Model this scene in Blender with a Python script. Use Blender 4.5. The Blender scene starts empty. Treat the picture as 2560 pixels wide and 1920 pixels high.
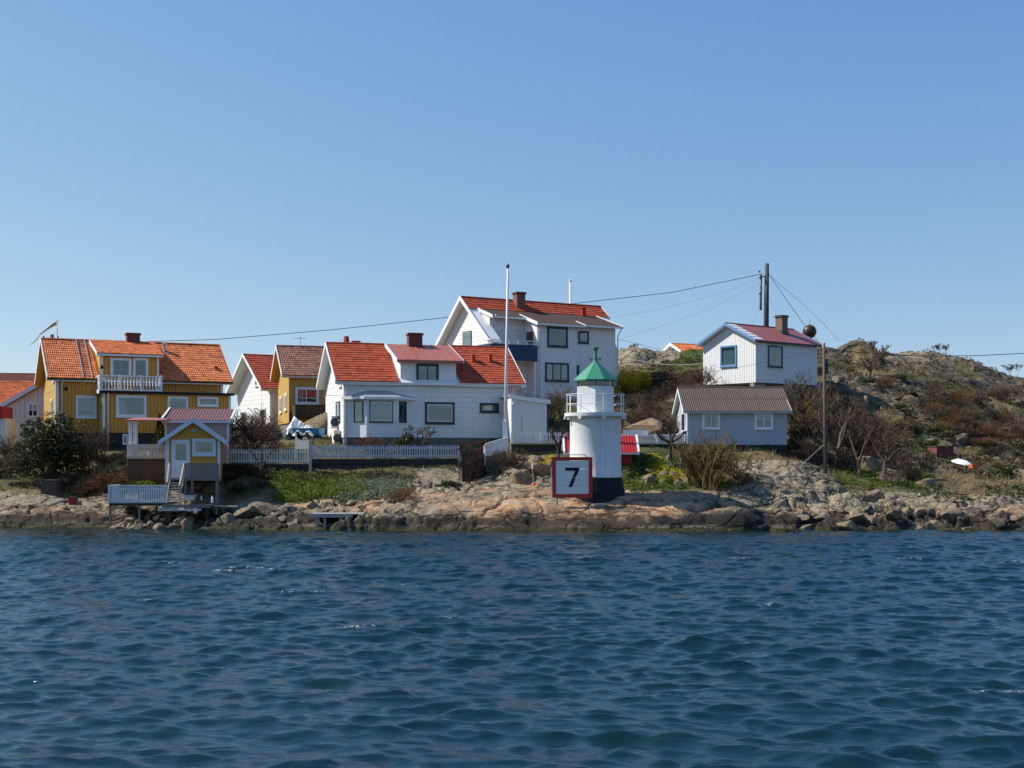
import bpy, math, random
import numpy as np
from mathutils import Vector, Matrix, Euler

random.seed(7)
rng = np.random.default_rng(11)
C = bpy.context.scene.collection
SC = bpy.context.scene
R = math.radians

# ------------------------------------------------------------------ camera
FOC, HOR, CAMZ = 3100.0, 1130.0, 3.9          # focal length and horizon of the 2560 px wide photograph, eye height
cam_d = bpy.data.cameras.new('camera')
cam_d.sensor_width = 36.0
cam_d.lens = FOC / 2560 * 36
cam_d.shift_y = (HOR - 960) / 2560
cam_d.clip_start = 0.3
cam_d.clip_end = 20000
cam = bpy.data.objects.new('camera', cam_d)
cam.location = (0, 0, CAMZ)
cam.rotation_euler = (R(90), 0, 0)
C.objects.link(cam)
SC.camera = cam

# ------------------------------------------------------------------ sky and sun
SUN_EL, SUN_AZ = 43.0, -83.0                    # azimuth clockwise from +Y: the sun stands to the left
world = bpy.data.worlds.new("World")
SC.world = world
world.use_nodes = True
nt = world.node_tree
nt.nodes.clear()
sky = nt.nodes.new('ShaderNodeTexSky')
sky.sky_type = 'NISHITA'
sky.sun_disc = False
sky.sun_elevation = R(SUN_EL)
sky.sun_rotation = R(SUN_AZ)
sky.altitude = 0
sky.air_density = 1.0
sky.dust_density = 0.0
sky.ozone_density = 4.0
bg = nt.nodes.new('ShaderNodeBackground')
bg.inputs['Strength'].default_value = 0.083
wo = nt.nodes.new('ShaderNodeOutputWorld')
# look a little above the true horizon band, then grade each colour so the whole dome has the deep clear blue of the day
tc = nt.nodes.new('ShaderNodeTexCoord')
ma = nt.nodes.new('ShaderNodeVectorMath'); ma.operation = 'MULTIPLY_ADD'
ma.inputs[1].default_value = (1, 1, .9); ma.inputs[2].default_value = (0, 0, .11)
nm = nt.nodes.new('ShaderNodeVectorMath'); nm.operation = 'NORMALIZE'
nt.links.new(tc.outputs['Generated'], ma.inputs[0]); nt.links.new(ma.outputs[0], nm.inputs[0]); nt.links.new(nm.outputs[0], sky.inputs[0])
sep = nt.nodes.new('ShaderNodeSeparateColor'); com = nt.nodes.new('ShaderNodeCombineColor')
nt.links.new(sky.outputs[0], sep.inputs[0])
for ch, (pw, k) in enumerate(((1.409, 1.31), (.958, 1.66), (.445, 3.52))):
    a = nt.nodes.new('ShaderNodeMath'); a.operation = 'POWER'; a.inputs[1].default_value = pw
    b = nt.nodes.new('ShaderNodeMath'); b.operation = 'MULTIPLY'; b.inputs[1].default_value = k
    nt.links.new(sep.outputs[ch], a.inputs[0]); nt.links.new(a.outputs[0], b.inputs[0]); nt.links.new(b.outputs[0], com.inputs[ch])
nt.links.new(com.outputs[0], bg.inputs[0])
nt.links.new(bg.outputs[0], wo.inputs[0])
sd = bpy.data.lights.new('sun', 'SUN')
sd.energy = 5.0
sd.angle = R(0.5)
sd.color = (1.0, 0.945, 0.87)
sun = bpy.data.objects.new('sun', sd)
az, el = R(SUN_AZ), R(SUN_EL)
sdir = Vector((math.sin(az) * math.cos(el), math.cos(az) * math.cos(el), math.sin(el)))
sun.rotation_euler = sdir.to_track_quat('Z', 'Y').to_euler()
sun.location = sdir * 100
C.objects.link(sun)
SC.view_settings.view_transform = 'Standard'
SC.view_settings.look = 'None'
SC.view_settings.exposure = 0.3
SC.view_settings.gamma = 1.0
SC.view_settings.use_curve_mapping = False
SC.cycles.max_bounces = 6
SC.cycles.transparent_max_bounces = 12
SC.cycles.sample_clamp_indirect = 4.0
SC.cycles.caustics_reflective = False
SC.cycles.caustics_refractive = False

# ------------------------------------------------------------------ naming and object helpers
def P(px, py, Y):
    """the point of the place seen at that pixel of the photograph, Y metres away"""
    return Vector(((px - 1280) / FOC * Y, Y, CAMZ + (HOR - py) / FOC * Y))

def tag(o, label=None, cat=None, group=None, kind=None):
    if label: o['label'] = label
    if cat: o['category'] = cat
    if group: o['group'] = group
    if kind: o['kind'] = kind
    return o

def thing(name, label, cat, loc=(0, 0, 0), rz=0.0, group=None):
    o = bpy.data.objects.new(name, None)
    o.empty_display_size = 0.2
    C.objects.link(o)
    o.location = loc
    o.rotation_euler = (0, 0, rz)
    return tag(o, label, cat, group)

def link(name, me, parent=None, loc=None, rot=None, scl=None):
    o = bpy.data.objects.new(name, me)
    C.objects.link(o)
    if parent is not None: o.parent = parent
    if loc is not None: o.location = loc
    if rot is not None: o.rotation_euler = rot
    if scl is not None: o.scale = scl
    return o

def copy_tree(o, parent=None):
    c = o.copy()
    C.objects.link(c)
    c.parent = parent
    for ch in list(o.children):
        copy_tree(ch, c)
    return c

class MB:
    """collects simple solids into ONE mesh"""
    def __init__(s): s.v = []; s.f = []; s.mi = []
    def add(s, vs, fs, m=0):
        n = len(s.v)
        s.v += [tuple(v) for v in vs]
        s.f += [tuple(i + n for i in f) for f in fs]
        s.mi += [m] * len(fs)
        return s
    def box(s, x0, x1, y0, y1, z0, z1, m=0):
        return s.add([(x0, y0, z0), (x1, y0, z0), (x1, y1, z0), (x0, y1, z0), (x0, y0, z1), (x1, y0, z1), (x1, y1, z1), (x0, y1, z1)],
                     [(0, 3, 2, 1), (4, 5, 6, 7), (0, 1, 5, 4), (1, 2, 6, 5), (2, 3, 7, 6), (3, 0, 4, 7)], m)
    def prism(s, poly, axis, a, b, m=0):
        """poly: 2D points in the two other axes (order x,y,z without axis), extruded from a to b"""
        n = len(poly)
        def mk(p, t):
            return {0: (t, p[0], p[1]), 1: (p[0], t, p[1]), 2: (p[0], p[1], t)}[axis]
        vs = [mk(p, a) for p in poly] + [mk(p, b) for p in poly]
        fs = [tuple(range(n)), tuple(range(2 * n - 1, n - 1, -1))] + [(i, i + n, (i + 1) % n + n, (i + 1) % n) for i in range(n)]
        return s.add(vs, fs, m)
    def beam(s, a, b, w, h, up=(0, 0, 1), m=0):
        """box from a to b; w sideways, h along up"""
        a, b, up = Vector(a), Vector(b), Vector(up)
        d = (b - a).normalized()
        side = d.cross(up).normalized()
        u2 = side.cross(d).normalized()
        vs = []
        for p in (a, b):
            for sx, sz in ((-1, -1), (1, -1), (1, 1), (-1, 1)):
                vs.append(p + side * (sx * w / 2) + u2 * (sz * h / 2))
        return s.add(vs, [(0, 3, 2, 1), (4, 5, 6, 7), (0, 1, 5, 4), (1, 2, 6, 5), (2, 3, 7, 6), (3, 0, 4, 7)], m)
    def tube(s, pts, r, n=6, m=0, caps=True):
        pts = [Vector(p) for p in pts]
        rs = r if isinstance(r, (list, tuple)) else [r] * len(pts)
        vs, fs = [], []
        for i, p in enumerate(pts):
            d = (pts[min(i + 1, len(pts) - 1)] - pts[max(i - 1, 0)]).normalized()
            a = Vector((0, 0, 1)) if abs(d.z) < .9 else Vector((1, 0, 0))
            x = d.cross(a).normalized(); y = d.cross(x)
            for k in range(n):
                t = 2 * math.pi * k / n
                vs.append(p + (x * math.cos(t) + y * math.sin(t)) * rs[i])
        for i in range(len(pts) - 1):
            for k in range(n):
                fs.append((i * n + k, i * n + (k + 1) % n, (i + 1) * n + (k + 1) % n, (i + 1) * n + k))
        if caps:
            fs.append(tuple(range(n))[::-1]); fs.append(tuple((len(pts) - 1) * n + k for k in range(n)))
        return s.add(vs, fs, m)
    def lathe(s, prof, n=32, c=(0, 0), m=0, rot=0.0):
        vs, fs = [], []
        for r, z in prof:
            for k in range(n):
                t = 2 * math.pi * k / n + rot
                vs.append((c[0] + r * math.cos(t), c[1] + r * math.sin(t), z))
        for i in range(len(prof) - 1):
            for k in range(n):
                fs.append((i * n + k, i * n + (k + 1) % n, (i + 1) * n + (k + 1) % n, (i + 1) * n + k))
        fs.append(tuple(range(n))[::-1]); fs.append(tuple((len(prof) - 1) * n + k for k in range(n)))
        return s.add(vs, fs, m)
    def mesh(s, name, mat, smooth=False):
        me = bpy.data.meshes.new(name)
        me.from_pydata(s.v, [], s.f)
        for m in (mat if isinstance(mat, (list, tuple)) else [mat]): me.materials.append(m)
        if any(s.mi): me.polygons.foreach_set('material_index', s.mi)
        if smooth: me.polygons.foreach_set('use_smooth', [True] * len(me.polygons))
        me.update()
        return me
    def build(s, name, mat, parent=None, smooth=False, **k):
        return link(name, s.mesh(name, mat, smooth), parent, **k)

def np_mesh(name, verts, faces, mat, attrs=None, smooth=False):
    """verts (N,3), faces (M,k) as numpy; attrs {name: (N,) floats on vertices}"""
    me = bpy.data.meshes.new(name)
    nv, nf, k = len(verts), len(faces), faces.shape[1]
    me.vertices.add(nv)
    me.vertices.foreach_set('co', np.ascontiguousarray(verts, dtype=np.float32).ravel())
    me.loops.add(nf * k)
    me.loops.foreach_set('vertex_index', np.ascontiguousarray(faces, dtype=np.int32).ravel())
    me.polygons.add(nf)
    me.polygons.foreach_set('loop_start', np.arange(0, nf * k, k, dtype=np.int32))
    try: me.polygons.foreach_set('loop_total', np.full(nf, k, dtype=np.int32))
    except Exception: pass
    if smooth: me.polygons.foreach_set('use_smooth', np.ones(nf, dtype=bool))
    me.materials.append(mat)
    for n, a in (attrs or {}).items():
        at = me.attributes.new(n, 'FLOAT', 'POINT')
        at.data.foreach_set('value', np.ascontiguousarray(a, dtype=np.float32))
    me.update(calc_edges=True)
    return me

# ------------------------------------------------------------------ materials
class NT:
    def __init__(s, name):
        s.m = bpy.data.materials.new(name); s.m.use_nodes = True
        s.t = s.m.node_tree; s.t.nodes.clear()
        s.out = s.t.nodes.new('ShaderNodeOutputMaterial')
        s._pos = None
    def n(s, typ, **k):
        nd = s.t.nodes.new('ShaderNode' + typ)
        for a, v in k.items():
            if a.startswith('i_'): s.put(nd.inputs[a[2:].replace('_', ' ')], v)
            else: setattr(nd, a, v)
        return nd
    def put(s, inp, v):
        if hasattr(v, 'node') and hasattr(v, 'is_linked'): s.t.links.new(v, inp)
        elif isinstance(v, (tuple, list)) and len(v) == 3 and len(inp.default_value) == 4: inp.default_value = (*v, 1)
        else: inp.default_value = v
    def pos(s, scale=None):
        if s._pos is None: s._pos = s.n('NewGeometry').outputs['Position']
        if scale is None: return s._pos
        m = s.n('Vector' + 'Math', operation='MULTIPLY')
        s.put(m.inputs[0], s._pos); m.inputs[1].default_value = scale
        return m.outputs[0]
    def noise(s, scale, detail=4, rough=.55, vec=None, out='Fac', dist=0):
        nd = s.n('TexNoise'); nd.inputs['Scale'].default_value = scale; nd.inputs['Detail'].default_value = detail
        nd.inputs['Roughness'].default_value = rough; nd.inputs['Distortion'].default_value = dist
        s.t.links.new(vec if vec is not None else s.pos(), nd.inputs['Vector'])
        return nd.outputs[out]
    def ramp(s, fac, stops, interp='LINEAR'):
        nd = s.n('ValToRGB'); nd.color_ramp.interpolation = interp
        e = nd.color_ramp.elements
        while len(e) > 1: e.remove(e[-1])
        for i, (p, c) in enumerate(stops):
            el_ = e[0] if i == 0 else e.new(p)
            el_.position = p
            el_.color = (*c, 1) if isinstance(c, (tuple, list)) else (c, c, c, 1)
        s.t.links.new(fac, nd.inputs[0])
        return nd.outputs[0]
    def mix(s, fac, a, b, mode='MIX'):
        nd = s.n('Mix', data_type='RGBA', blend_type=mode)
        s.put(nd.inputs[0], fac); s.put(nd.inputs[6], a); s.put(nd.inputs[7], b)
        return nd.outputs[2]
    def math(s, op, a, b=0.0, clamp=False):
        nd = s.n('Math', operation=op, use_clamp=clamp)
        s.put(nd.inputs[0], a); s.put(nd.inputs[1], b)
        return nd.outputs[0]
    def attr(s, name):
        return s.n('Attribute', attribute_name=name).outputs['Fac']
    def bump(s, h, strength=.4, dist=.02):
        nd = s.n('Bump'); nd.inputs['Strength'].default_value = strength; nd.inputs['Distance'].default_value = dist
        s.t.links.new(h, nd.inputs['Height'])
        return nd.outputs[0]
    def bsdf(s, color, rough=.7, normal=None, **k):
        b = s.n('BsdfPrincipled')
        s.put(b.inputs['Base Color'], color); s.put(b.inputs['Roughness'], rough)
        if normal is not None: s.t.links.new(normal, b.inputs['Normal'])
        for a, v in k.items(): s.put(b.inputs[a.replace('_', ' ')], v)
        s.t.links.new(b.outputs[0], s.out.inputs[0])
        return s.m

def sc3(c, f): return tuple(min(1, x * f) for x in c)

def paint(name, col, var=.12, rough=.6, dirt=.15, dirtcol=(.25, .22, .18), scale=1.0, bump=.25, spec=.4):
    """weathered paint: broad tone drift, vertical streaks, per-piece tone"""
    t = NT(name)
    n1 = t.noise(.9 * scale, 5)
    n2 = t.noise(3.0 * scale, 6, .65, t.pos((4.0, 4.0, .35)))
    n3 = t.noise(28 * scale, 3)
    oi = t.n('ObjectInfo').outputs['Random']
    c = t.mix(n1, sc3(col, 1 - var), sc3(col, 1 + var * .6))
    c = t.mix(t.math('MULTIPLY', oi, var * 1.3), c, sc3(col, .72))
    c = t.mix(t.math('MULTIPLY', t.ramp(n2, [(.45, 0.0), (.75, 1.0)]), dirt), c, dirtcol)
    return t.bsdf(c, rough, t.bump(n3, bump, .004), Specular_IOR_Level=spec)

def tile_mat(name, a, b, dark, rough=.75):
    t = NT(name)
    w = t.math('FRACT', t.math('ADD', t.n('ObjectInfo').outputs['Random'], t.attr('tint')))
    c = t.ramp(w, [(0, dark), (.12, a), (.6, b), (.9, sc3(b, 1.2)), (1, a)])
    n = t.noise(2.2, 6, .7)
    c = t.mix(t.math('MULTIPLY', t.ramp(n, [(.42, 0.0), (.7, 1.0)]), .35), c, dark)
    n4 = t.noise(9, 4, .7)
    c = t.mix(t.math('MULTIPLY', t.ramp(n4, [(.55, 0.0), (.72, 1.0)]), .35), c, (.16, .13, .09))
    return t.bsdf(c, rough, t.bump(t.noise(40, 3), .3, .004), Specular_IOR_Level=.3)

def brick_mat(name, a, b, mortar, sx=1.0, bw=.22, bh=.075):
    t = NT(name)
    tc = t.n('TexCoord').outputs['Object']
    sp = t.n('SeparateXYZ'); t.t.links.new(tc, sp.inputs[0])
    cb = t.n('CombineXYZ')
    t.put(cb.inputs[0], t.math('ADD', sp.outputs[0], sp.outputs[1])); t.put(cb.inputs[1], sp.outputs[2])
    br = t.n('TexBrick'); t.t.links.new(cb.outputs[0], br.inputs['Vector'])
    br.inputs['Color1'].default_value = (*a, 1); br.inputs['Color2'].default_value = (*b, 1); br.inputs['Mortar'].default_value = (*mortar, 1)
    br.inputs['Scale'].default_value = 1; br.inputs['Brick Width'].default_value = bw; br.inputs['Row Height'].default_value = bh
    br.inputs['Mortar Size'].default_value = .010
    c = t.mix(t.math('MULTIPLY', t.noise(3, 5, .7), .6), br.outputs[0], sc3(a, .45))
    return t.bsdf(c, .85, t.bump(t.math('SUBTRACT', 1.0, br.outputs['Fac']), .6, .008))

M = {}
M['white'] = paint('white paint', (.76, .755, .74), .06, .5, .16, (.45, .40, .33))
M['whitepanel'] = paint('white eternit panel', (.79, .79, .775), .08, .55, .10, (.45, .42, .36), .8)
M['jointgrey'] = paint('grey wall behind panels', (.56, .555, .54), .1, .8, .1)
M['trim'] = paint('white trim', (.80, .80, .78), .05, .45, .08)
M['yellow'] = paint('ochre yellow paint', (.66, .305, .045), .10, .6, .12, (.35, .17, .03))
M['yellow2'] = paint('pale yellow paint', (.56, .345, .085), .09, .6, .12, (.3, .2, .08))
M['beige'] = paint('beige boards', (.70, .66, .58), .10, .6, .22)
M['greywhite'] = paint('grey white render', (.40, .44, .50), .08, .7, .2, (.35, .34, .32))
M['offwhite'] = paint('off white boards', (.60, .61, .61), .08, .6, .2)
M['greyboard'] = paint('grey boards', (.36, .37, .37), .12, .7, .25)
M['oldwood'] = paint('grey weathered wood', (.24, .22, .19), .25, .85, .4, (.10, .09, .07), 1.5, .5)
M['lightwood'] = paint('pale weathered wood', (.50, .44, .36), .2, .8, .3, (.2, .16, .12), 1.5, .5)
M['darkwood'] = paint('dark stained boards', (.055, .032, .02), .25, .7, .2, (.02, .015, .01))
M['brownwood'] = paint('brown timber', (.16, .085, .045), .25, .8, .35, (.05, .03, .02), 1.3, .5)
M['blue'] = paint('blue painted trim', (.13, .26, .45), .10, .5, .1)
M['navy'] = paint('navy blue panel', (.012, .042, .11), .15, .5, .08, (.05, .06, .08))
M['black'] = paint('black paint', (.007, .010, .018), .2, .6, .10, (.03, .03, .03), spec=.2)
M['blackframe'] = paint('black window frame', (.012, .018, .026), .1, .4, .05)
M['red'] = paint('red signal paint', (.50, .028, .028), .10, .5, .12, (.3, .08, .06))
M['redboard'] = paint('red boards', (.36, .018, .018), .14, .6, .15, (.12, .02, .02))
M['redmetal'] = paint('red sheet metal', (.38, .115, .075), .12, .42, .3, (.60, .36, .28), .7)
M['brownroof'] = paint('brown roofing felt', (.070, .036, .026), .12, .9, .1)
M['redroof2'] = paint('red sheet roof', (.31, .095, .08), .10, .5, .2, (.5, .2, .16), .9)
M['pinkroof'] = paint('faded pink roof', (.34, .12, .095), .12, .6, .3, (.5, .3, .25))
M['corr'] = paint('brown fibre cement', (.115, .082, .068), .16, .85, .35, (.11, .085, .06))
M['signgrey'] = paint('sign face', (.74, .75, .74), .04, .5, .12, (.45, .44, .42))
M['metal'] = paint('galvanised steel', (.42, .43, .43), .15, .4, .2)
M['darkmetal'] = paint('dark steel', (.05, .05, .055), .2, .5, .3, (.10, .05, .03))
M['ball'] = paint('brown mooring ball', (.055, .026, .018), .2, .45, .3, (.09, .04, .02))
M['orange'] = paint('orange plastic', (.62, .13, .02), .12, .5, .1)
M['bluehull'] = paint('blue hull', (.02, .16, .34), .12, .35, .1)
M['concrete'] = paint('concrete', (.30, .285, .26), .2, .9, .45, (.12, .11, .10), 1.6, .6)
M['stone'] = paint('wall stone', (.19, .175, .155), .35, .9, .5, (.08, .075, .065), 2.0, .8)
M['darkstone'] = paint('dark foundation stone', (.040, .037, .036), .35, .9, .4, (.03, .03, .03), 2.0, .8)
M['soil'] = paint('dark soil', (.035, .028, .02), .3, .95, .3, (.02, .016, .01))
M['brick'] = brick_mat('red brick', (.30, .085, .05), (.22, .06, .04), (.28, .20, .17))
M['brick2'] = brick_mat('dark red brick', (.19, .045, .035), (.14, .035, .03), (.16, .09, .08))
M['brickbrown'] = brick_mat('brown chimney block', (.24, .14, .09), (.19, .11, .075), (.22, .17, .14))
M['brick3'] = brick_mat('dull purple brick', (.105, .065, .062), (.085, .055, .05), (.07, .055, .05))
M['brickold'] = brick_mat('brown brick', (.135, .068, .042), (.10, .052, .035), (.10, .075, .06))
M['tileorange'] = tile_mat('orange roof tile', (.60, .158, .045), (.70, .215, .066), (.34, .092, .036))
M['tilered'] = tile_mat('red roof tile', (.38, .058, .020), (.44, .076, .027), (.27, .042, .018))
M['tilebrown'] = tile_mat('brownish roof tile', (.24, .095, .06), (.31, .15, .10), (.15, .065, .045))
M['tiledark'] = tile_mat('dark red roof tile', (.20, .055, .04), (.24, .075, .055), (.13, .04, .03))
M['interior'] = paint('dark room behind glass', (.035, .055, .07), .3, .8, 0)
M['blind'] = paint('pale blind', (.24, .30, .33), .08, .8, .05)
M['curtain'] = paint('white curtain', (.42, .47, .48), .08, .9, .05)
M['plastic'] = paint('white plastic', (.72, .74, .76), .06, .4, .08)
M['blueplastic'] = paint('blue plastic', (.03, .08, .45), .1, .4, .05)
M['cable'] = paint('black cable', (.02, .02, .022), .1, .6, 0)
M['palecable'] = paint('pale rope', (.45, .43, .38), .1, .8, .1)
M['greypicket'] = paint('grey picket paint', (.50, .54, .60), .1, .6, .2)
M['whitefence'] = paint('white fence paint', (.74, .745, .74), .08, .5, .2)
M['mossy'] = paint('mossy coping', (.16, .17, .07), .3, .9, .3, (.08, .08, .05), 2)
M['polewood'] = paint('grey brown pole', (.12, .095, .078), .2, .85, .4, (.07, .055, .045), 1.5, .4)
M['darkpole'] = paint('tarred pole', (.075, .085, .09), .2, .8, .3, (.03, .03, .03))
M['greycable'] = paint('grey cable', (.16, .19, .22), .1, .6, 0)
M['orangewood'] = paint('orange timber', (.42, .15, .06), .3, .8, .2)
M['redorange'] = paint('red orange float', (.60, .07, .02), .12, .5, .15)
M['bluegrey'] = paint('blue grey tin', (.16, .22, .30), .1, .5, .2)
M['yellowflag'] = paint('yellow cloth', (.75, .55, .06), .05, .9, 0)
M['blueflag'] = paint('blue cloth', (.03, .12, .36), .05, .9, 0)

def patina():
    t = NT('green copper roof')
    n = t.noise(3.5, 6, .7)
    n2 = t.noise(6, 5, .7, t.pos((2, 2, .5)))
    c = t.mix(n, (.028, .19, .105), (.048, .27, .155))
    c = t.mix(t.ramp(n2, [(.60, 0.0), (.66, 1.0)]), c, (.30, .50, .40))
    return t.bsdf(c, .55, t.bump(n2, .2, .004))
M['green'] = patina()

def whitewash():
    t = NT('whitewashed tower')
    n = t.noise(1.6, 6, .65)
    n2 = t.noise(2.5, 6, .7, t.pos((5, 5, .4)))
    c = t.mix(n, (.69, .695, .69), (.75, .75, .74))
    c = t.mix(t.math('MULTIPLY', t.ramp(n2, [(.5, 0.0), (.72, 1.0)]), .45), c, (.50, .46, .38))
    c = t.mix(t.math('MULTIPLY', t.ramp(t.noise(1.2, 5, .7, t.pos((9, 9, .25))), [(.60, 0.0), (.70, 1.0)]), .5), c, (.36, .24, .15))
    return t.bsdf(c, .6, t.bump(t.noise(9, 6, .7), .5, .02))
M['tower'] = whitewash()

def glass():
    t = NT('window glass')
    lw = t.n('LayerWeight'); lw.inputs[0].default_value = .5      # works from both faces of the sheet
    fac = t.math('ADD', t.math('MULTIPLY', t.math('POWER', lw.outputs['Facing'], 4.0), .8), .085)
    gl = t.n('BsdfGlossy'); gl.inputs['Roughness'].default_value = .03; gl.inputs['Color'].default_value = (.85, .92, 1, 1)
    t.put(gl.inputs['Normal'], t.bump(t.noise(.9, 2), .12, .05))
    tr = t.n('BsdfTransparent'); tr.inputs[0].default_value = (.72, .8, .8, 1)
    mx = t.n('MixShader'); t.put(mx.inputs[0], fac)
    t.t.links.new(tr.outputs[0], mx.inputs[1]); t.t.links.new(gl.outputs[0], mx.inputs[2])
    t.t.links.new(mx.outputs[0], t.out.inputs[0])
    return t.m
M['glass'] = glass()

def tarp():
    t = NT('silver tarpaulin')
    n = t.noise(5, 6, .6, dist=1.0)
    c = t.mix(n, (.50, .52, .55), (.82, .82, .82))
    return t.bsdf(c, .38, t.bump(n, .9, .08), Metallic=.25)
M['tarp'] = tarp()

# unit box meshes shared by all the boards, panels and pickets of one material
_ub = {}
def ubox(mat):
    if mat not in _ub:
        _ub[mat] = MB().box(-.5, .5, -.5, .5, -.5, .5).mesh('piece ' + mat, M[mat])
    return _ub[mat]
def piece(parent, name, x0, x1, y0, y1, z0, z1, mat, rot=None):
    return link(name, ubox(mat), parent, ((x0 + x1) / 2, (y0 + y1) / 2, (z0 + z1) / 2), rot, (x1 - x0, y1 - y0, z1 - z0))

# ------------------------------------------------------------------ noise
def _h(ix, iy, seed):
    ix = ix.astype(np.int64); iy = iy.astype(np.int64)
    n = (ix * 374761393 + iy * 668265263 + seed * 1442695041) & 0xffffffff
    n = ((n ^ (n >> 13)) * 1274126177) & 0xffffffff
    n = (n ^ (n >> 16))
    n = (n * 2246822519) & 0xffffffff
    return ((n ^ (n >> 15)) & 0xffffff) / float(0xffffff)
def vnoise(x, y, seed=0):
    ix, iy = np.floor(x), np.floor(y); fx, fy = x - ix, y - iy
    fx = fx * fx * fx * (fx * (fx * 6 - 15) + 10); fy = fy * fy * fy * (fy * (fy * 6 - 15) + 10)
    a, b, c, d = _h(ix, iy, seed), _h(ix + 1, iy, seed), _h(ix, iy + 1, seed), _h(ix + 1, iy + 1, seed)
    return (a * (1 - fx) + b * fx) * (1 - fy) + (c * (1 - fx) + d * fx) * fy
def fbm(x, y, o=5, seed=0, g=.5):
    t = 0; a = 1; n = 0
    for i in range(o):
        t = t + a * vnoise(x, y, seed + i * 17); n += a; a *= g
        x, y = x * 2.03 + 5.1 + y * .15, y * 2.03 - 3.7 - x * .15
    return t / n
def worley(x, y, seed=0):
    ix, iy = np.floor(x), np.floor(y)
    f1 = np.full(x.shape, 9.0); f2 = np.full(x.shape, 9.0); idd = np.zeros(x.shape)
    for dx in (-1, 0, 1):
        for dy in (-1, 0, 1):
            cx, cy = ix + dx, iy + dy
            px_, py_ = cx + .1 + .8 * _h(cx, cy, seed), cy + .1 + .8 * _h(cx, cy, seed + 5)
            d = np.hypot(px_ - x, py_ - y)
            m = d < f1
            f2 = np.where(m, f1, np.minimum(f2, d)); idd = np.where(m, _h(cx, cy, seed + 9), idd); f1 = np.where(m, d, f1)
    return f1, f2, idd
def sstep(a, b, x):
    t = np.clip((x - a) / (b - a), 0, 1); return t * t * (3 - 2 * t)

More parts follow.
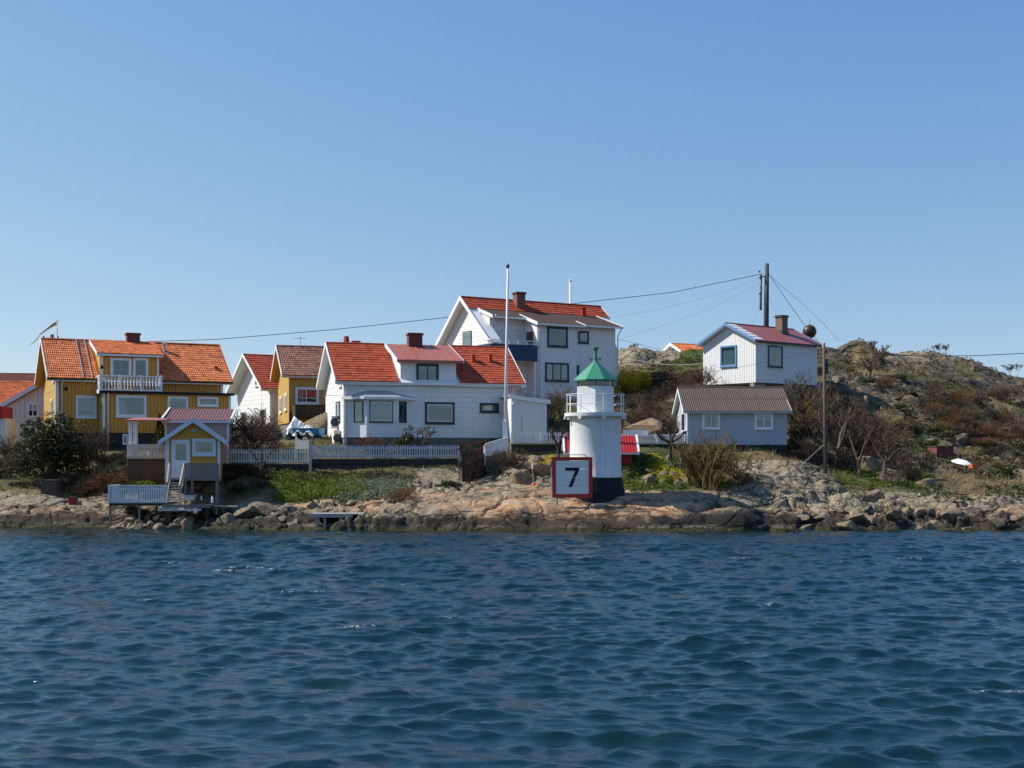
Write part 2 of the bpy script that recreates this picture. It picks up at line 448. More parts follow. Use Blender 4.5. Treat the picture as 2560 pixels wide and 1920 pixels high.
# ------------------------------------------------------------------ the lie of the land
COLS = {
 -300: [(1322, 64.5), (1285, 66.5), (1205, 70), (1150, 75), (1100, 84), (1085, 95)],
 0: [(1320, 64.4), (1292, 65.3), (1250, 67), (1206, 69), (1182, 72), (1130, 79), (1105, 84), (1085, 95)],
 60: [(1240, 67), (1217, 68.5)],
 140: [(1322, 64), (1285, 65), (1245, 67.3), (1225, 68.5), (1195, 70.5), (1160, 73), (1115, 75), (1100, 82)],
 220: [(1322, 63.8), (1290, 65), (1262, 66.5), (1235, 69), (1190, 71), (1155, 72.5), (1112, 75)],
 290: [(1322, 63.6), (1305, 64.5), (1277, 66), (1242, 67.5), (1200, 69), (1150, 72), (1120, 75.5)],
 370: [(1325, 62.9), (1316, 63.6), (1300, 65), (1272, 66.5), (1215, 68), (1150, 71.5), (1120, 75), (1100, 85)],
 480: [(1325, 62.8), (1314, 64), (1300, 65.2), (1275, 66.5), (1240, 68), (1185, 70), (1140, 73), (1120, 78), (1095, 88)],
 560: [(1325, 62.5), (1306, 64), (1275, 66), (1240, 67.5), (1200, 69), (1172, 70), (1130, 74), (1100, 80)],
 640: [(1328, 62.2), (1300, 63.6), (1272, 65.3), (1240, 66.5), (1200, 68.3), (1182, 69.2), (1156, 70.4), (1120, 74), (1085, 82), (1065, 92)],
 740: [(1329, 61.8), (1303, 63), (1280, 64.2), (1250, 66), (1215, 67.5), (1190, 69.2), (1156, 70.4), (1117, 73), (1085, 80)],
 860: [(1329, 61.5), (1305, 62.6), (1270, 64.5), (1235, 66.3), (1207, 68), (1190, 69.5), (1150, 70.7), (1112, 72.5), (1080, 79)],
 1000: [(1329, 61.4), (1300, 62.4), (1262, 64.3), (1232, 65.8), (1209, 67.5), (1192, 69.5), (1150, 70.7), (1112, 72.5)],
 1120: [(1329, 61.2), (1292, 62.6), (1255, 64.4), (1226, 66.2), (1205, 68.5), (1198, 69.5), (1150, 70.8), (1115, 73)],
 1180: [(1329, 61.1), (1299, 61.6), (1275, 62.8), (1247, 64.2), (1228, 66.2), (1207, 69), (1150, 71.8), (1112, 75)],
 1260: [(1329, 61), (1298, 61.5), (1275, 62.7), (1240, 64.3), (1222, 65.8), (1203, 67), (1170, 69), (1148, 70.9), (1108, 72.5), (1085, 78)],
 1340: [(1329, 61), (1311, 61.9), (1283, 62.9), (1245, 64), (1225, 65.3), (1185, 67.5), (1155, 69.5), (1140, 71), (1110, 72.2), (1085, 76), (1060, 80), (1010, 85), (990, 90)],
 1430: [(1329, 61), (1312, 61.9), (1286, 62.7), (1250, 63.7), (1233, 65), (1205, 67.5), (1170, 70), (1110, 72.2)],
 1540: [(1329, 61), (1309, 61.8), (1280, 62.7), (1247, 64), (1231, 66), (1215, 68), (1185, 69.5), (1152, 70.8), (1112, 72.4), (1085, 77), (1045, 82), (1000, 88), (950, 95), (912, 102), (880, 108)],
 1650: [(1329, 61), (1303, 61.5), (1280, 62.4), (1256, 63.6), (1240, 65), (1215, 67), (1168, 69.5), (1132, 71), (1112, 72.6), (1090, 76), (1062, 80), (1000, 88), (952, 94), (912, 100), (884, 106)],
 1780: [(1328, 61.3), (1305, 61.8), (1282, 62.6), (1264, 63.4), (1242, 65), (1205, 68), (1168, 70), (1155, 72.5), (1122, 74), (1105, 80), (1040, 84), (978, 86.5), (958, 91)],
 1900: [(1327, 61.8), (1300, 62.8), (1255, 65), (1190, 67.5), (1160, 69.5), (1155, 72), (1120, 74), (1040, 82), (975, 86.5), (958, 92)],
 1980: [(1327, 62), (1297, 63), (1250, 65), (1195, 68), (1168, 70), (1158, 72), (1122, 77), (1060, 82), (988, 86), (962, 90)],
 2060: [(1325, 62.2), (1292, 63.5), (1262, 65), (1218, 68), (1200, 70), (1150, 76), (1090, 80), (1030, 85), (962, 91), (910, 98), (866, 106)],
 2150: [(1325, 62.2), (1292, 63.7), (1250, 66), (1215, 70), (1162, 75), (1102, 80), (1042, 85), (985, 91), (928, 98), (885, 106)],
 2230: [(1325, 62.3), (1292, 64), (1250, 66.5), (1215, 70), (1162, 76), (1095, 82), (1025, 88), (965, 94), (920, 101), (890, 110)],
 2330: [(1325, 62.3), (1292, 64), (1250, 67), (1215, 70.5), (1172, 75), (1112, 81), (1045, 87), (975, 94), (925, 101), (886, 110)],
 2420: [(1325, 62.3), (1292, 64), (1250, 67), (1210, 70.5), (1172, 75), (1125, 81), (1065, 86), (1005, 93), (945, 100), (906, 106)],
 2500: [(1325, 62.3), (1292, 64), (1255, 67), (1220, 70.5), (1178, 75), (1145, 80), (1110, 86), (1070, 92), (1000, 99), (938, 106)],
 2570: [(1325, 62.3), (1292, 64), (1255, 67), (1220, 71), (1172, 76), (1125, 82), (1085, 88), (1025, 95), (985, 102), (946, 108)],
 2860: [(1325, 62.5), (1285, 65), (1205, 71), (1150, 78), (1050, 90), (965, 106)],
}
cp = []
for px_, l in COLS.items():
    for py_, Y_ in l:
        p = P(px_, py_, Y_); cp.append((p.x, p.y, p.z))
for x_ in range(-60, 61, 12):
    cp.append((x_, 57.5, -1.6)); cp.append((x_, 50, -3.5))
    cp.append((x_, 128, 7.5 if x_ > 0 else 4.8)); cp.append((x_, 165, 2.5))
for x_ in range(-45, 1, 9):
    cp.append((x_, 100, 5.6)); cp.append((x_, 110, 5.6))
# level ground round the houses
for q in [(-6, 75, 4.25), (-2, 78, 4.6), (-9, 76, 4.2), (2.2, 88, 7.5), (6, 90, 7.6), (4, 95, 7.8), (12, 76.5, 3.9), (15, 77, 3.9), (19, 88, 8.35), (16, 89, 8.5),
          (-25, 77, 4.3), (-20, 80, 4.3), (-28, 82, 4.3), (-16, 88, 5.4), (-12, 87, 5.5), (-20, 95, 5.4)]:
    cp.append(q)
cp = np.array(cp)
def _solve():
    n = len(cp); d = np.hypot(cp[:, None, 0] - cp[None, :, 0], cp[:, None, 1] - cp[None, :, 1])
    A = np.zeros((n + 3, n + 3)); A[:n, :n] = d + np.eye(n) * -.02
    A[:n, n] = 1; A[:n, n + 1:n + 3] = cp[:, :2] / 50; A[n:, :n] = A[:n, n:].T
    return np.linalg.solve(A, np.concatenate([cp[:, 2], [0, 0, 0]]))
_w = _solve()
def base_h(x, y):
    sh = x.shape; x = x.ravel(); y = y.ravel(); out = np.zeros(len(x))
    for i in range(0, len(x), 40000):
        xs, ys = x[i:i + 40000], y[i:i + 40000]
        d = np.sqrt((xs[:, None] - cp[None, :, 0]) ** 2 + (ys[:, None] - cp[None, :, 1]) ** 2)
        out[i:i + 40000] = d @ _w[:-3] + _w[-3] + xs / 50 * _w[-2] + ys / 50 * _w[-1]
    return out.reshape(sh)

# rounded rock humps: (px, py of the crest, Y, half width px, half depth m, foot z, turn)
HUMPS = [
 (60, 1258, 66.4, 190, 1.9, .1, -.1), (215, 1280, 65.6, 120, 1.5, -.2, -.1), (100, 1303, 64.7, 70, .6, -.5, 0), (190, 1309, 64.4, 60, .5, -.5, 0),
 (1310, 1243, 63.9, 175, 1.9, .2, -.06), (1100, 1262, 63.0, 150, 1.3, -.3, -.12), (1210, 1291, 61.9, 150, .8, -.4, 0), (1450, 1297, 61.7, 130, .7, -.4, 0), (870, 1296, 62.0, 70, .6, -.4, .2), (960, 1280, 62.6, 80, .8, -.3, .25),
 (1640, 1287, 62.1, 90, .8, -.4, 0), (1830, 1268, 62.6, 110, 1.3, -.4, .1), (1720, 1286, 62.2, 70, .7, -.4, 0), (1700, 1248, 63.9, 150, 1.6, .3, 0), (1570, 1243, 64.2, 120, 1.5, .4, 0),
 (1955, 1153, 69.6, 150, 2.6, 1.6, .1), (1880, 1192, 67.8, 90, 1.8, 1.0, 0), (2040, 1195, 68.6, 90, 1.8, 1.2, 0), (1960, 1262, 64.8, 120, 1.5, .2, .1), (2125, 1243, 65.7, 130, 1.6, .2, .15), (2060, 1284, 63.8, 90, .9, -.2, 0),
 (1985, 1301, 62.8, 60, .6, -.4, 0), (2195, 1290, 63.6, 80, .8, -.3, 0), (2300, 1275, 64.6, 110, .9, 0, 0), (2400, 1286, 63.9, 90, .8, -.3, 0), (2300, 1303, 63.0, 80, .6, -.4, 0), (2545, 1280, 64.2, 80, .9, -.3, 0), (2500, 1305, 62.9, 70, .5, -.4, 0),
 (2470, 1232, 67.7, 130, 2.0, .8, .1), (2330, 1240, 67.2, 110, 1.8, .6, 0), (2560, 1250, 66.8, 80, 1.4, .4, 0),
 (2135, 852, 105, 85, 6, 8, 0), (2290, 879, 110, 150, 8, 9, 0), (1590, 869, 106, 95, 6, 9, 0), (2480, 940, 107, 80, 6, 7, 0), 
 (1575, 1165, 69.4, 38, 1.0, 2.0, 0), (1670, 1196, 67.4, 45, .9, 1.4, 0), (1310, 1178, 68, 70, 1.3, 2.0, .3), (640, 1262, 65.6, 65, 1.0, .2, .3), (735, 1280, 64.2, 70, .9, -.1, 0), (905, 1262, 64.7, 60, .8, .3, 0),
 (1180, 1238, 65.0, 130, 1.5, .8, -.1),
]
def band(x, y, px0, px1, y0, y1, sx=12, sy=.5):
    px = 1280 + FOC * x / y
    return sstep(px0 - sx, px0 + sx, px) * (1 - sstep(px1 - sx, px1 + sx, px)) * sstep(y0 - sy, y0 + sy, y) * (1 - sstep(y1 - sy, y1 + sy, y))

def rockmask(x, y):
    """1 bare rock, 0 soil"""
    n = fbm(x * .35, y * .35, 5, 31)
    r = 1 - sstep(66.5, 69.5, y + (n - .5) * 5)
    hill = sstep(.49, .545, .5 * fbm(x * .17 + 3, y * .13, 4, 77) + .5 * fbm(x * .55, y * .32, 5, 78, .6))
    r = np.maximum(r, hill * sstep(71, 76, y) * band(x, y, 1975, 4000, 60, 300, 20, 1))
    r = np.maximum(r, band(x, y, 2060, 4000, 99, 300, 30, 2) * sstep(.42, .50, fbm(x * .4, y * .3, 5, 79, .6)))
    r = np.maximum(r, .9 * band(x, y, 1530, 1700, 101, 300, 20, 1.5))
    r = np.maximum(r, band(x, y, 1830, 2085, 64, 72.3, 15, .4))
    r = np.maximum(r, band(x, y, 1265, 1400, 62, 71, 12, .4))
    r = np.maximum(r, band(x, y, 1035, 1150, 62, 70.3, 12, .3))
    r *= 1 - band(x, y, 660, 1015, 65.6, 75, 20, .4)          # planted bank below the stone wall
    r *= 1 - .9 * band(x, y, 560, 690, 66.4, 75, 20, .4)
    r *= 1 - band(x, y, -900, 330, 69.3, 90, 20, .5) * .85
    r *= 1 - band(x, y, 1560, 1830, 66.0, 72, 20, .5) * (1 - sstep(.50, .60, n) * .9)
    r *= 1 - band(x, y, -900, 1530, 71, 200, 10, .5)
    r *= 1 - band(x, y, 1500, 2030, 72.6, 99, 10, .5) * .8
    return np.clip(r, 0, 1)

def ground_full(x, y):
    z = base_h(x, y)
    wx = x + 1.2 * (fbm(x * .5, y * .5, 3, 3) - .5); wy = y + .8 * (fbm(x * .5, y * .5, 3, 4) - .5)
    for (px_, py_, Y_, hw, hd, zf, tn) in HUMPS:
        p = P(px_, py_, Y_); rx = hw * Y_ / FOC
        dx, dy = wx - p.x, wy - p.y
        c, s = math.cos(tn), math.sin(tn)
        r = np.hypot((dx * c + dy * s) / rx, (-dx * s + dy * c) / hd)
        d = zf + (p.z - zf) * np.clip(1 - r ** 2.0, 0, 1) ** .75
        z = np.where(r < 1, np.maximum(z, d), z)
    rk = rockmask(x, y)
    far = sstep(72, 90, y)
    sh = 1 - sstep(-1.2, -.2, z)
    # slabs split by joints; joints run up to the right like on the shore. Each block is a tilted plane, not a ball
    ux, uy = x * .9 + y * .35, y * 1.5 - x * .25
    wob = fbm(x * .8, y * .8, 4, 8) * .7
    f1, f2, i1 = worley(ux * .30 + wob, uy * .34 + wob * .5, 12)
    e1 = f2 - f1
    w2 = fbm(x * 1.7, y * 1.7, 4, 9) * .6
    g1, g2, i2 = worley(ux * .95 + w2, uy * 1.1 - w2, 44)
    e2 = g2 - g1
    k1, k2, i3 = worley(x * 2.6 + w2, y * 3.0, 71)
    e3 = k2 - k1
    def plane(i, s1, s2):                                # a slope of its own for each block
        return ((i * 7.13) % 1 - .5) * s1 + ((i * 13.7) % 1 - .5) * s2
    lx, ly = (x * .6) % 1 - .5, y * .0
    far_a = 1 + far * .5
    soft = 1 - np.exp(-e1 * 9)
    d = ((i1 - .5) * .26 + .07 * soft + plane(i1, .5, .3) * (f1 - .4) * .5) * far_a - .16 * (1 - sstep(0, .04, e1))
    rough = sstep(.44, .66, fbm(x * .22 + 9, y * .3, 4, 55))
    rough = np.maximum(rough, band(x, y, 1920, 4000, 60, 90, 30, 1) * .55)
    rough = np.maximum(rough, band(x, y, 780, 1010, 60, 67, 20, 1) * .9)
    rough = np.maximum(rough, band(x, y, 1260, 1390, 65.3, 71, 20, .5))
    rough = np.maximum(rough * (1 - .5 * far), far * .5)
    rough = rough * (1 - .85 * band(x, y, 1040, 1925, 60, 66.2, 30, .5)) * (1 - .75 * band(x, y, -900, 300, 60, 70, 30, .5))
    blk = (i2 - .5) * .26 + .05 * (1 - np.exp(-e2 * 10)) + plane(i2, .5, 0) * g1 * .5 * np.sign(ux * .95 + w2 - np.floor(ux * .95 + w2) - .5)
    d += rough * (blk - .13 * (1 - sstep(0, .06, e2))) * (1 + far * .1)
    d += rough * ((i3 - .5) * .10 + .03 * (1 - np.exp(-e3 * 6)))
    ridge = 1 - np.abs(2 * fbm(ux * 1.4, uy * 2.2, 5, 140, .55) - 1)
    d += (.10 + .14 * rough) * (ridge - .8)
    rsh = band(x, y, 1935, 4000, 60, 66, 20, .8)
    q1, q2, i4 = worley(x * .75 + w2, y * 1.1, 145); q3 = q2 - q1
    d += rsh * ((i4 - .45) * .75 + .10 * (1 - np.exp(-q3 * 8)) - .25 * (1 - sstep(0, .07, q3)))
    d += .12 * (fbm(x * 1.3, y * 1.6, 6, 91, .55) - .5) + .07 * (.4 + rough) * (fbm(x * 5, y * 6, 5, 92, .6) - .5) + far * .9 * (fbm(x * .25, y * .3, 5, 19, .6) - .5)
    soil = .28 * (fbm(x * .8, y * .9, 5, 61) - .5) + far * .9 * (fbm(x * .35, y * .35, 5, 62) - .5)
    lot = band(x, y, -900, 1530, 71, 98, 10, .5)                # trodden ground between the houses stays even
    z = z + rk * (d - .12) + (1 - rk) * soil * (1 - .6 * lot)
    crack = np.clip((1 - sstep(0, .045, e1)) + rough * (1 - sstep(0, .06, e2)) * .6, 0, 1)
    return z, rk, crack, i1

def ground(x, y):
    return float(ground_full(np.array([x]), np.array([y]))[0][0])

def fan(u0, u1, nu, ys):
    u = np.linspace(u0, u1, nu)
    Y, U = np.meshgrid(ys, u, indexing='ij')
    X = U * Y
    i = np.arange(len(ys) - 1)[:, None] * nu + np.arange(nu - 1)[None, :]
    return X, Y, np.stack([i, i + 1, i + nu + 1, i + nu], -1).reshape(-1, 4)

def land_material():
    t = NT('rock and turf')
    veg, crack, orange, green, tone = (t.attr(a) for a in ('veg', 'crack', 'orange', 'green', 'tone'))
    P0 = t.pos()
    z = t.n('SeparateXYZ'); t.t.links.new(P0, z.inputs[0]); z = z.outputs[2]
    n1 = t.noise(1.1, 8, .65); n2 = t.noise(7, 6, .7); n3 = t.noise(30, 4, .7); n5 = t.noise(.45, 4, .6)
    grey = t.ramp(n2, [(.28, (.075, .058, .038)), (.45, (.25, .20, .125)), (.58, (.38, .315, .205)), (.72, (.50, .43, .30))])
    org = t.ramp(n1, [(.25, (.34, .18, .088)), (.5, (.54, .31, .155)), (.75, (.62, .40, .23))])
    org = t.mix(t.ramp(n2, [(.52, 0.0), (.62, .5)]), org, (.25, .21, .165))
    c = t.mix(orange, grey, org)
    c = t.mix(t.math('MULTIPLY', tone, .28), c, (.14, .12, .09), 'MIX')
    c = t.mix(t.math('MULTIPLY', t.attr('hill'), .82), c, t.ramp(n2, [(.3, (.022, .015, .009)), (.55, (.075, .052, .030)), (.75, (.19, .15, .095))]))
    # pale lichen and dark lichen patches
    c = t.mix(t.math('MULTIPLY', t.ramp(n1, [(.56, 0.0), (.66, 1.0)]), .35), c, (.36, .34, .28))
    c = t.mix(t.math('MULTIPLY', t.ramp(t.noise(2.6, 7, .75), [(.56, 0.0), (.66, 1.0)]), .65), c, (.06, .055, .048))
    wv = t.n('VectorMath', operation='ADD')
    nz_ = t.n('TexNoise'); nz_.inputs['Scale'].default_value = 1.1; nz_.inputs['Detail'].default_value = 5; t.t.links.new(P0, nz_.inputs['Vector'])
    sc_ = t.n('VectorMath', operation='SCALE'); sc_.inputs['Scale'].default_value = 1.3; t.t.links.new(nz_.outputs['Color'], sc_.inputs[0])
    t.t.links.new(t.pos((1.0, 1.5, 1.9)), wv.inputs[0]); t.t.links.new(sc_.outputs[0], wv.inputs[1])
    joints = None
    for sc__, wd in ((.42, .020), (1.15, .030)):
        vo = t.n('TexVoronoi', feature='DISTANCE_TO_EDGE'); vo.inputs['Scale'].default_value = sc__; t.t.links.new(wv.outputs[0], vo.inputs['Vector'])
        j_ = t.ramp(vo.outputs['Distance'], [(0.0, 1.0), (wd, .6), (wd * 2.2, 0.0)])
        if joints is None: joints = j_
        else: joints = t.math('MAXIMUM', joints, t.math('MULTIPLY', j_, t.ramp(n5, [(.47, .0), (.62, .9)])))
    c = t.mix(t.math('MULTIPLY', crack, .8), c, (.035, .03, .022))
    c = t.mix(t.math('MULTIPLY', joints, t.math('SUBTRACT', .85, t.math('MULTIPLY', orange, .5))), c, (.030, .025, .018))
    c = t.mix(t.math('MULTIPLY', t.ramp(n3, [(.5, 0.0), (.7, 1.0)]), .25), c, (.07, .065, .055))
    # black lichen belt with shade painted into its colour, weed belt and bleached belt above the water
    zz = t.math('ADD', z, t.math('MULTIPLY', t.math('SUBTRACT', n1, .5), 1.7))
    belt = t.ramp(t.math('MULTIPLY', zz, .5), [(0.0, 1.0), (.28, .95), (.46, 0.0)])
    c = t.mix(t.math('MULTIPLY', t.attr('shade_lichen'), .95), c, (.020, .017, .015))  # near-black patches: shade of the rock fronts painted in together with black lichen
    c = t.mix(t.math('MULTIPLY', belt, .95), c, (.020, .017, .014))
    zz2 = t.math('ADD', z, t.math('MULTIPLY', t.math('SUBTRACT', n2, .5), .35))
    pale = t.ramp(t.math('MULTIPLY', zz2, 1.0), [(.10, 0.0), (.2, 1.0), (.34, 0.0)])
    c = t.mix(t.math('MULTIPLY', pale, t.ramp(n5, [(.46, 0.0), (.6, .5)])), c, (.26, .23, .155))
    weed = t.ramp(t.math('MULTIPLY', zz2, 1.0), [(.06, 1.0), (.19, 0.0)])
    c = t.mix(t.math('MULTIPLY', weed, .9), c, t.mix(n2, (.03, .024, .01), (.075, .07, .02)))
    # turf
    tn = t.noise(2.2, 7, .7)
    straw = t.ramp(tn, [(.3, (.075, .05, .027)), (.5, (.17, .12, .055)), (.7, (.26, .195, .095))])
    grn = t.ramp(tn, [(.3, (.025, .045, .012)), (.55, (.06, .10, .02)), (.75, (.11, .14, .035))])
    turf = t.mix(green, straw, grn)
    turf = t.mix(t.ramp(t.noise(5, 6, .75), [(.52, 0.0), (.68, .8)]), turf, (.045, .03, .022))
    v2 = t.math('ADD', veg, t.math('MULTIPLY', t.math('SUBTRACT', n2, .5), .9))
    c = t.mix(t.ramp(v2, [(.42, 0.0), (.58, 1.0)]), c, turf)
    hgt = t.math('SUBTRACT', t.math('ADD', t.noise(4, 8, .72), t.math('MULTIPLY', t.noise(22, 5, .7), .35)), t.math('MULTIPLY', joints, t.math('SUBTRACT', 1.0, veg)))
    return t.bsdf(c, .9, t.bump(hgt, .9, .10), Specular_IOR_Level=.25)
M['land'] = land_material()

def green_attr(x, y):
    n = fbm(x * .3, y * .3, 4, 101)
    g = sstep(.5, .62, n) * .6
    g = np.maximum(g, band(x, y, 300, 560, 66.5, 72) * .9)
    g = np.maximum(g, band(x, y, 1640, 1760, 98, 108, 20, 1) * 1.0)
    g = np.maximum(g, band(x, y, 1530, 1760, 66, 72.3) * .75)
    g = np.maximum(g, band(x, y, 2080, 2420, 70, 86, 30, 2) * sstep(.42, .55, n))
    g = np.maximum(g, band(x, y, -900, 1500, 71, 120) * .4)
    g = np.maximum(g, band(x, y, 0, 320, 68.5, 71, 30) * .7)
    return np.clip(g, 0, 1)

ys = np.concatenate([np.arange(57, 73, .085), np.arange(73, 90, .16), np.arange(90, 112, .22), np.arange(112, 172, 1.5)])
X, Y, F4 = fan(-.52, .52, 780, ys)
Z, RK, CR, TN = ground_full(X, Y)
LANDU, LANDY, LANDZ = np.linspace(-.52, .52, 780), ys, Z
org = np.clip(band(X, Y, 1150, 1930, 60, 66.5, 60, .6) * sstep(.36, .5, fbm(X * .3, Y * .4, 4, 13)) + band(X, Y, 0, 1150, 60, 66, 60, .5) * .75 * sstep(.36, .56, fbm(X * .4, Y * .5, 4, 14)) + band(X, Y, 1930, 4000, 60, 64.2, 60, .5) * .6, 0, 1)
vatt = np.clip(1 - RK, 0, 1)
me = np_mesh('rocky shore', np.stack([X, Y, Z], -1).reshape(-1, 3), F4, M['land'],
             {'veg': vatt.ravel(), 'crack': (CR * RK).ravel(), 'orange': org.ravel(), 'green': green_attr(X, Y).ravel(), 'tone': TN.ravel(), 'shade_lichen': (sstep(.46, .52, fbm(X * .38, Y * .5 + Z * .6, 5, 160)) * (1 - sstep(.75, 1.25, Z + .5 * (fbm(X * 1.5, Y * 1.5, 4, 161) - .5))) * band(X, Y, 1480, 1935, 60, 65, 40, .6)).ravel(), 'hill': (band(X, Y, 1965, 4000, 70, 300, 30, 3) * (.75 + .25 * TN) * (1 - .8 * band(X, Y, 2190, 2400, 104, 130, 20, 3))).ravel()}, True)
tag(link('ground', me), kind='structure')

def gz(x, y):
    """height of the land mesh"""
    u = x / y; i = (u + .52) / 1.04 * 779; j = np.interp(y, LANDY, np.arange(len(LANDY)))
    i0 = np.clip(np.floor(i).astype(int), 0, 778); j0 = np.clip(np.floor(j).astype(int), 0, len(LANDY) - 2)
    a, b = np.clip(i - i0, 0, 1), np.clip(j - j0, 0, 1)
    return (LANDZ[j0, i0] * (1 - a) + LANDZ[j0, i0 + 1] * a) * (1 - b) + (LANDZ[j0 + 1, i0] * (1 - a) + LANDZ[j0 + 1, i0 + 1] * a) * b
def G(px, Y, dz=0.0):
    x = (px - 1280) / FOC * Y
    return Vector((x, Y, float(gz(np.array(x), np.array(Y))) + dz))

# ------------------------------------------------------------------ the sea
def sea_material():
    t = NT('sea water')
    # seen from above the ripples stretch with the wind, small chop on top of the modelled waves
    a = t.noise(5.0, 5, .62, t.pos((.5, 1.15, 1)), dist=.5)
    b = t.noise(15, 4, .6, t.pos((.55, 1.2, 1)), dist=.4)
    h = t.math('ADD', a, t.math('MULTIPLY', b, .3))
    c = t.mix(t.noise(.15, 3), (.0035, .016, .017), (.005, .021, .022))
    fleck = t.math('MULTIPLY', t.attr('glint_flecks'), t.ramp(t.noise(34, 3, .7), [(.50, 0.0), (.60, 1.0)]))  # white crest flecks painted in place of sun glints
    c = t.mix(fleck, c, (.80, .82, .80))
    return t.bsdf(c, t.math('ADD', t.math('MULTIPLY', fleck, .6), .05), t.bump(h, 1.0, .022), IOR=1.58, Specular_IOR_Level=.5)
M['sea'] = sea_material()
ys = [11.0]
while ys[-1] < 68: ys.append(ys[-1] + (.028 + ys[-1] * .0012))
ys = np.array(ys)
X, Y, F4 = fan(-.52, .52, 940, ys)
wr = np.random.default_rng(5)
Z = np.zeros_like(X); DX = np.zeros_like(X); DY = np.zeros_like(X)
lam = np.exp(np.linspace(math.log(.15), math.log(5.5), 190))
for L_ in lam:
    th = R(-98) + wr.normal(0, .27) + (wr.choice([-1, 1]) * .55 if wr.uniform() < .3 else 0)
    k = 2 * math.pi / L_
    # slope spectrum: strongest around 1.3 m waves
    s_ = .047 * math.exp(-(math.log(L_ / .5) / 1.25) ** 2)
    a_ = s_ / k
    ph = k * (X * math.cos(th) + Y * math.sin(th)) + wr.uniform(0, 6.28)
    fade = np.clip(L_ / (.03 + Y * .0038) - .8, 0, 1) if L_ < .6 else 1.0
    Z += a_ * fade * np.sin(ph)
    DX += a_ * fade * np.cos(ph) * math.cos(th); DY += a_ * fade * np.cos(ph) * math.sin(th)
gust = .75 + .5 * fbm(X * .08, Y * .12, 3, 5)
# a few long swells from passing boats, running across the wind waves
for L_, a_, th in ((3.4, .040, -70), (2.6, .026, -122), (4.6, .042, -84), (6.5, .04, -100)):
    k = 2 * math.pi / L_; q = k * (X * math.cos(R(th)) + Y * math.sin(R(th))) + 3 * fbm(X * .12, Y * .12, 3, int(L_ * 10))
    env = sstep(.42, .62, fbm(X * .09 + L_, Y * .10, 3, int(L_ * 7)))
    Z += a_ * env * np.sin(q); DY += a_ * env * np.cos(q) * math.sin(R(th))
calm = 1 - .55 * sstep(52, 62, Y)
edge = 1 - sstep(.48, .52, np.abs(X / Y)) 
Z *= gust * calm * edge
sg = Z.std()
glint_flecks = sstep(1.9, 2.6, Z / sg) * sstep(.56, .64, fbm(X * .35, Y * .5, 3, 205)) * sstep(.56, .64, fbm(X * 7, Y * 8, 3, 206)) * (1 - sstep(40, 52, Y))
me = np_mesh('sea', np.stack([X + DX * gust * .7 * edge * calm, Y + DY * gust * .7 * calm * edge, Z], -1).reshape(-1, 3), F4, M['sea'], {'glint_flecks': glint_flecks.ravel()}, True)
tag(link('sea', me), kind='structure')
ring = MB()
for (x0, x1, y0, y1) in ((-3000, 3000, -3000, 11), (-3000, 3000, 171, 9000)):
    ring.add([(x0, y0, -.12), (x1, y0, -.12), (x1, y1, -.12), (x0, y1, -.12)], [(0, 1, 2, 3)])
ring.add([(-3000, 11, -.12), (-5.4, 11, -.12), (-35, 68, -.12), (-35, 171, -.12), (-3000, 171, -.12)], [(0, 1, 2, 3, 4)])
ring.add([(3000, 11, -.12), (5.4, 11, -.12), (35, 68, -.12), (35, 171, -.12), (3000, 171, -.12)], [(4, 3, 2, 1, 0)])
ring.add([(-35, 68, -.12), (35, 68, -.12), (35, 171, -.12), (-35, 171, -.12)], [(0, 1, 2, 3)])
tag(ring.build('open_water', M['sea']), kind='structure')

# ------------------------------------------------------------------ houses
class House:
    """local frame: u runs right along the sea front, v away from the camera, z up from the base"""
    def __init__(s, name, label, cat, x0, y0, th, zb, group=None):
        s.x0, s.y0, s.th, s.zb = x0, y0, R(th), zb
        s.c, s.s = math.cos(s.th), math.sin(s.th)
        s.root = thing(name, label, cat, (x0, y0, zb), s.th, group)
    def hit(s, px, py, v=0.0):
        dx, dz = (px - 1280) / FOC, (HOR - py) / FOC
        # camera and ray in the local frame
        ox, oy = -s.x0, -s.y0
        ou, ov = ox * s.c + oy * s.s, -ox * s.s + oy * s.c
        du, dv = dx * s.c + s.s, -dx * s.s + s.c
        t = (v - ov) / dv
        return ou + du * t, CAMZ + dz * t - s.zb
    def hitu(s, px, py, u=0.0):
        dx, dz = (px - 1280) / FOC, (HOR - py) / FOC
        ox, oy = -s.x0, -s.y0
        ou, ov = ox * s.c + oy * s.s, -ox * s.s + oy * s.c
        du, dv = dx * s.c + s.s, -dx * s.s + s.c
        t = (u - ou) / du
        return ov + dv * t, CAMZ + dz * t - s.zb
    def rect(s, x0, y0, x1, y1, v):
        a, b = s.hit(x0, (y0 + y1) / 2, v), s.hit(x1, (y0 + y1) / 2, v)
        zt = (s.hit(x0, y0, v)[1] + s.hit(x1, y0, v)[1]) / 2
        zb = (s.hit(x0, y1, v)[1] + s.hit(x1, y1, v)[1]) / 2
        return a[0], b[0], zb, zt
    def rectu(s, x0, y0, x1, y1, u):
        """on a wall u = const; x0 is the left (far) edge in the picture"""
        a, b = s.hitu(x0, (y0 + y1) / 2, u), s.hitu(x1, (y0 + y1) / 2, u)
        zt = (s.hitu(x0, y0, u)[1] + s.hitu(x1, y0, u)[1]) / 2
        zb = (s.hitu(x0, y1, u)[1] + s.hitu(x1, y1, u)[1]) / 2
        return min(a[0], b[0]), max(a[0], b[0]), zb, zt

def wall_frame(parent, name, o, ax, nrm):
    """an empty-free helper: returns f(a, d, z) -> local point; a along the wall, d outwards"""
    return lambda a, d, z: (o[0] + ax[0] * a + nrm[0] * d, o[1] + ax[1] * a + nrm[1] * d, z)

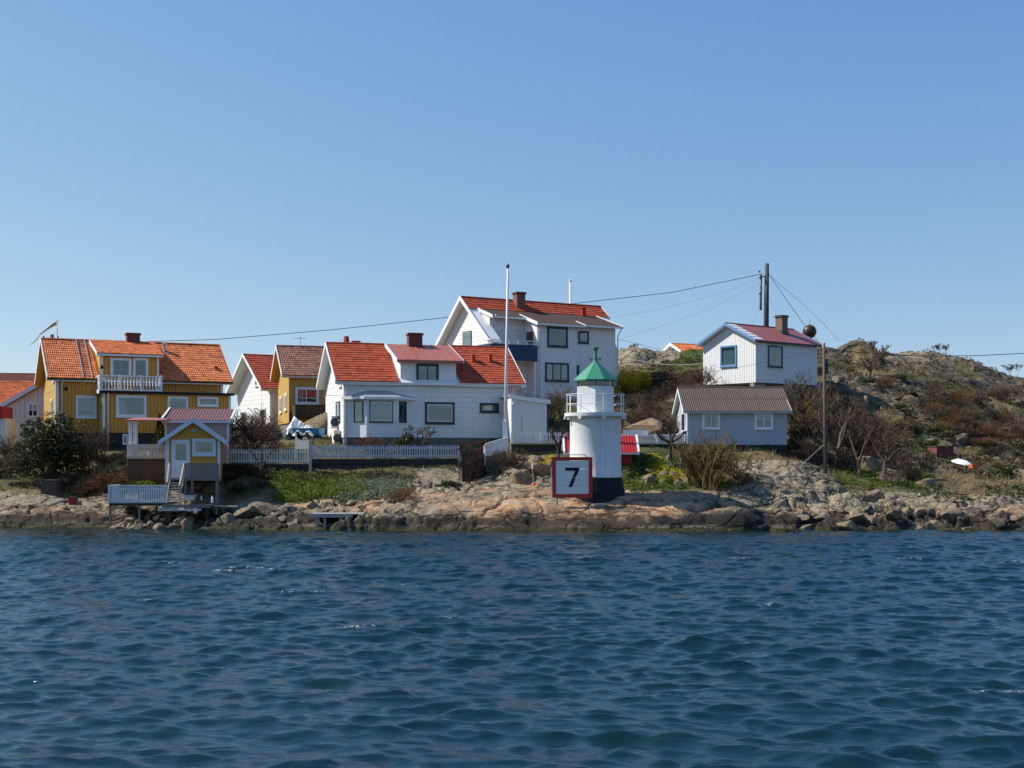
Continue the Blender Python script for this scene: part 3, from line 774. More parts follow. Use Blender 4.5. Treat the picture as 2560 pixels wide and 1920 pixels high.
def window(root, face, c, a0, a1, z0, z1, frame='trim', fw=.09, depth=.07, bars_v=(), bars_h=(), blind=None, sill=True, inner='trim', name='window'):
    """face 'v-': wall facing the camera at v=c; face 'u-': wall facing left at u=c. A frame with pane, sash bars, blind, sill as sub-parts"""
    def bx(mb, a, b, z_, y_, d0, d1, m=0):
        if face == 'v-': mb.box(a, b, c - d1, c - d0, z_, y_, m)
        else: mb.box(c - d1, c - d0, a, b, z_, y_, m)
    f = MB()
    bx(f, a0, a1, z1 - fw, z1, 0, depth); bx(f, a0, a1, z0, z0 + fw, 0, depth)
    bx(f, a0, a0 + fw, z0 + fw, z1 - fw, 0, depth - .002); bx(f, a1 - fw, a1, z0 + fw, z1 - fw, 0, depth - .002)
    w = f.build(name, M[frame], root)
    i = .035
    A0, A1, Z0, Z1 = a0 + fw, a1 - fw, z0 + fw, z1 - fw
    g = MB(); bx(g, A0, A1, Z0, Z1, .028, .034); g.build('pane', M['glass'], w)
    g = MB(); bx(g, A0, A1, Z0, Z1, .002, .008); g.build('room_behind_glass', M['interior'], w)
    sash = MB()
    sw = .045
    bx(sash, A0, A1, Z1 - sw, Z1, .036, .052); bx(sash, A0, A1, Z0, Z0 + sw, .036, .052)
    bx(sash, A0, A0 + sw, Z0 + sw, Z1 - sw, .036, .051); bx(sash, A1 - sw, A1, Z0 + sw, Z1 - sw, .036, .051)
    for t in bars_v:
        a = A0 + (A1 - A0) * t; bx(sash, a - .03, a + .03, Z0 + sw, Z1 - sw, .036, .056)
    for t in bars_h:
        z = Z0 + (Z1 - Z0) * t; bx(sash, A0 + sw, A1 - sw, z - .02, z + .02, .036, .054)
    sash.build('sash', M[inner], w)
    if blind:
        for (t0, t1, h0, h1, m) in blind:
            g = MB(); bx(g, A0 + (A1 - A0) * t0, A0 + (A1 - A0) * t1, Z0 + (Z1 - Z0) * h0, Z0 + (Z1 - Z0) * h1, .012, .018); g.build('blind' if m == 'blind' else 'curtain', M[m], w)
    if sill:
        g = MB(); bx(g, a0 - .03, a1 + .03, z0 - .04, z0 - .002, 0, depth + .05); g.build('sill', M[frame], w)
    return w

def boards(root, face, c, a0, a1, zb, ztop, mat, pitch=.2, gap=.028, t=.035, name='wall_board', holes=()):
    """upright boards, each an object; ztop a number or a function of a"""
    n = max(1, int(round((a1 - a0) / pitch))); w = (a1 - a0) / n
    for i in range(n):
        x0, x1 = a0 + i * w + gap / 2, a0 + (i + 1) * w - gap / 2
        zt = ztop if not callable(ztop) else min(ztop(x0), ztop(x1))
        if zt - zb < .08: continue
        tt = t + (i % 2) * .002
        spans = [(zb, zt)]
        for (h0, h1, g0, g1) in holes:
            if x0 > h0 and x1 < h1:
                spans = [q for s0, s1 in spans for q in ((s0, min(s1, g0)), (max(s0, g1), s1)) if q[1] - q[0] > .05]
        for s0, s1 in spans:
            if face == 'v-': piece(root, name, x0, x1, c - tt, c, s0, s1, mat)
            else: piece(root, name, c - tt, c, x0, x1, s0, s1, mat)

def panels(root, face, c, a0, a1, zb, zt, mat, rh=.31, pl=1.2, gap=.014, t=.03, clip=None, name='wall_panel', holes=()):
    """rows of facade panels with staggered joints"""
    nr = max(1, int(round((zt - zb) / rh))); h = (zt - zb) / nr
    for r in range(nr):
        z0, z1 = zb + r * h + gap / 2, zb + (r + 1) * h - gap / 2
        l, rr = a0, a1
        if clip:
            cl = clip(z1)
            if cl is None: continue
            l, rr = max(a0, cl[0]), min(a1, cl[1])
        x = l - (.6 if r % 2 else 0)
        while x < rr - .02:
            x0, x1 = max(l, x) + gap / 2, min(rr, x + pl) - gap / 2
            x += pl
            if x1 - x0 < .08: continue
            spans = [(x0, x1)]
            for (h0, h1, g0, g1) in holes:
                if z0 > g0 - .02 and z1 < g1 + .02:
                    spans = [q for s0, s1 in spans for q in ((s0, min(s1, h0)), (max(s0, h1), s1)) if q[1] - q[0] > .05]
            for s0, s1 in spans:
                if face == 'v-': piece(root, name, s0, s1, c - t, c, z0, z1, mat)
                else: piece(root, name, c - t, c, s0, s1, z0, z1, mat)

def tile_mesh(mat, w=.30, l=.40, flat=False):
    """one interlocking pantile: S-shaped across, thick lower edge; x along the eave, y up the slope"""
    pr = [(0, .006), (.16, .034), (.32, .046), (.48, .034), (.62, .010), (.80, 0.0), (1.0, .006)] if not flat else [(0, .012), (.12, .03), (.45, .034), (.55, .034), (.88, .03), (1.0, .012)]
    # two waves side by side in each tile
    hs = .62 if not flat else .8
    pr = [(x / 2, z * hs) for x, z in pr] + [(.5 + x / 2, z * hs) for x, z in pr[1:]]
    vs, fs = [], []
    n = len(pr)
    for (y, dz) in ((0, .042), (l, .004)):
        for (x, z) in pr: vs.append((x * w, y, z + dz))
    for (x, z) in pr: vs.append((x * w, 0.003, z + .006))
    for i in range(n - 1):
        fs.append((i, i + 1, n + i + 1, n + i)); fs.append((2 * n + i, 2 * n + i + 1, i + 1, i))
    return vs, fs

def tiles(root, u0, u1, v0, z0, v1, z1, mat, tw=.30, tl=.35, skip=None, single=300, flat=False, face=1, name='roof_tile', jitter=.008):
    """tile a slope that climbs from (v0,z0) at the eave to (v1,z1) at the ridge. The first `single` tiles (nearest the eye) are objects,
    the rest one joined mesh"""
    L = math.hypot(v1 - v0, z1 - z0); ang = math.atan2(z1 - z0, v1 - v0)
    nc = int(round((u1 - u0) / tw)); w = (u1 - u0) / nc
    nr = int(round(L / tl)); l = L / nr
    vs, fs = tile_mesh(mat, w, l + .05, flat)
    me = None
    vloc = [Vector(v) for v in vs]
    jv, jf, jt = [], [], []
    cnt = 0
    rr = random.Random(int(u0 * 100) + nc)
    for cidx in range(nc):
        for r in range(nr):
            u = u0 + cidx * w; d = r * l
            if skip and skip(u + w / 2, (r + .5) / nr): continue
            jz = rr.uniform(-jitter, jitter) * .4; jr = rr.uniform(-.006, .006)
            loc = Vector((u + rr.uniform(-.003, .003), v0 + d * math.cos(ang), z0 + d * math.sin(ang) + .012 + jz))
            if cnt < single:
                if me is None:
                    b = MB(); b.add(vs, fs); me = b.mesh('tile', M[mat], False)
                link(name, me, root, loc, (ang + jr, 0, rr.uniform(-.008, .008)))
                cnt += 1
            else:
                m = Matrix.Translation(loc) @ Matrix.Rotation(ang + jr, 4, 'X')
                n = len(jv); jv += [tuple(m @ p) for p in vloc]; jf += [tuple(i + n for i in f) for f in fs]
                jt += [rr.random()] * len(vs)
    if jf:
        m_ = bpy.data.meshes.new('tiles'); m_.from_pydata(jv, [], jf); m_.materials.append(M[mat])
        at = m_.attributes.new('tint', 'FLOAT', 'POINT'); at.data.foreach_set('value', np.array(jt, dtype=np.float32))
        o = link('roof_tiles', m_, root); o['kind'] = 'stuff'

def roof_deck(root, u0, u1, v0, vm, v1, ze, zr, mat, t=.14, ze2=None, name='roof'):
    """closed gable roof shell, ridge along u"""
    if ze2 is None: ze2 = ze
    b = MB()
    b.prism([(v0, ze), (vm, zr), (v1, ze2), (v1, ze2 - t), (vm, zr - t * 1.15), (v0, ze - t)], 0, u0, u1)
    return b.build(name, M[mat], root)

def verge(root, u, v0, vm, v1, ze, zr, mat='trim', h=.24, w=.035, z_up=.10, name='barge_board'):
    """two barge boards along a gable edge"""
    for (va, vb) in ((v0, vm), (v1, vm)):
        b = MB(); b.prism([(va, ze + z_up), (vb, zr + z_up), (vb, zr + z_up - h), (va, ze + z_up - h)], 0, u - w, u)
        b.build(name, M[mat], root)

def ridge_caps(root, u0, u1, v, z, mat, r=.10, l=.4):
    n = int(round((u1 - u0) / l)); w = (u1 - u0) / n
    me = None
    for i in range(n):
        if me is None:
            b = MB(); vs = []; k = 7
            for (x, s_) in ((0, 1.08), (w + .03, .95)):
                for j in range(k):
                    t = math.pi * j / (k - 1); vs.append((x, math.cos(t) * r * s_, math.sin(t) * r * s_ * .8))
            b.add(vs, [(j, j + 1, k + j + 1, k + j) for j in range(k - 1)] + [tuple(range(k)), tuple(range(2 * k - 1, k - 1, -1))])
            me = b.mesh('ridge tile', M[mat])
        link('ridge_tile', me, root, (u0 + i * w, v, z))

def gutter(root, u0, u1, v, z, mat='trim', r=.06, name='gutter'):
    b = MB(); k = 7; vs = []
    for x in (u0, u1):
        for rr_ in (r, r - .012):
            for j in range(k):
                t = math.pi + math.pi * j / (k - 1); vs.append((x, v + math.cos(t) * rr_, z + math.sin(t) * rr_))
    fs = []
    for q in (0, k):
        fs += [(q + j, q + j + 1, 2 * k + q + j + 1, 2 * k + q + j) for j in range(k - 1)]
    fs += [(0, k, 3 * k, 2 * k), (k - 1, 2 * k - 1, 4 * k - 1, 3 * k - 1)]
    b.add(vs, fs)
    return b.build(name, M[mat], root)

def pipe(root, pts, r=.045, mat='trim', name='downpipe'):
    return MB().tube(pts, r, 8).build(name, M[mat], root, True)

def chimney(root, u, v, w, d, z0, z1, mat='brick', crown='brick', lip=.06, name='chimney', pots=0):
    b = MB().box(u - w / 2, u + w / 2, v - d / 2, v + d / 2, z0, z1 - .14)
    c = b.build(name, M[mat], root)
    MB().box(u - w / 2 - lip, u + w / 2 + lip, v - d / 2 - lip, v + d / 2 + lip, z1 - .14, z1 - .03).box(u - w / 2 - lip * .4, u + w / 2 + lip * .4, v - d / 2 - lip * .4, v + d / 2 + lip * .4, z1 - .03, z1).build('chimney_crown', M[crown], c)
    MB().box(u - w / 2 - .05, u + w / 2 + .05, v - d / 2 - .05, v + d / 2 + .05, z0 - .1, z0 + .22).build('flashing', M['darkmetal'] if crown != 'redmetal' else M['redmetal'], c)
    return c

def vent(root, u, v, z0, z1, mat='darkmetal', r=.10, name='roof_vent'):
    return MB().lathe([(r * 1.5, z0), (r, z0 + .06), (r, z1 - .12), (r * 1.35, z1 - .12), (r * 1.35, z1 - .02), (r * .6, z1)], 12, (u, v)).build(name, M[mat], root, False)

def foundation(root, u0, u1, v0, v1, z0, z1, mat='stone', block=None, front=True):
    MB().box(u0, u1, v0, v1, z0, z1).build('foundation', M[mat], root)
    if block:
        rr = random.Random(int(u0 * 10) + 5)
        rows = max(1, int(round((z1 - z0) / .34))); h = (z1 - z0) / rows
        for r in range(rows):
            x = u0
            while x < u1 - .1:
                w = rr.uniform(.38, .8); x1 = min(u1, x + w)
                piece(root, 'stone', x + .012, x1 - .012, v0 - rr.uniform(.02, .05), v0 + .05, z0 + r * h + .012, z0 + (r + 1) * h - .012, mat, (rr.uniform(-.02, .02), rr.uniform(-.02, .02), rr.uniform(-.02, .02)))
                x = x1
            x = v0
            while x < v1 - .1:
                w = rr.uniform(.38, .8); x1 = min(v1, x + w)
                piece(root, 'stone', u0 - rr.uniform(.02, .05), u0 + .05, x + .012, x1 - .012, z0 + r * h + .012, z0 + (r + 1) * h - .012, mat)
                x = x1

def walls(root, u0, u1, v0, v1, z0, ze, zr=None, vm=None, mat='white', name='wall'):
    b = MB()
    if zr is None: b.box(u0, u1, v0, v1, z0, ze)
    else: b.prism([(v0, z0), (v0, ze), (vm, zr), (v1, ze), (v1, z0)], 0, u0, u1)
    return b.build(name, M[mat], root)

# ---------- ochre house on the left
def house_ochre():
    L, D, ze, zr = 11.1, 7.46, 8.32 - 4.3, 10.95 - 4.3
    h = House('house', 'large ochre yellow wooden house with orange pantiles and a dormer over a white balcony', 'house', -27.73, 74, 26.4, 4.3)
    r = h.root; m = D / 2
    og, oe = .55, .38
    sl = (zr - ze) / m
    z0 = h.hit(190, 1082, oe)[1]
    up = lambda v: ze + sl * v - .16
    walls(r, og, L - og, oe, D - oe, z0, up(oe), zr - .16, m, 'yellow')
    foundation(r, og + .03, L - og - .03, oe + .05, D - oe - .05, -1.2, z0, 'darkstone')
    roof_deck(r, 0, L, 0, m, D, ze, zr, 'yellow2')
    # main front, left of the extension
    ev = -1.0                                             # front of the extension
    ux0 = h.hit(257, 1030, ev)[0]; ux1 = h.hit(576, 1030, ev)[0]
    zx = h.hit(400, 984, ev)[1]
    wa = h.rect(189, 989, 241.5, 1045, oe - .03)
    boards(r, 'v-', oe, og, ux0 + .1, z0, up(oe) + .02, 'yellow', .215)
    boards(r, 'v-', oe, ux0 + .1, L - og, zx + .05, up(oe) + .02, 'yellow', .215)
    window(r, 'v-', oe - .03, *wa, 'trim', .11, blind=[(0, 1, .3, 1, 'blind')])
    # left gable
    gt = lambda v: min(up(v), up(D - v))
    boards(r, 'u-', og, oe, D - oe, z0, gt, 'yellow2', .215)
    wg = h.rectu(107, 999, 116, 1036, og - .03)
    window(r, 'u-', og - .03, m - 1.9, m - .9, z0 + .9, z0 + 2.1, 'trim', .1, bars_v=(.5,))
    window(r, 'u-', og - .03, .9, 1.7, ze - .15, ze + .55, 'trim', .1)
    MB().box(og - .05, og, oe, D - oe, ze - .65, ze - .60).build('moulding', M['yellow2'], r)
    for (u, v) in ((og - .035, oe - .05),):
        MB().box(u - .01, u + .15, v - .015, v + .02, z0, up(oe)).box(u - .03, u - .01, v - .015, v + .14, z0, up(oe)).build('corner_board', M['trim'], r)
    MB().box(L - og - .12, L - og + .03, oe - .05, oe - .033, zx, up(oe)).build('corner_board', M['trim'], r)
    verge(r, 0, 0, m, D, ze, zr)
    verge(r, L + .035, 0, m, D, ze, zr, 'tileorange', h=.16)
    gutter(r, -.02, ux0 + .1, -.06, ze - .03, 'black')
    gutter(r, h.hit(404, 950, 0)[0], L, -.06, ze - .03, 'black')
    MB().box(0, L, -.01, .012, ze - .16, ze - .04).build('eave_board', M['trim'], r)
    pu = og + .3
    pipe(r, [(pu, -.05, ze - .1), (pu, oe - .12, ze - .45), (pu, oe - .12, -.9)])
    # dormer
    dl, dr = h.hit(253, 915, oe)[0], h.hit(396, 915, oe)[0]
    dv0, dzt = .05, h.hit(322, 886, .05)[1]
    dvt = m - .35; dzr = ze + sl * dvt + .22
    dpz = lambda v: dzt + (dzr - dzt) * (v - dv0) / (dvt - dv0)
    b = MB(); b.prism([(oe, ze - .6), (oe, dpz(oe) - .12), (dvt, dpz(dvt) - .12), (dvt, ze)], 0, dl, dr); b.build('dormer_wall', M['yellow'], r)
    boards(r, 'v-', oe, dl, dr, ze - .6, dpz(oe) - .12, 'yellow', .215, t=.035)
    for i, v in enumerate(np.arange(oe + .02, dvt - .3, .215)):
        piece(r, 'wall_board', dl - .03, dl, v, v + .2, ze + sl * v - .05, dpz(v) - .13, 'yellow2')
    b = MB(); b.prism([(dv0, dzt), (dvt, dzr), (dvt, dzr - .13), (dv0, dzt - .13)], 0, dl - .28, dr + .24); b.build('dormer_roof', M['yellow2'], r)
    skipd = lambda u, t: dl - .12 < u < dr + .12 and t < .93
    tiles(r, dl - .26, dr + .24, dv0 - .02, dzt, dvt, dzr, 'tileorange', .225, .27, single=70)
    b = MB(); b.prism([(dv0, dzt + .08), (dvt, dzr + .08), (dvt, dzr - .15), (dv0, dzt - .15)], 0, dl - .31, dl - .28); b.build('barge_board', M['trim'], r)
    b = MB(); b.prism([(dv0, dzt + .06), (dvt, dzr + .06), (dvt, dzr - .12), (dv0, dzt - .12)], 0, dr + .24, dr + .27); b.build('barge_board', M['tileorange'], r)
    MB().box(dl - .28, dr + .24, dv0 - .03, dv0 - .002, dzt - .12, dzt - .01).build('eave_board', M['trim'], r)
    for u in (dl - .03, dr - .1): MB().box(u, u + .13, oe - .06, oe - .036, ze - .6, dpz(oe) - .12).build('corner_board', M['trim'], r)
    window(r, 'v-', oe - .035, *h.rect(276, 895, 328, 944, oe - .035), 'trim', .11, blind=[(.45, .6, .3, .8, 'blind')], sill=False)
    d = window(r, 'v-', oe - .035, *h.rect(332.5, 895, 370, 962, oe - .035), 'trim', .1, name='balcony_door', sill=False)
    lu = dl - .12
    pipe(r, [(lu, dv0 - .03, dzt - .1), (lu + .05, oe - .1, dzt - .4), (lu + .05, oe - .1, ze - .2)], .04)
    # roof
    cu, cz = h.hit(333, 861, m - .4)[0], zr
    tiles(r, .02, L - .02, -.06, ze, m - .02, zr - .03, 'tileorange', .225, .27, skip=skipd, single=225)
    ridge_caps(r, 0, L, m, zr + .02, 'tileorange')
    b = MB(); b.add([(0, D, ze + .02), (L, D, ze + .02), (L, m, zr + .02), (0, m, zr + .02)], [(0, 1, 2, 3)]); b.build('rear_roof', M['tileorange'], r)
    chimney(r, cu, m - .25, .80, .62, zr - .6, h.hit(333, 833, m - .25)[1], 'brick2', 'brick2')
    vu, vz = h.hit(411, 878, 2.9); vent(r, vu, 2.9, ze + sl * 2.9, h.hit(411, 857, 2.9)[1], 'metal', .1)
    MB().box(vu - .22, vu + .22, 2.55, 2.62, ze + sl * 2.55 + .06, ze + sl * 2.55 + .13).build('snow_guard', M['trim'], r)
    vu, vz = h.hit(540, 928, 1.2); vent(r, vu, 1.2, ze + sl * 1.2, h.hit(540, 915, 1.2)[1], 'redboard', .09)
    # ladder on the roof
    for px_ in (200, 222):
        a = h.hit(px_ + 9, 944, 0)[0]
        MB().beam((a, -.05, ze + .1), (a, m - .1, zr + .06), .045, .05).build('ladder_rail', M['metal'], r)
    a, b_ = h.hit(209, 944, 0)[0], h.hit(231, 944, 0)[0]
    for k in range(13):
        v = .15 + k * .28
        MB().beam((a, v, ze + sl * v + .13), (b_, v, ze + sl * v + .13), .025, .025).build('ladder_rung', M['metal'], r)
    # extension with flat roof
    walls(r, ux0, ux1, ev, oe - .04, z0, zx, mat='yellow', name='extension_wall')
    foundation(r, ux0 + .03, ux1 - .03, ev + .05, oe, -1.2, z0, 'darkstone')
    w1 = h.rect(289.6, 988, 366, 1043, ev - .03); w2 = h.rect(418.6, 991, 470, 1042, ev - .03); w3 = h.rect(493.5, 992, 545, 1016, ev - .03)
    boards(r, 'v-', ev, ux0 + .02, ux1 - .02, z0, zx, 'yellow', .215)
    boards(r, 'u-', ux0, ev, oe - .05, z0, zx, 'yellow2', .215)
    window(r, 'v-', ev - .03, *w1, 'trim', .12, blind=[(.05, .3, 0, .8, 'curtain')])
    window(r, 'v-', ev - .03, *w2, 'trim', .10, blind=[(0, 1, .78, 1, 'curtain')])
    window(r, 'v-', ev - .03, *w3, 'trim', .10, blind=[(.2, .8, 0, .7, 'blind')])
    MB().box(ux0 - .22, ux1 + .18, ev - .3, oe - .04, zx, zx + .1).build('flat_roof', M['black'], r)
    MB().box(ux0 - .28, ux0 - .22, ev - .3, oe - .2, zx - .06, zx + .16).build('fascia', M['trim'], r)
    MB().box(ux0 - .22, ux1 + .18, ev - .27, ev - .03, zx - .05, zx - .003).build('eave_board', M['darkwood'], r)
    for u in (ux0 - .02, ux1 - .12): MB().box(u, u + .14, ev - .06, ev - .033, z0 - .1, zx - .05).build('corner_board', M['trim'], r)
    pipe(r, [(ux0 + .28, ev - .24, zx), (ux0 + .28, ev - .1, zx - .3), (ux0 + .28, ev - .1, -1.0)])
    window(r, 'v-', ev + .04, *h.rect(306, 1085, 319, 1112, ev + .04), 'trim', .07, sill=False, name='cellar_window')
    # balcony of turned balusters
    bu0, bu1 = h.hit(250, 960, ev - .1)[0], h.hit(402, 960, ev - .1)[0]
    bt, bb = h.hit(322, 940, ev - .1)[1], zx + .12
    bal = MB().lathe([(.028, bb + .08), (.045, bb + .12), (.022, bb + .2), (.05, bb + .36), (.024, bb + .62), (.04, bt - .12), (.03, bt - .05)], 6).mesh('baluster', M['trim'])
    n = 19
    v = ev - .18
    for i in range(n): link('baluster', bal, r, (bu0 + .12 + (bu1 - bu0 - .24) * i / (n - 1), v, 0))
    for i in range(7): link('baluster', bal, r, (bu0 + .02, v + .14 + i * .19, 0)); link('baluster', bal, r, (bu1 - .02, v + .14 + i * .19, 0))
    for z_ in (bb, bt - .05):
        MB().box(bu0 - .04, bu1 + .04, v - .05, v + .05, z_, z_ + .07).build('balcony_rail', M['trim'], r)
        MB().box(bu0 - .03, bu0 + .06, v + .05, oe - .05, z_, z_ + .068).build('balcony_rail', M['trim'], r)
        MB().box(bu1 - .06, bu1 + .03, v + .05, oe - .05, z_, z_ + .068).build('balcony_rail', M['trim'], r)
    for t in (0, .335, .665, 1):
        u = bu0 + (bu1 - bu0) * t
        MB().box(u - .06, u + .06, v - .065, v + .055, zx + .1, bt + .06).build('balcony_post', M['trim'], r)
    # outdoor lamp
    lu, lz = h.hit(165, 972, oe - .1); MB().lathe([(.04, lz - .1), (.09, lz - .02), (.05, lz + .1)], 8, (lu, oe - .12)).box(lu - .02, lu + .02, oe - .12, oe, lz + .05, lz + .08).build('wall_lamp', M['black'], r)
    lu, lz = h.hit(255, 918, oe - .1); MB().lathe([(.04, lz - .1), (.09, lz - .02), (.05, lz + .1)], 8, (lu, oe - .14)).box(lu - .02, lu + .02, oe - .12, oe, lz + .05, lz + .08).build('wall_lamp', M['black'], r)
house_ochre()

# ---------- grey shed with a red roof, between the ochre house and the boathouse
def garden_shed():
    h = House('shed', 'low grey shed with a red sheet roof, behind the small yellow boathouse', 'shed', P(407, 1040, 70).x, 70, 8, 3.1)
    r = h.root
    u1 = h.hit(576, 1040, 0)[0]
    zt = h.hit(490, 1050, 0)[1]; zr_ = h.hit(490, 1036, 1.7)[1]
    MB().box(.1, u1 - .12, .22, 3.2, -.6, zt - .05).build('wall', M['greyboard'], r)
    panels(r, 'v-', .22, .12, u1 - .14, -.5, zt - .1, 'greyboard', .38, 3.0)
    b = MB(); b.prism([(0, zt), (3.4, zt + (zr_ - zt) * 2), (3.4, zt + (zr_ - zt) * 2 - .1), (0, zt - .06)], 0, 0, u1); b.build('roof', M['shedroof'], r)
    n = 22
    for i in range(n + 1):
        u = .03 + (u1 - .06) * i / n
        MB().beam((u, -.01, zt + .02), (u, 3.38, zt + (zr_ - zt) * 2 + .02), .03, .035).build('roof_rib', M['shedroof'], r)
    MB().box(-.06, u1 + .06, -.05, -.01, zt - .17, zt - .02).build('fascia', M['blueish'], r)
    for u in (-.1, u1): MB().beam((u + .05, -.06, zt + .03), (u + .05, 3.4, zt + (zr_ - zt) * 2 + .03), .1, .14).build('barge_board', M['trim'], r)
    for u in (.08, u1 - .2): MB().box(u, u + .12, .17, .2, -.5, zt - .1).build('corner_board', M['trim'], r)
M['shedroof'] = paint('dull pinkish grey roof', (.25, .12, .11), .1, .6, .2, (.4, .25, .22))
M['blueish'] = paint('pale blue grey trim', (.60, .68, .74), .06, .5, .1)
garden_shed()

# ---------- terrace with pink canopy at the ochre house
def terrace():
    h = House('terrace', 'raised brick terrace with pale railing and pink canopy on white posts', 'terrace', P(318, 1111, 68.6).x, 68.6, 6, 2.2)
    r = h.root
    u1 = h.hit(414, 1120, 0)[0]
    zf = h.hit(365, 1146, 0)[1]; zt = h.hit(365, 1111, 0)[1]
    zc = h.hit(365, 1050, 0)[1]
    MB().box(.02, u1 - .02, .06, 2.6, -.9, zf).build('base_wall', M['brickold'], r)
    MB().box(-.02, u1, -.04, 2.6, zf, zf + .08).build('terrace_floor', M['brownwood'], r)
    n = 27
    for i in range(n):
        u = u1 * i / n
        piece(r, 'railing_board', u + .012, u + u1 / n - .022, -.06, -.035, zf - .02, zt - .03, 'beige')
    MB().box(0, u1, -.035, .03, zt - .16, zt - .10).box(0, u1, -.035, .03, zf + .10, zf + .16).box(-.02, u1 + .01, -.08, .05, zt - .03, zt + .01).build('handrail', M['beige'], r)
    for i in range(12):
        v = .05 + i * .19
        piece(r, 'railing_board', -.03, -.005, v, v + .14, zf, zt - .03, 'beige')
    MB().box(-.05, .05, 0, 2.4, zt - .03, zt + .008).build('handrail', M['beige'], r)
    for (u, v) in ((.10, .1), (.42, .1), (.08, 2.2)): MB().box(u - .06, u + .06, v, v + .12, zf, zc).build('post', M['trim'], r)
    for k in range(2): piece(r, 'lattice_board', .18 + k * .1, .24 + k * .1, .12, .15, zf + .02, zc - .02, 'trim')
    b = MB(); b.prism([(-.15, zc), (2.5, zc + .2), (2.5, zc + .15), (-.15, zc - .05)], 0, -.1, u1 - .06); b.build('canopy', M['pinkroof'], r)
    t = MB().lathe([(.16, zf + .08), (.15, zf + .6), (.35, zf + .6), (.35, zf + .64)], 10, (1.1, 1.0)).build('garden_table', M['metal'], r)
    tag(r)
terrace()

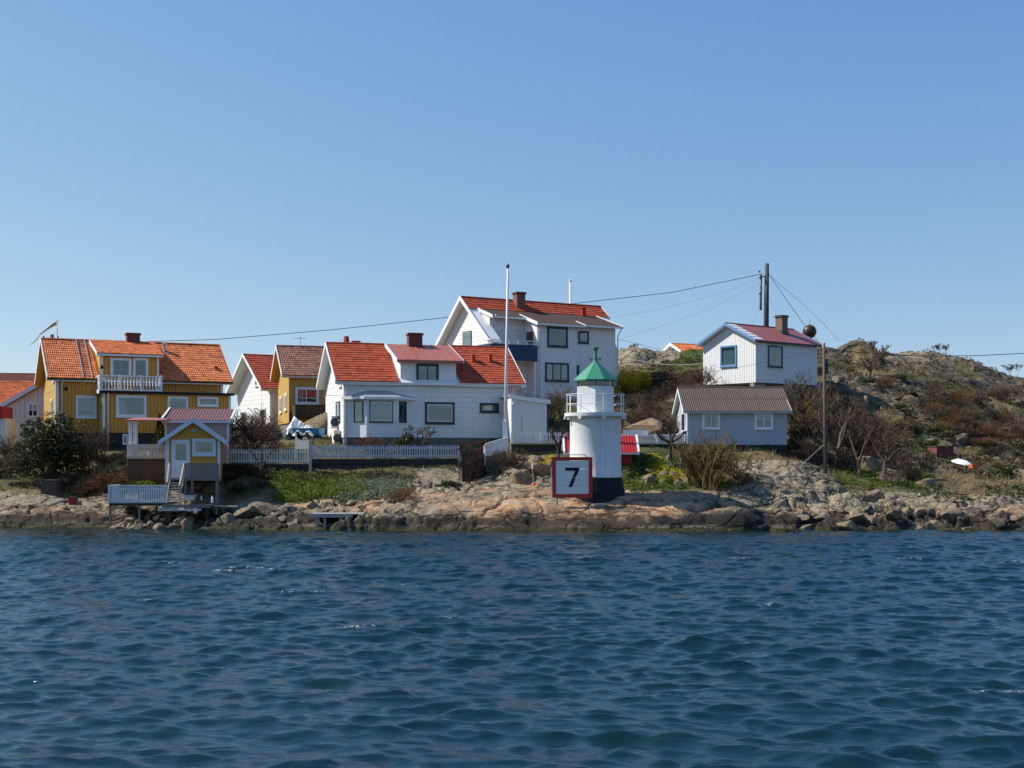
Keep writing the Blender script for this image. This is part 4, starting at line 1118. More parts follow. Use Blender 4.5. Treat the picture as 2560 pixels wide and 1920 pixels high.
# ---------- small yellow boathouse on posts
def boathouse():
    h = House('boathouse', 'small yellow boathouse on posts with white barge boards and a fish ornament in the gable', 'boathouse', P(416, 1150, 66).x, 66, 11, 2.39)
    r = h.root
    W_ = h.hit(550, 1150, 0)[0]; Dp = 3.2
    az = h.hit(482.5, 1046, -.25)[1]; au = W_ / 2
    lz = h.hit(398, 1106, -.25)[1]; lu = h.hit(396, 1100, -.25)[0]; ru = h.hit(570, 1102, -.25)[0]
    ov = (au - lu + ru - au) / 2
    sl = (az - lz) / ov
    ez = az - sl * au - .1
    b = MB(); b.prism([(0, 0), (0, ez), (au, az - .14), (W_, ez), (W_, 0)], 1, 0, Dp); b.build('wall', M['yellow'], r)
    top = lambda u: az - .14 - sl * abs(u - au)
    boards(r, 'v-', 0, 0, W_, 0, top, 'yellow', .16)
    boards(r, 'u-', 0, 0, Dp, 0, ez, 'yellow', .16)
    for k in range(20): piece(r, 'wall_board', W_, W_ + .03, k * .16 + .01, k * .16 + .15, 0, ez, 'yellow')
    for sgn in (-1, 1):
        e = au + sgn * ov
        b = MB(); b.prism([(au, az + .03), (e, lz + .03), (e, lz - .06), (au, az - .08)], 1, -.28, Dp + .2); b.build('roof', M['redroof2'], r)
        b = MB(); b.prism([(au - sgn * .0, az + .07), (e, lz + .07), (e + sgn * .02, lz - .19), (au, az - .22)], 1, -.34, -.28); b.build('barge_board', M['blueish'], r)
        for k in range(7):
            t0, t1 = k / 7, (k + 1) / 7
            p0, p1 = au + sgn * ov * t0, au + sgn * ov * t1
            b = MB(); b.prism([(p0, az + .05 - sl * ov * t0), (p1, az + .055 - sl * ov * t1), (p1, az + .03 - sl * ov * t1), (p0, az + .03 - sl * ov * t0)], 1, -.27, Dp + .2); b.build('roof_sheet', M['redroof2'], r)
    # door, window
    du0, du1, dz0, dz1 = h.rect(429, 1099, 475, 1194, -.03)
    f = MB().box(du0, du0 + .1, -.08, 0, dz0, dz1).box(du1 - .1, du1, -.08, 0, dz0, dz1).box(du0 + .1, du1 - .1, -.078, 0, dz1 - .1, dz1)
    d = f.build('door', M['blueish'], r)
    MB().box(du0 + .1, du1 - .1, -.055, -.005, dz0, dz1 - .1).build('door_leaf', M['plastic'], d)
    gz0 = dz0 + (dz1 - dz0) * .46
    MB().box(du0 + .2, du1 - .2, -.066, -.058, gz0, dz1 - .22).build('pane', M['glass'], d)
    MB().box(du0 + .2, du1 - .2, -.0575, -.0555, gz0, dz1 - .22).build('room_behind_glass', M['interior'], d)
    MB().box(du1 - .19, du1 - .15, -.11, -.055, dz0 + .95, dz0 + 1.0).build('handle', M['metal'], d)
    window(r, 'v-', -.03, *h.rect(480.6, 1096.8, 539.5, 1139, -.03), 'blueish', .13, inner='blueish')
    for u in (0, W_ - .12): MB().box(u - .02, u + .14, -.06, -.033, -.05, ez - .02).build('corner_board', M['blueish'], r)
    MB().box(-.06, -.03, -.05, .1, -.8, ez).build('corner_board', M['trim'], r)
    # fish ornament
    fu, fz = h.hit(485, 1077, -.05)
    pr = []
    for k in range(14):
        t = 2 * math.pi * k / 14; pr.append((fu + .17 * math.cos(t), fz + .075 * math.sin(t) + .02))
    b = MB(); b.prism(pr, 1, -.08, -.04); b.prism([(fu + .15, fz + .02), (fu + .27, fz + .12), (fu + .22, fz + .01), (fu + .26, fz - .07)], 1, -.078, -.042)
    b.prism([(fu - .05, fz - .05), (fu - .12, fz - .13), (fu + .03, fz - .05)], 1, -.077, -.043); b.build('fish_ornament', M['metal'], r)
    # porch floor, solid parapet, stair, posts
    zfl = h.hit(500, 1200, -1.0)[1]
    MB().box(-.05, W_ + .02, -1.0, 0, zfl - .0, zfl + .12).build('porch_floor', M['oldwood'], r)
    pu0 = h.hit(461, 1180, -1.0)[0]; pt = h.hit(500, 1160, -1.0)[1]; pu1 = h.hit(544, 1180, -1.0)[0]
    n = 20
    for i in range(n):
        u = pu0 + (pu1 - pu0) * i / n
        piece(r, 'parapet_board', u + .006, u + (pu1 - pu0) / n - .006, -1.03, -1.0, zfl - .03, pt, 'oldwood')
    MB().box(pu0 - .03, pu1 + .03, -1.06, -.95, pt, pt + .05).build('handrail', M['oldwood'], r)
    for i in range(6): piece(r, 'parapet_board', pu1 - .02, pu1 + .01, -.95 + i * .155, -.81 + i * .155, zfl, pt, 'oldwood')
    for (u, v) in ((pu0 + .05, -.9), (pu1 - .05, -.9), (.1, -.1), (W_ - .1, -.1), (.1, Dp - .2), (W_ - .1, Dp - .2), (au, -.9)):
        MB().box(u - .06, u + .06, v - .06, v + .06, -1.8, zfl if v < -.5 else 0).build('post', M['oldwood'], r)
    # stair running down towards the sea
    su0, su1 = h.hit(427, 1200, -1.0)[0], h.hit(455, 1200, -1.0)[0]
    for i in range(8):
        piece(r, 'stair_tread', su0, su1, -1.0 - .26 * (i + 1), -1.0 - .26 * i - .02, zfl - .13 * (i + 1) - .04, zfl - .13 * (i + 1), 'lightwood')
    for u in (su0 - .05, su1 + .05):
        MB().beam((u, -1.0, zfl - .05), (u, -3.2, zfl - 1.2), .04, .2).build('stair_stringer', M['oldwood'], r)
        MB().box(u - .05, u + .05, -1.12, -1.02, zfl - .3, pt + .05).build('post', M['lightwood'], r)
    MB().beam((su1 + .1, -1.06, pt + .02), (su1 - .0, -2.9, zfl - 1.2 + .95), .07, .1).build('handrail', M['lightwood'], r)
    MB().box(su1 - .03, su1 + .05, -2.95, -2.87, zfl - 1.3, zfl - .2).build('post', M['lightwood'], r)
    MB().beam((su0 - .08, -1.06, pt + .02), (su0 - .1, -2.2, zfl - .1), .07, .1).build('handrail', M['lightwood'], r)
boathouse()

# ---------- white main house with red tiles and bay window
def house_white():
    L, D, ze, zr = 11.57, 7.61, 8.01 - 4.1, 10.53 - 4.1
    h = House('house', 'white panelled house with red tiled roof, bay window and black window frames', 'house', -10.24, 72, 17.2, 4.1)
    r = h.root; m = D / 2; og, oe = .55, .36; sl = (zr - ze) / m
    z0 = h.hit(960, 1094, oe)[1]
    up = lambda v: ze + sl * v - .16
    uw0 = og; uw1 = L - .45
    walls(r, uw0, uw1, oe, D - oe, z0, up(oe), zr - .16, m, 'jointgrey')
    foundation(r, uw0 + .05, uw1 - .05, oe + .06, D - oe - .05, -.9, z0, 'stone', block=True)
    roof_deck(r, 0, L, 0, m, D, ze, zr, 'trim')
    dl, dr = h.hit(1001, 930, oe)[0], h.hit(1140, 930, oe)[0]
    panels(r, 'v-', oe, uw0, uw1, z0, up(oe), 'whitepanel')
    clip = lambda z: ((lambda a: (a, D - a) if D - 2 * a > .3 else None)(max(oe, (z - ze + .16) / sl)))
    panels(r, 'u-', uw0, oe, D - oe, z0, zr - .2, 'whitepanel', clip=clip)
    # dormer that continues the wall
    dv0 = .0; dzt = h.hit(1075, 901, dv0)[1]; dvt = m - .2; dzr = zr - .02
    b = MB(); b.prism([(oe, ze - .4), (oe, dzt - .1), (dvt, dzr - .12), (dvt, ze)], 0, dl, dr); b.build('dormer_wall', M['whitepanel'], r)
    panels(r, 'v-', oe, dl, dr, up(oe) + .0, dzt - .1, 'whitepanel', t=.026)
    b = MB(); b.prism([(dv0 - .05, dzt), (dvt, dzr + .06), (dvt, dzr - .06), (dv0 - .05, dzt - .1)], 0, dl - .25, dr + .35); b.build('dormer_roof', M['redmetal'], r)
    for i in range(8):
        u = dl - .24 + (dr - dl + .57) * i / 7
        MB().beam((u, dv0 - .05, dzt + .03), (u, dvt, dzr + .09), .025, .05).build('roof_seam', M['redmetal'], r)
    for u in (dl - .3, dr + .35):
        b = MB(); b.prism([(dv0 - .06, dzt + .05), (dvt, dzr + .12), (dvt, dzr - .14), (dv0 - .06, dzt - .16)], 0, u, u + .05); b.build('barge_board', M['trim'], r)
    MB().box(dl - .25, dr + .35, dv0 - .08, dv0 - .052, dzt - .14, dzt + .01).build('eave_board', M['redmetal'], r)
    window(r, 'v-', oe - .026, *h.rect(1041, 910, 1096, 957.5, oe - .03), 'blackframe', .09, bars_v=(.5,), inner='blackframe', blind=[(0, .47, .55, 1, 'blind'), (.53, 1, .6, 1, 'blind'), (.1, .3, 0, .12, 'curtain'), (.7, .85, 0, .12, 'curtain')])
    window(r, 'v-', oe - .024, *h.rect(1062.6, 1005.5, 1136, 1059.5, oe - .03), 'blackframe', .12, inner='trim', blind=[(0, 1, .86, 1, 'curtain')])
    window(r, 'v-', oe - .024, *h.rect(1199.7, 1008, 1246.6, 1031.5, oe - .03), 'blackframe', .08, inner='blackframe', blind=[(.1, .9, 0, .7, 'blind')])
    for px_ in (1166, 1209):
        a, z = h.hit(px_, 981, oe - .03); MB().box(a - .06, a + .06, oe - .05, oe - .023, z - .06, z + .06).build('wall_vent', M['beige'], r)
    # gable windows
    a0, a1, b0, b1 = h.rectu(822.5, 1010, 832.5, 1060, uw0 - .03)
    window(r, 'u-', uw0 - .024, 1.5, 2.9, z0 + .95, z0 + 2.15, 'blackframe', .07, inner='trim')
    window(r, 'u-', uw0 - .024, .9, 1.9, ze - .25, ze + .55, 'beige', .07, inner='trim')
    verge(r, 0, 0, m, D, ze, zr, h=.27, z_up=.12)
    verge(r, L + .035, 0, m, D, ze, zr, h=.27, z_up=.12)
    skipd = lambda u, t: dl - .1 < u < dr + .15 and t < .97
    tiles(r, .02, L - .02, -.06, ze, m - .02, zr - .02, 'tilered', .34, .29, skip=skipd, single=300, flat=True)
    ridge_caps(r, 0, dl - .2, m, zr + .02, 'tilered'); ridge_caps(r, dr + .3, L, m, zr + .02, 'tilered')
    b = MB(); b.add([(0, D, ze + .02), (L, D, ze + .02), (L, m, zr + .02), (0, m, zr + .02)], [(0, 1, 2, 3)]); b.build('rear_roof', M['tilered'], r)
    gutter(r, 0, dl, -.07, ze - .02, 'trim'); gutter(r, dr, L, -.07, ze - .02, 'trim')
    MB().box(0, dl, -.015, .01, ze - .18, ze - .03).box(dr, L, -.015, .01, ze - .18, ze - .03).build('eave_board', M['trim'], r)
    pipe(r, [(og + .1, -.06, ze - .08), (og + .1, oe - .08, ze - .5), (og + .1, oe - .08, -.5)], .04)
    cu = h.hit(1037, 850, m - .5)[0]
    chimney(r, cu, m - .45, .86, .6, zr - .5, h.hit(1037, 833, m - .45)[1], 'brick2', 'brick2')
    vu = h.hit(866, 850, m + .7)[0]; MB().lathe([(.26, zr - .4), (.2, zr + .1), (.15, h.hit(866, 843, m + .7)[1]), (.17, h.hit(866, 841, m + .7)[1])], 10, (vu, m + .7)).build('chimney', M['redboard'], r)
    vu = h.hit(889, 850, m + 1.1)[0]; zt = h.hit(889, 853, m + 1.1)[1]
    MB().box(vu - .22, vu + .22, m + .8, m + 1.3, zr - .6, zt - .08).box(vu - .26, vu + .26, m + .76, m + 1.34, zt - .08, zt).build('chimney', M['redboard'], r)
    for px_ in (1183, 1225):
        vu = h.hit(px_, 905, 2.2)[0]; zz = ze + sl * 2.2; zt = h.hit(px_, 887, 2.2)[1]
        MB().box(vu - .1, vu + .1, 2.05, 2.3, zz - .1, zt - .06).box(vu - .13, vu + .13, 2.0, 2.34, zt - .06, zt).build('roof_vent', M['tilered'], r)
    # bay window
    q = [h.hit(p, 1040, v)[0] for p, v in ((877, oe), (916, -.42), (991, -.42), (1021, oe))]
    yb = -.42
    bz = z0 - .0; bt = h.hit(950, 996, yb)[1]
    b = MB(); b.prism([(q[0], oe), (q[1], yb), (q[2], yb), (q[3], oe)], 2, bz, bt); b.build('bay_wall', M['whitepanel'], r)
    b = MB(); e = .3
    apz = bt + .5
    vs = [(q[0] - .55, oe, bt + .1), (q[1] - .2, yb - e, bt + .1), (q[2] + .2, yb - e, bt + .1), (q[3] + .5, oe, bt + .1), (q[1] + .3, oe - .02, apz), (q[2] - .4, oe - .02, apz)]
    b.add(vs, [(0, 1, 4), (1, 2, 5, 4), (2, 3, 5), (0, 4, 5, 3), (3, 2, 1, 0)])
    b.build('bay_roof', M['metal'], r)
    b = MB(); b.prism([(q[0] - .55, oe), (q[1] - .2, yb - e), (q[2] + .2, yb - e), (q[3] + .5, oe)], 2, bt - .05, bt + .098); b.build('bay_eave', M['trim'], r)
    n = 10; hh = (bt - bz) / n
    for i in range(n):
        piece(r, 'wall_panel', q[1] + .03, q[2] - .03, yb - .02, yb, bz + i * hh + .007, bz + (i + 1) * hh - .007, 'whitepanel')
    window(r, 'v-', yb - .022, *h.rect(924, 1002, 982, 1055, yb), 'blackframe', .045, inner='trim', blind=[(0, 1, 0, 1, 'curtain')])
    for (pa, pb, x0, x1, inn) in ((q[0], q[1], 0, 1, 'trim'), (q[2], q[3], 0, 1, 'blackframe')):
        ya, yb2 = (oe, yb) if pa == q[0] else (yb, oe)
        d = Vector((pb - pa, yb2 - ya, 0)); ln = d.length; d.normalize(); nrm = Vector((d.y, -d.x, 0))
        w = thing('window', None, None); w.parent = r
        # window built flat, then turned onto the oblique side of the bay
        w.location = (pa, ya, 0); w.rotation_euler = (0, 0, math.atan2(d.y, d.x))
        zb_, zt_ = h.rect(924, 1002, 982, 1056, yb)[2:]
        a0, a1 = ln * .22, ln * .80
        MB().box(a0, a1, -.06, 0, zt_ - .05, zt_).box(a0, a1, -.06, 0, zb_, zb_ + .05).box(a0, a0 + .05, -.058, 0, zb_ + .05, zt_ - .05).box(a1 - .05, a1, -.058, 0, zb_ + .05, zt_ - .05).build('frame', M['blackframe'], w)
        MB().box(a0 + .05, a1 - .05, -.034, -.028, zb_ + .05, zt_ - .05).build('pane', M['glass'], w)
        MB().box(a0 + .05, a1 - .05, -.018, -.004, zb_ + .05, zt_ - .05).build('blind' if pa == q[0] else 'room_behind_glass', M['blind' if pa == q[0] else 'interior'], w)
    MB().box(q[1], q[2], yb + .03, oe, -.7, bz).build('bay_foundation', M['stone'], r)
    # heat pumps and lamp bracket on the gable
    for (v, z, w_, hgt, mm) in ((1.2, z0 - .5, .8, .95, 'beige'), (2.2, z0 + .55, .6, .75, 'plastic')):
        hp = MB().box(uw0 - .45, uw0 - .08, v, v + w_, z, z + hgt).build('heat_pump', M[mm], r)
        MB().lathe([(.02, 0), (.26, 0), (.26, .02), (.02, .02)], 14).build('fan_grille', M['darkmetal'], hp, loc=(uw0 - .25, v - .01, z + hgt / 2), rot=(R(90), 0, 0))
    MB().beam((uw0, 1.0, ze - .75), (uw0 - 1.1, 1.0, ze - .8), .04, .03).build('bracket', M['trim'], r)
house_white()

# ---------- low white annex right of it
def annex():
    h = House('shed', 'flat roofed annex of upright white boards, right of the flagpole', 'shed', P(1273, 1000, 72.5).x, 72.5, 12, 4.1)
    r = h.root
    u1 = h.hit(1367, 1040, .15)[0]; zt0 = h.hit(1275, 986, 0)[1]; zt1 = h.hit(1376, 1000, 0)[1]
    uR = h.hit(1377, 1000, 0)[0]
    b = MB(); b.prism([(.15, -.3), (u1, -.3), (u1, zt1 - .2), (.15, zt0 - .2)], 1, .15, 3.0); b.build('wall', M['white'], r)
    boards(r, 'v-', .15, .15, u1, -.2, lambda u: zt0 - .2 + (zt1 - zt0) * u / uR, 'white', .17)
    b = MB(); b.prism([(0, zt0 - .24), (uR, zt1 - .24), (uR, zt1), (0, zt0)], 1, 0, .05); b.build('fascia', M['trim'], r)
    b = MB(); b.prism([(0.02, zt0 - .1), (uR, zt1 - .1), (uR, zt1 - .02), (0.02, zt0 - .02)], 1, .05, 3.2); b.build('roof', M['metal'], r)
    pipe(r, [(u1 + .08, .2, zt1 - .2), (u1 + .08, .2, 0)], .04, 'darkmetal')
    a, z = h.hit(1281, 1010, .1); MB().lathe([(.05, z - .08), (.1, z), (.04, z + .06)], 8, (a, .02)).build('wall_lamp', M['plastic'], r)
    a, z = h.hit(1304, 1060, .1); MB().box(a - .02, a + .02, .09, .115, z - .6, z + .5).build('wall_pole', M['metal'], r)
    # dark red railing above the annex
    z = h.hit(1296, 984, 1.0)[1]
    for i in range(6): piece(r, 'baluster', .2 + i * .13, .24 + i * .13, 1.0, 1.03, z, z + .42, 'redboard')
    MB().box(.15, .95, .98, 1.05, z + .42, z + .47).build('handrail', M['redboard'], r)
annex()

# ---------- large white house on the hill
def house_upper():
    th = 30.0
    h = House('house', 'tall white house up the slope with brown dormer roof and dark blue balcony', 'house', -1.6, 86, th, 7.4)
    r = h.root
    L, D, ze, zr = 12.2, 8.56, 11.65 - 7.4, 15.1 - 7.4
    m = D / 2; sl = (zr - ze) / m
    og, oe = .6, .3
    up = lambda v: ze + sl * v - .16
    walls(r, og, L - .35, oe + 1.2, D - oe, -1, up(oe) , zr - .16, m, 'whitepanel')
    gt = lambda z: ((lambda a: (a, D - a) if D - 2 * a > .3 else None)(max(oe, (z - ze + .16) / sl)))
    MB().prism([(oe, ze - 1.6), (oe, up(oe)), (m, zr - .16), (m, ze - 1.6)], 0, og, og + .3).build('wall', M['whitepanel'], r)
    panels(r, 'u-', og, oe, D - oe, .2, zr - .2, 'whitepanel', clip=gt)
    window(r, 'u-', og - .03, 3.6, 4.9, ze - .3, ze + 1.0, 'blackframe', .06, blind=[(0, 1, 0, 1, 'curtain')])
    roof_deck(r, 0, 1.0, 0, m, D, ze, zr, 'trim', name='roof')
    b = MB(); b.prism([(m, zr), (D, ze), (D, ze - .14), (m, zr - .16)], 0, 1.0, L); b.build('roof', M['trim'], r)
    b = MB(); b.add([(0, D, ze + .03), (L, D, ze + .03), (L, m, zr + .03), (0, m, zr + .03)], [(0, 1, 2, 3)]); b.build('rear_roof', M['tilered'], r)
    verge(r, 0, 0, m, D, ze, zr, h=.34, z_up=.12, w=.05)
    verge(r, L + .05, m - 1.2, m, D, ze + sl * (m - 1.2), zr, h=.3, z_up=.12, w=.05)
    # strip of tiles under the ridge, then the low dormer roof of brown felt
    vs_ = m - 1.15; zs_ = ze + sl * vs_
    b = MB(); b.prism([(vs_, zs_), (m, zr), (m, zr - .12), (vs_, zs_ - .12)], 0, 1.0, L); b.build('roof', M['trim'], r)
    tiles(r, .05, L - .05, vs_ - .05, zs_, m - .02, zr - .02, 'tilered', .34, .29, single=160, flat=True)
    ridge_caps(r, 0, L, m, zr + .03, 'tilered')
    up0 = h.hit(1344, 850, -.3)[0]; up1 = h.hit(1440, 850, -.3)[0]; ur = h.hit(1538, 850, .1)[0]
    fz = h.hit(1390, 811, -.75)[1]                     # eave of the projecting part
    dsl = (zs_ - fz) / (vs_ + .75)
    dz = lambda v: fz + dsl * (v + .75)
    vrec = 1.55                                        # recessed wall behind the balcony
    T = .12
    def slab(u0, u1, v0):
        b = MB(); b.prism([(v0, dz(v0) + .05), (vs_ + .02, dz(vs_) + .05), (vs_ + .02, dz(vs_) + .05 - T), (v0, dz(v0) + .05 - T)], 0, u0, u1); return b
    uL = .85
    slab(uL - .05, up0 - .25, vrec - .7).build('dormer_roof', M['brownroof'], r)
    slab(up0 - .25, up1 + .5, -.75).build('dormer_roof', M['brownroof'], r)
    slab(up1 + .5, ur + .3, -.45).build('dormer_roof', M['brownroof'], r)
    for (u, v0) in ((uL - .1, vrec - .72), (up0 - .3, -.77)):
        v1 = vs_ if u < 1 else vrec + .2
        b = MB(); b.prism([(v0, dz(v0) + .11), (v1, dz(v1) + .11), (v1, dz(v1) - .12), (v0, dz(v0) - .12)], 0, u, u + .05); b.build('barge_board', M['trim'], r)
    b = MB(); b.prism([(-.77, dz(-.77) + .1), (.5, dz(.5) + .1), (.5, dz(.5) + .03), (-.77, dz(-.77) - .06)], 0, up1 + .5, up1 + .56); b.build('barge_board', M['trim'], r)
    b = MB(); b.prism([(-.47, dz(-.47) + .1), (vs_, dz(vs_) + .1), (vs_, dz(vs_) - .1), (-.47, dz(-.47) - .1)], 0, ur + .3, ur + .35); b.build('barge_board', M['trim'], r)
    for (a, b_, v) in ((uL, up0 - .25, vrec - .72), (up0 - .25, up1 + .5, -.77), (up1 + .5, ur + .3, -.47)):
        MB().box(a, b_, v - .02, v + .01, dz(v) - .1, dz(v) + .04).build('eave_board', M['trim'], r)
    # walls below
    def wbox(u0, u1, v0, v1, name='wall'):
        b = MB(); b.prism([(v0, -1.2), (v0, dz(v0) - .07), (v1, dz(v1) - .07), (v1, -1.2)], 0, u0, u1); return b.build(name, M['whitepanel'], r)
    wbox(uL + .05, up0 + .1, vrec, vs_); wbox(up0, up1, -.3, vs_); wbox(up1, ur, 0.1, vs_)
    panels(r, 'v-', vrec, uL + .05, up0, -.8, dz(vrec) - .08, 'whitepanel', .33, 1.2)
    panels(r, 'v-', -.3, up0, up1, -.8, dz(-.3) - .08, 'whitepanel', .33, 1.2)
    panels(r, 'v-', .1, up1, ur, -.8, dz(.1) - .08, 'whitepanel', .33, 1.2)
    panels(r, 'u-', up0, -.3, vrec, -.8, dz(-.3) - .08, 'whitepanel', .33, 1.2)
    window(r, 'v-', -.325, *h.rect(1368, 818, 1418.5, 868, -.32), 'navy', .09, inner='navy')
    window(r, 'v-', -.325, *h.rect(1362.5, 907, 1421.5, 954, -.32), 'navy', .09, bars_v=(.3, .68), inner='navy', blind=[(0.02, .27, 0.1, 1, 'curtain'), (.72, .98, .2, .9, 'blind')])
    window(r, 'v-', .075, *h.rect(1446, 828, 1471.5, 858.5, .08), 'navy', .08, inner='navy', blind=[(.1, .9, .3, 1, 'curtain')])
    window(r, 'v-', .075, *h.rect(1441.5, 913, 1447, 938, .08), 'navy', .03, inner='navy', sill=False)
    # door in the cheek behind the balcony
    bz = h.hit(1320, 903, -.3)[1]; bt = h.hit(1320, 863, -.3)[1]
    dd = MB().box(up0 - .06, up0 - .026, .25, 1.15, bz + .1, bz + 2.2).build('balcony_door', M['brownwood'], r)
    # balcony
    bu0 = h.hit(1226, 866, -.3)[0]
    bu0 = max(bu0, -.3)
    MB().box(bu0, up0 - .03, -.3, vrec - .03, bz - .02, bz + .1).build('balcony_floor', M['beige'], r)
    n = 5; ww = (up0 - .03 - bu0) / n
    for i in range(n): piece(r, 'balcony_panel', bu0 + i * ww + .01, bu0 + (i + 1) * ww - .01, -.34, -.30, bz, bt, 'navy')
    piece(r, 'balcony_panel', bu0 - .02, bu0 + .02, -.28, vrec - .03, bz, bt, 'navy')
    rt = h.hit(1300, 851, -.3)[1]
    MB().box(bu0, up0 - .05, -.36, -.30, rt - .06, rt).box(bu0, up0 - .05, -.35, -.31, bt + .06, bt + .1).build('balcony_rail', M['trim'], r)
    MB().box(bu0 - .04, bu0 + .02, -.36, vrec, rt - .06, rt - .002).build('balcony_rail', M['trim'], r)
    for i in range(6):
        u = bu0 + .03 + (up0 - bu0 - .15) * i / 5; MB().box(u - .03, u + .03, -.352, -.308, bt, rt - .06).build('balcony_post', M['trim'], r)
    # lower wall under the balcony
    wv = vrec - .5
    MB().box(bu0 + .2, up0 - .03, wv, vrec, -1, bz - .02).build('wall', M['whitepanel'], r)
    panels(r, 'v-', wv, bu0 + .2, up0 - .03, -.8, bz - .03, 'whitepanel', .33, 1.2)
    MB().box(up0 - .24, up0 - .1, -.3, -.16, -1, bz).build('post', M['trim'], r)
    pipe(r, [(up0 + .1, -.72, dz(-.75) - .1), (up0 + .1, -.4, dz(-.75) - .5), (up0 + .1, -.4, -.8)], .045)
    pipe(r, [(ur + .22, -.4, dz(-.45) - .1), (ur + .1, -.1, dz(-.45) - .6), (ur + .1, .0, -.8)], .045)
    pipe(r, [(uL + .2, vrec - .7, dz(vrec) - .1), (uL + .25, vrec - .1, dz(vrec) - .5), (uL + .25, vrec - .1, bz + .6)], .045)
    cu = h.hit(1297, 750, m - .5)[0]
    chimney(r, cu, m - .55, .72, .6, zr - .9, h.hit(1297, 731, m - .5)[1], 'brick', 'brick2', .07)
    vu = h.hit(1457.5, 780, 2.9)[0]; MB().box(vu - .14, vu + .14, 2.75, 3.05, dz(2.9) - .1, dz(2.9) + .62).box(vu - .17, vu + .17, 2.7, 3.1, dz(2.9) + .62, dz(2.9) + .7).build('roof_vent', M['redboard'], r)
    foundation(r, og + .1, ur - .05, .2, D - oe - .1, -2.5, -1.0, 'stone')
house_upper()

# ---------- simple gable houses further back
def back_house(label, x0, y0, th, zb, L, D, ze, zr, wallmat, tilemat, clad, flat=False, single=0, og=.5, oe=.35, soffit='trim', barge='trim', fnd='stone', front_z0=.0, tw=.24, tl=.29, btop=.1, ncap=True):
    h = House('house', label, 'house', x0, y0, th, zb)
    r = h.root; ze -= zb; zr -= zb; m = D / 2; sl = (zr - ze) / m
    up = lambda v: ze + sl * v - .16
    walls(r, og, L - og, oe, D - oe, front_z0, up(oe), zr - .16, m, wallmat)
    foundation(r, og + .05, L - og - .05, oe + .05, D - oe - .05, front_z0 - 1.6, front_z0, fnd)
    roof_deck(r, 0, L, 0, m, D, ze, zr, soffit)
    gt = lambda v: min(up(v), up(D - v))
    clip = lambda z: ((lambda a: (a, D - a) if D - 2 * a > .3 else None)(max(oe, (z - ze + .16) / sl)))
    if clad == 'boards':
        boards(r, 'v-', oe, og, L - og, front_z0, up(oe), wallmat, .25)
        boards(r, 'u-', og, oe, D - oe, front_z0, gt, wallmat, .25)
    elif clad == 'panels':
        panels(r, 'v-', oe, og, L - og, front_z0, up(oe), wallmat, .33, 1.2)
        panels(r, 'u-', og, oe, D - oe, front_z0, zr - .2, wallmat, .33, 1.2, clip=clip)
    verge(r, 0, 0, m, D, ze, zr, barge, h=.26, z_up=.12); verge(r, L + .035, 0, m, D, ze, zr, barge, h=.26, z_up=.12)
    if tilemat:
        tiles(r, .02, L - .02, -.05, ze, m - .02, zr - .02, tilemat, tw, tl, single=single, flat=flat)
        ridge_caps(r, 0, L, m, zr + .02, tilemat)
        b = MB(); b.add([(0, D, ze + .02), (L, D, ze + .02), (L, m, zr + .02), (0, m, zr + .02)], [(0, 1, 2, 3)]); b.build('rear_roof', M[tilemat], r)
    gutter(r, 0, L, -.06, ze - .03, 'trim')
    MB().box(0, L, -.01, .012, ze - .16, ze - .04).build('eave_board', M['trim'], r)
    return h, m, sl, up

# white house with dark red tiles, partly behind the shrub
hD, mD, slD, upD = back_house('white gabled house with dark red tiles, behind the bare reddish shrub', -18.62, 92, 31.4, 5.6, 9.5, 8.04, 8.59, 11.38, 'whitepanel', 'tilered', 'panels', flat=True, og=.85)
rD = hD.root
window(rD, 'u-', .85 - .03, 2.6, 3.5, 3.35, 4.75, 'beige', .06)
window(rD, 'u-', .85 - .03, 1.2, 2.3, 0.1, 1.6, 'beige', .06)
window(rD, 'u-', .85 - .03, 5.6, 6.7, 0.1, 1.5, 'beige', .06)
pipe(rD, [(1.0, -.05, 2.8), (1.0, .2, 2.4), (1.0, .2, 0)], .045)

# small ochre house behind the white main house
hE, mE, slE, upE = back_house('small ochre house with brown tiles, behind the boat under its tarpaulin', P(705, 938, 85).x, 85, 18, 5.9, 8.0, 6.4, 9.16, 11.42, 'yellow2', 'tilebrown', 'boards', soffit='yellow', single=0, og=.55)
rE = hE.root
window(rE, 'v-', .35 - .03, *hE.rect(738, 968, 797, 1011, .3), 'trim', .14, bars_v=(.46,), blind=[(.1, .35, 0, .9, 'curtain')])
window(rE, 'u-', .55 - .03, 1.2, 2.3, .9, 2.1, 'trim', .12); window(rE, 'u-', .55 - .03, 3.9, 5.0, .8, 2.0, 'trim', .12)
u0, z_ = hE.hit(738, 1013, -1.3); u1 = hE.hit(830, 1013, -1.3)[0]; zb_ = hE.hit(780, 1041, -1.3)[1]
nb = 22
for i in range(nb): piece(rE, 'terrace_board', u0 + (u1 - u0) * i / nb + .01, u0 + (u1 - u0) * (i + 1) / nb - .01, -1.35, -1.32, zb_, z_, 'darkwood')
MB().box(u0 - .03, u1, -1.38, -1.28, z_, z_ + .05).box(u0, u1, -1.3, .3, zb_ - .1, zb_).box(u0, u0 + .1, -1.3, .3, zb_, z_).build('terrace', M['darkwood'], rE)
MB().box(.56, u0 + .1, .27, .33, -.4, .75).build('terrace', M['darkwood'], rE)
au, az_ = hE.hit(751, 866, 3.1)
ant = MB().tube([(au, 3.1, az_ - .4), (au, 3.1, hE.hit(751, 840, 3.1)[1])], .022, 5)
zt = hE.hit(751, 846, 3.1)[1]
for k in range(7): ant.tube([(au - .45 + k * .14, 2.95, zt + .02), (au - .45 + k * .14, 3.25, zt + .02)], .01, 4)
ant.tube([(au - .5, 3.1, zt), (au + .45, 3.1, zt)], .014, 4)
ant.build('antenna', M['metal'], rE)

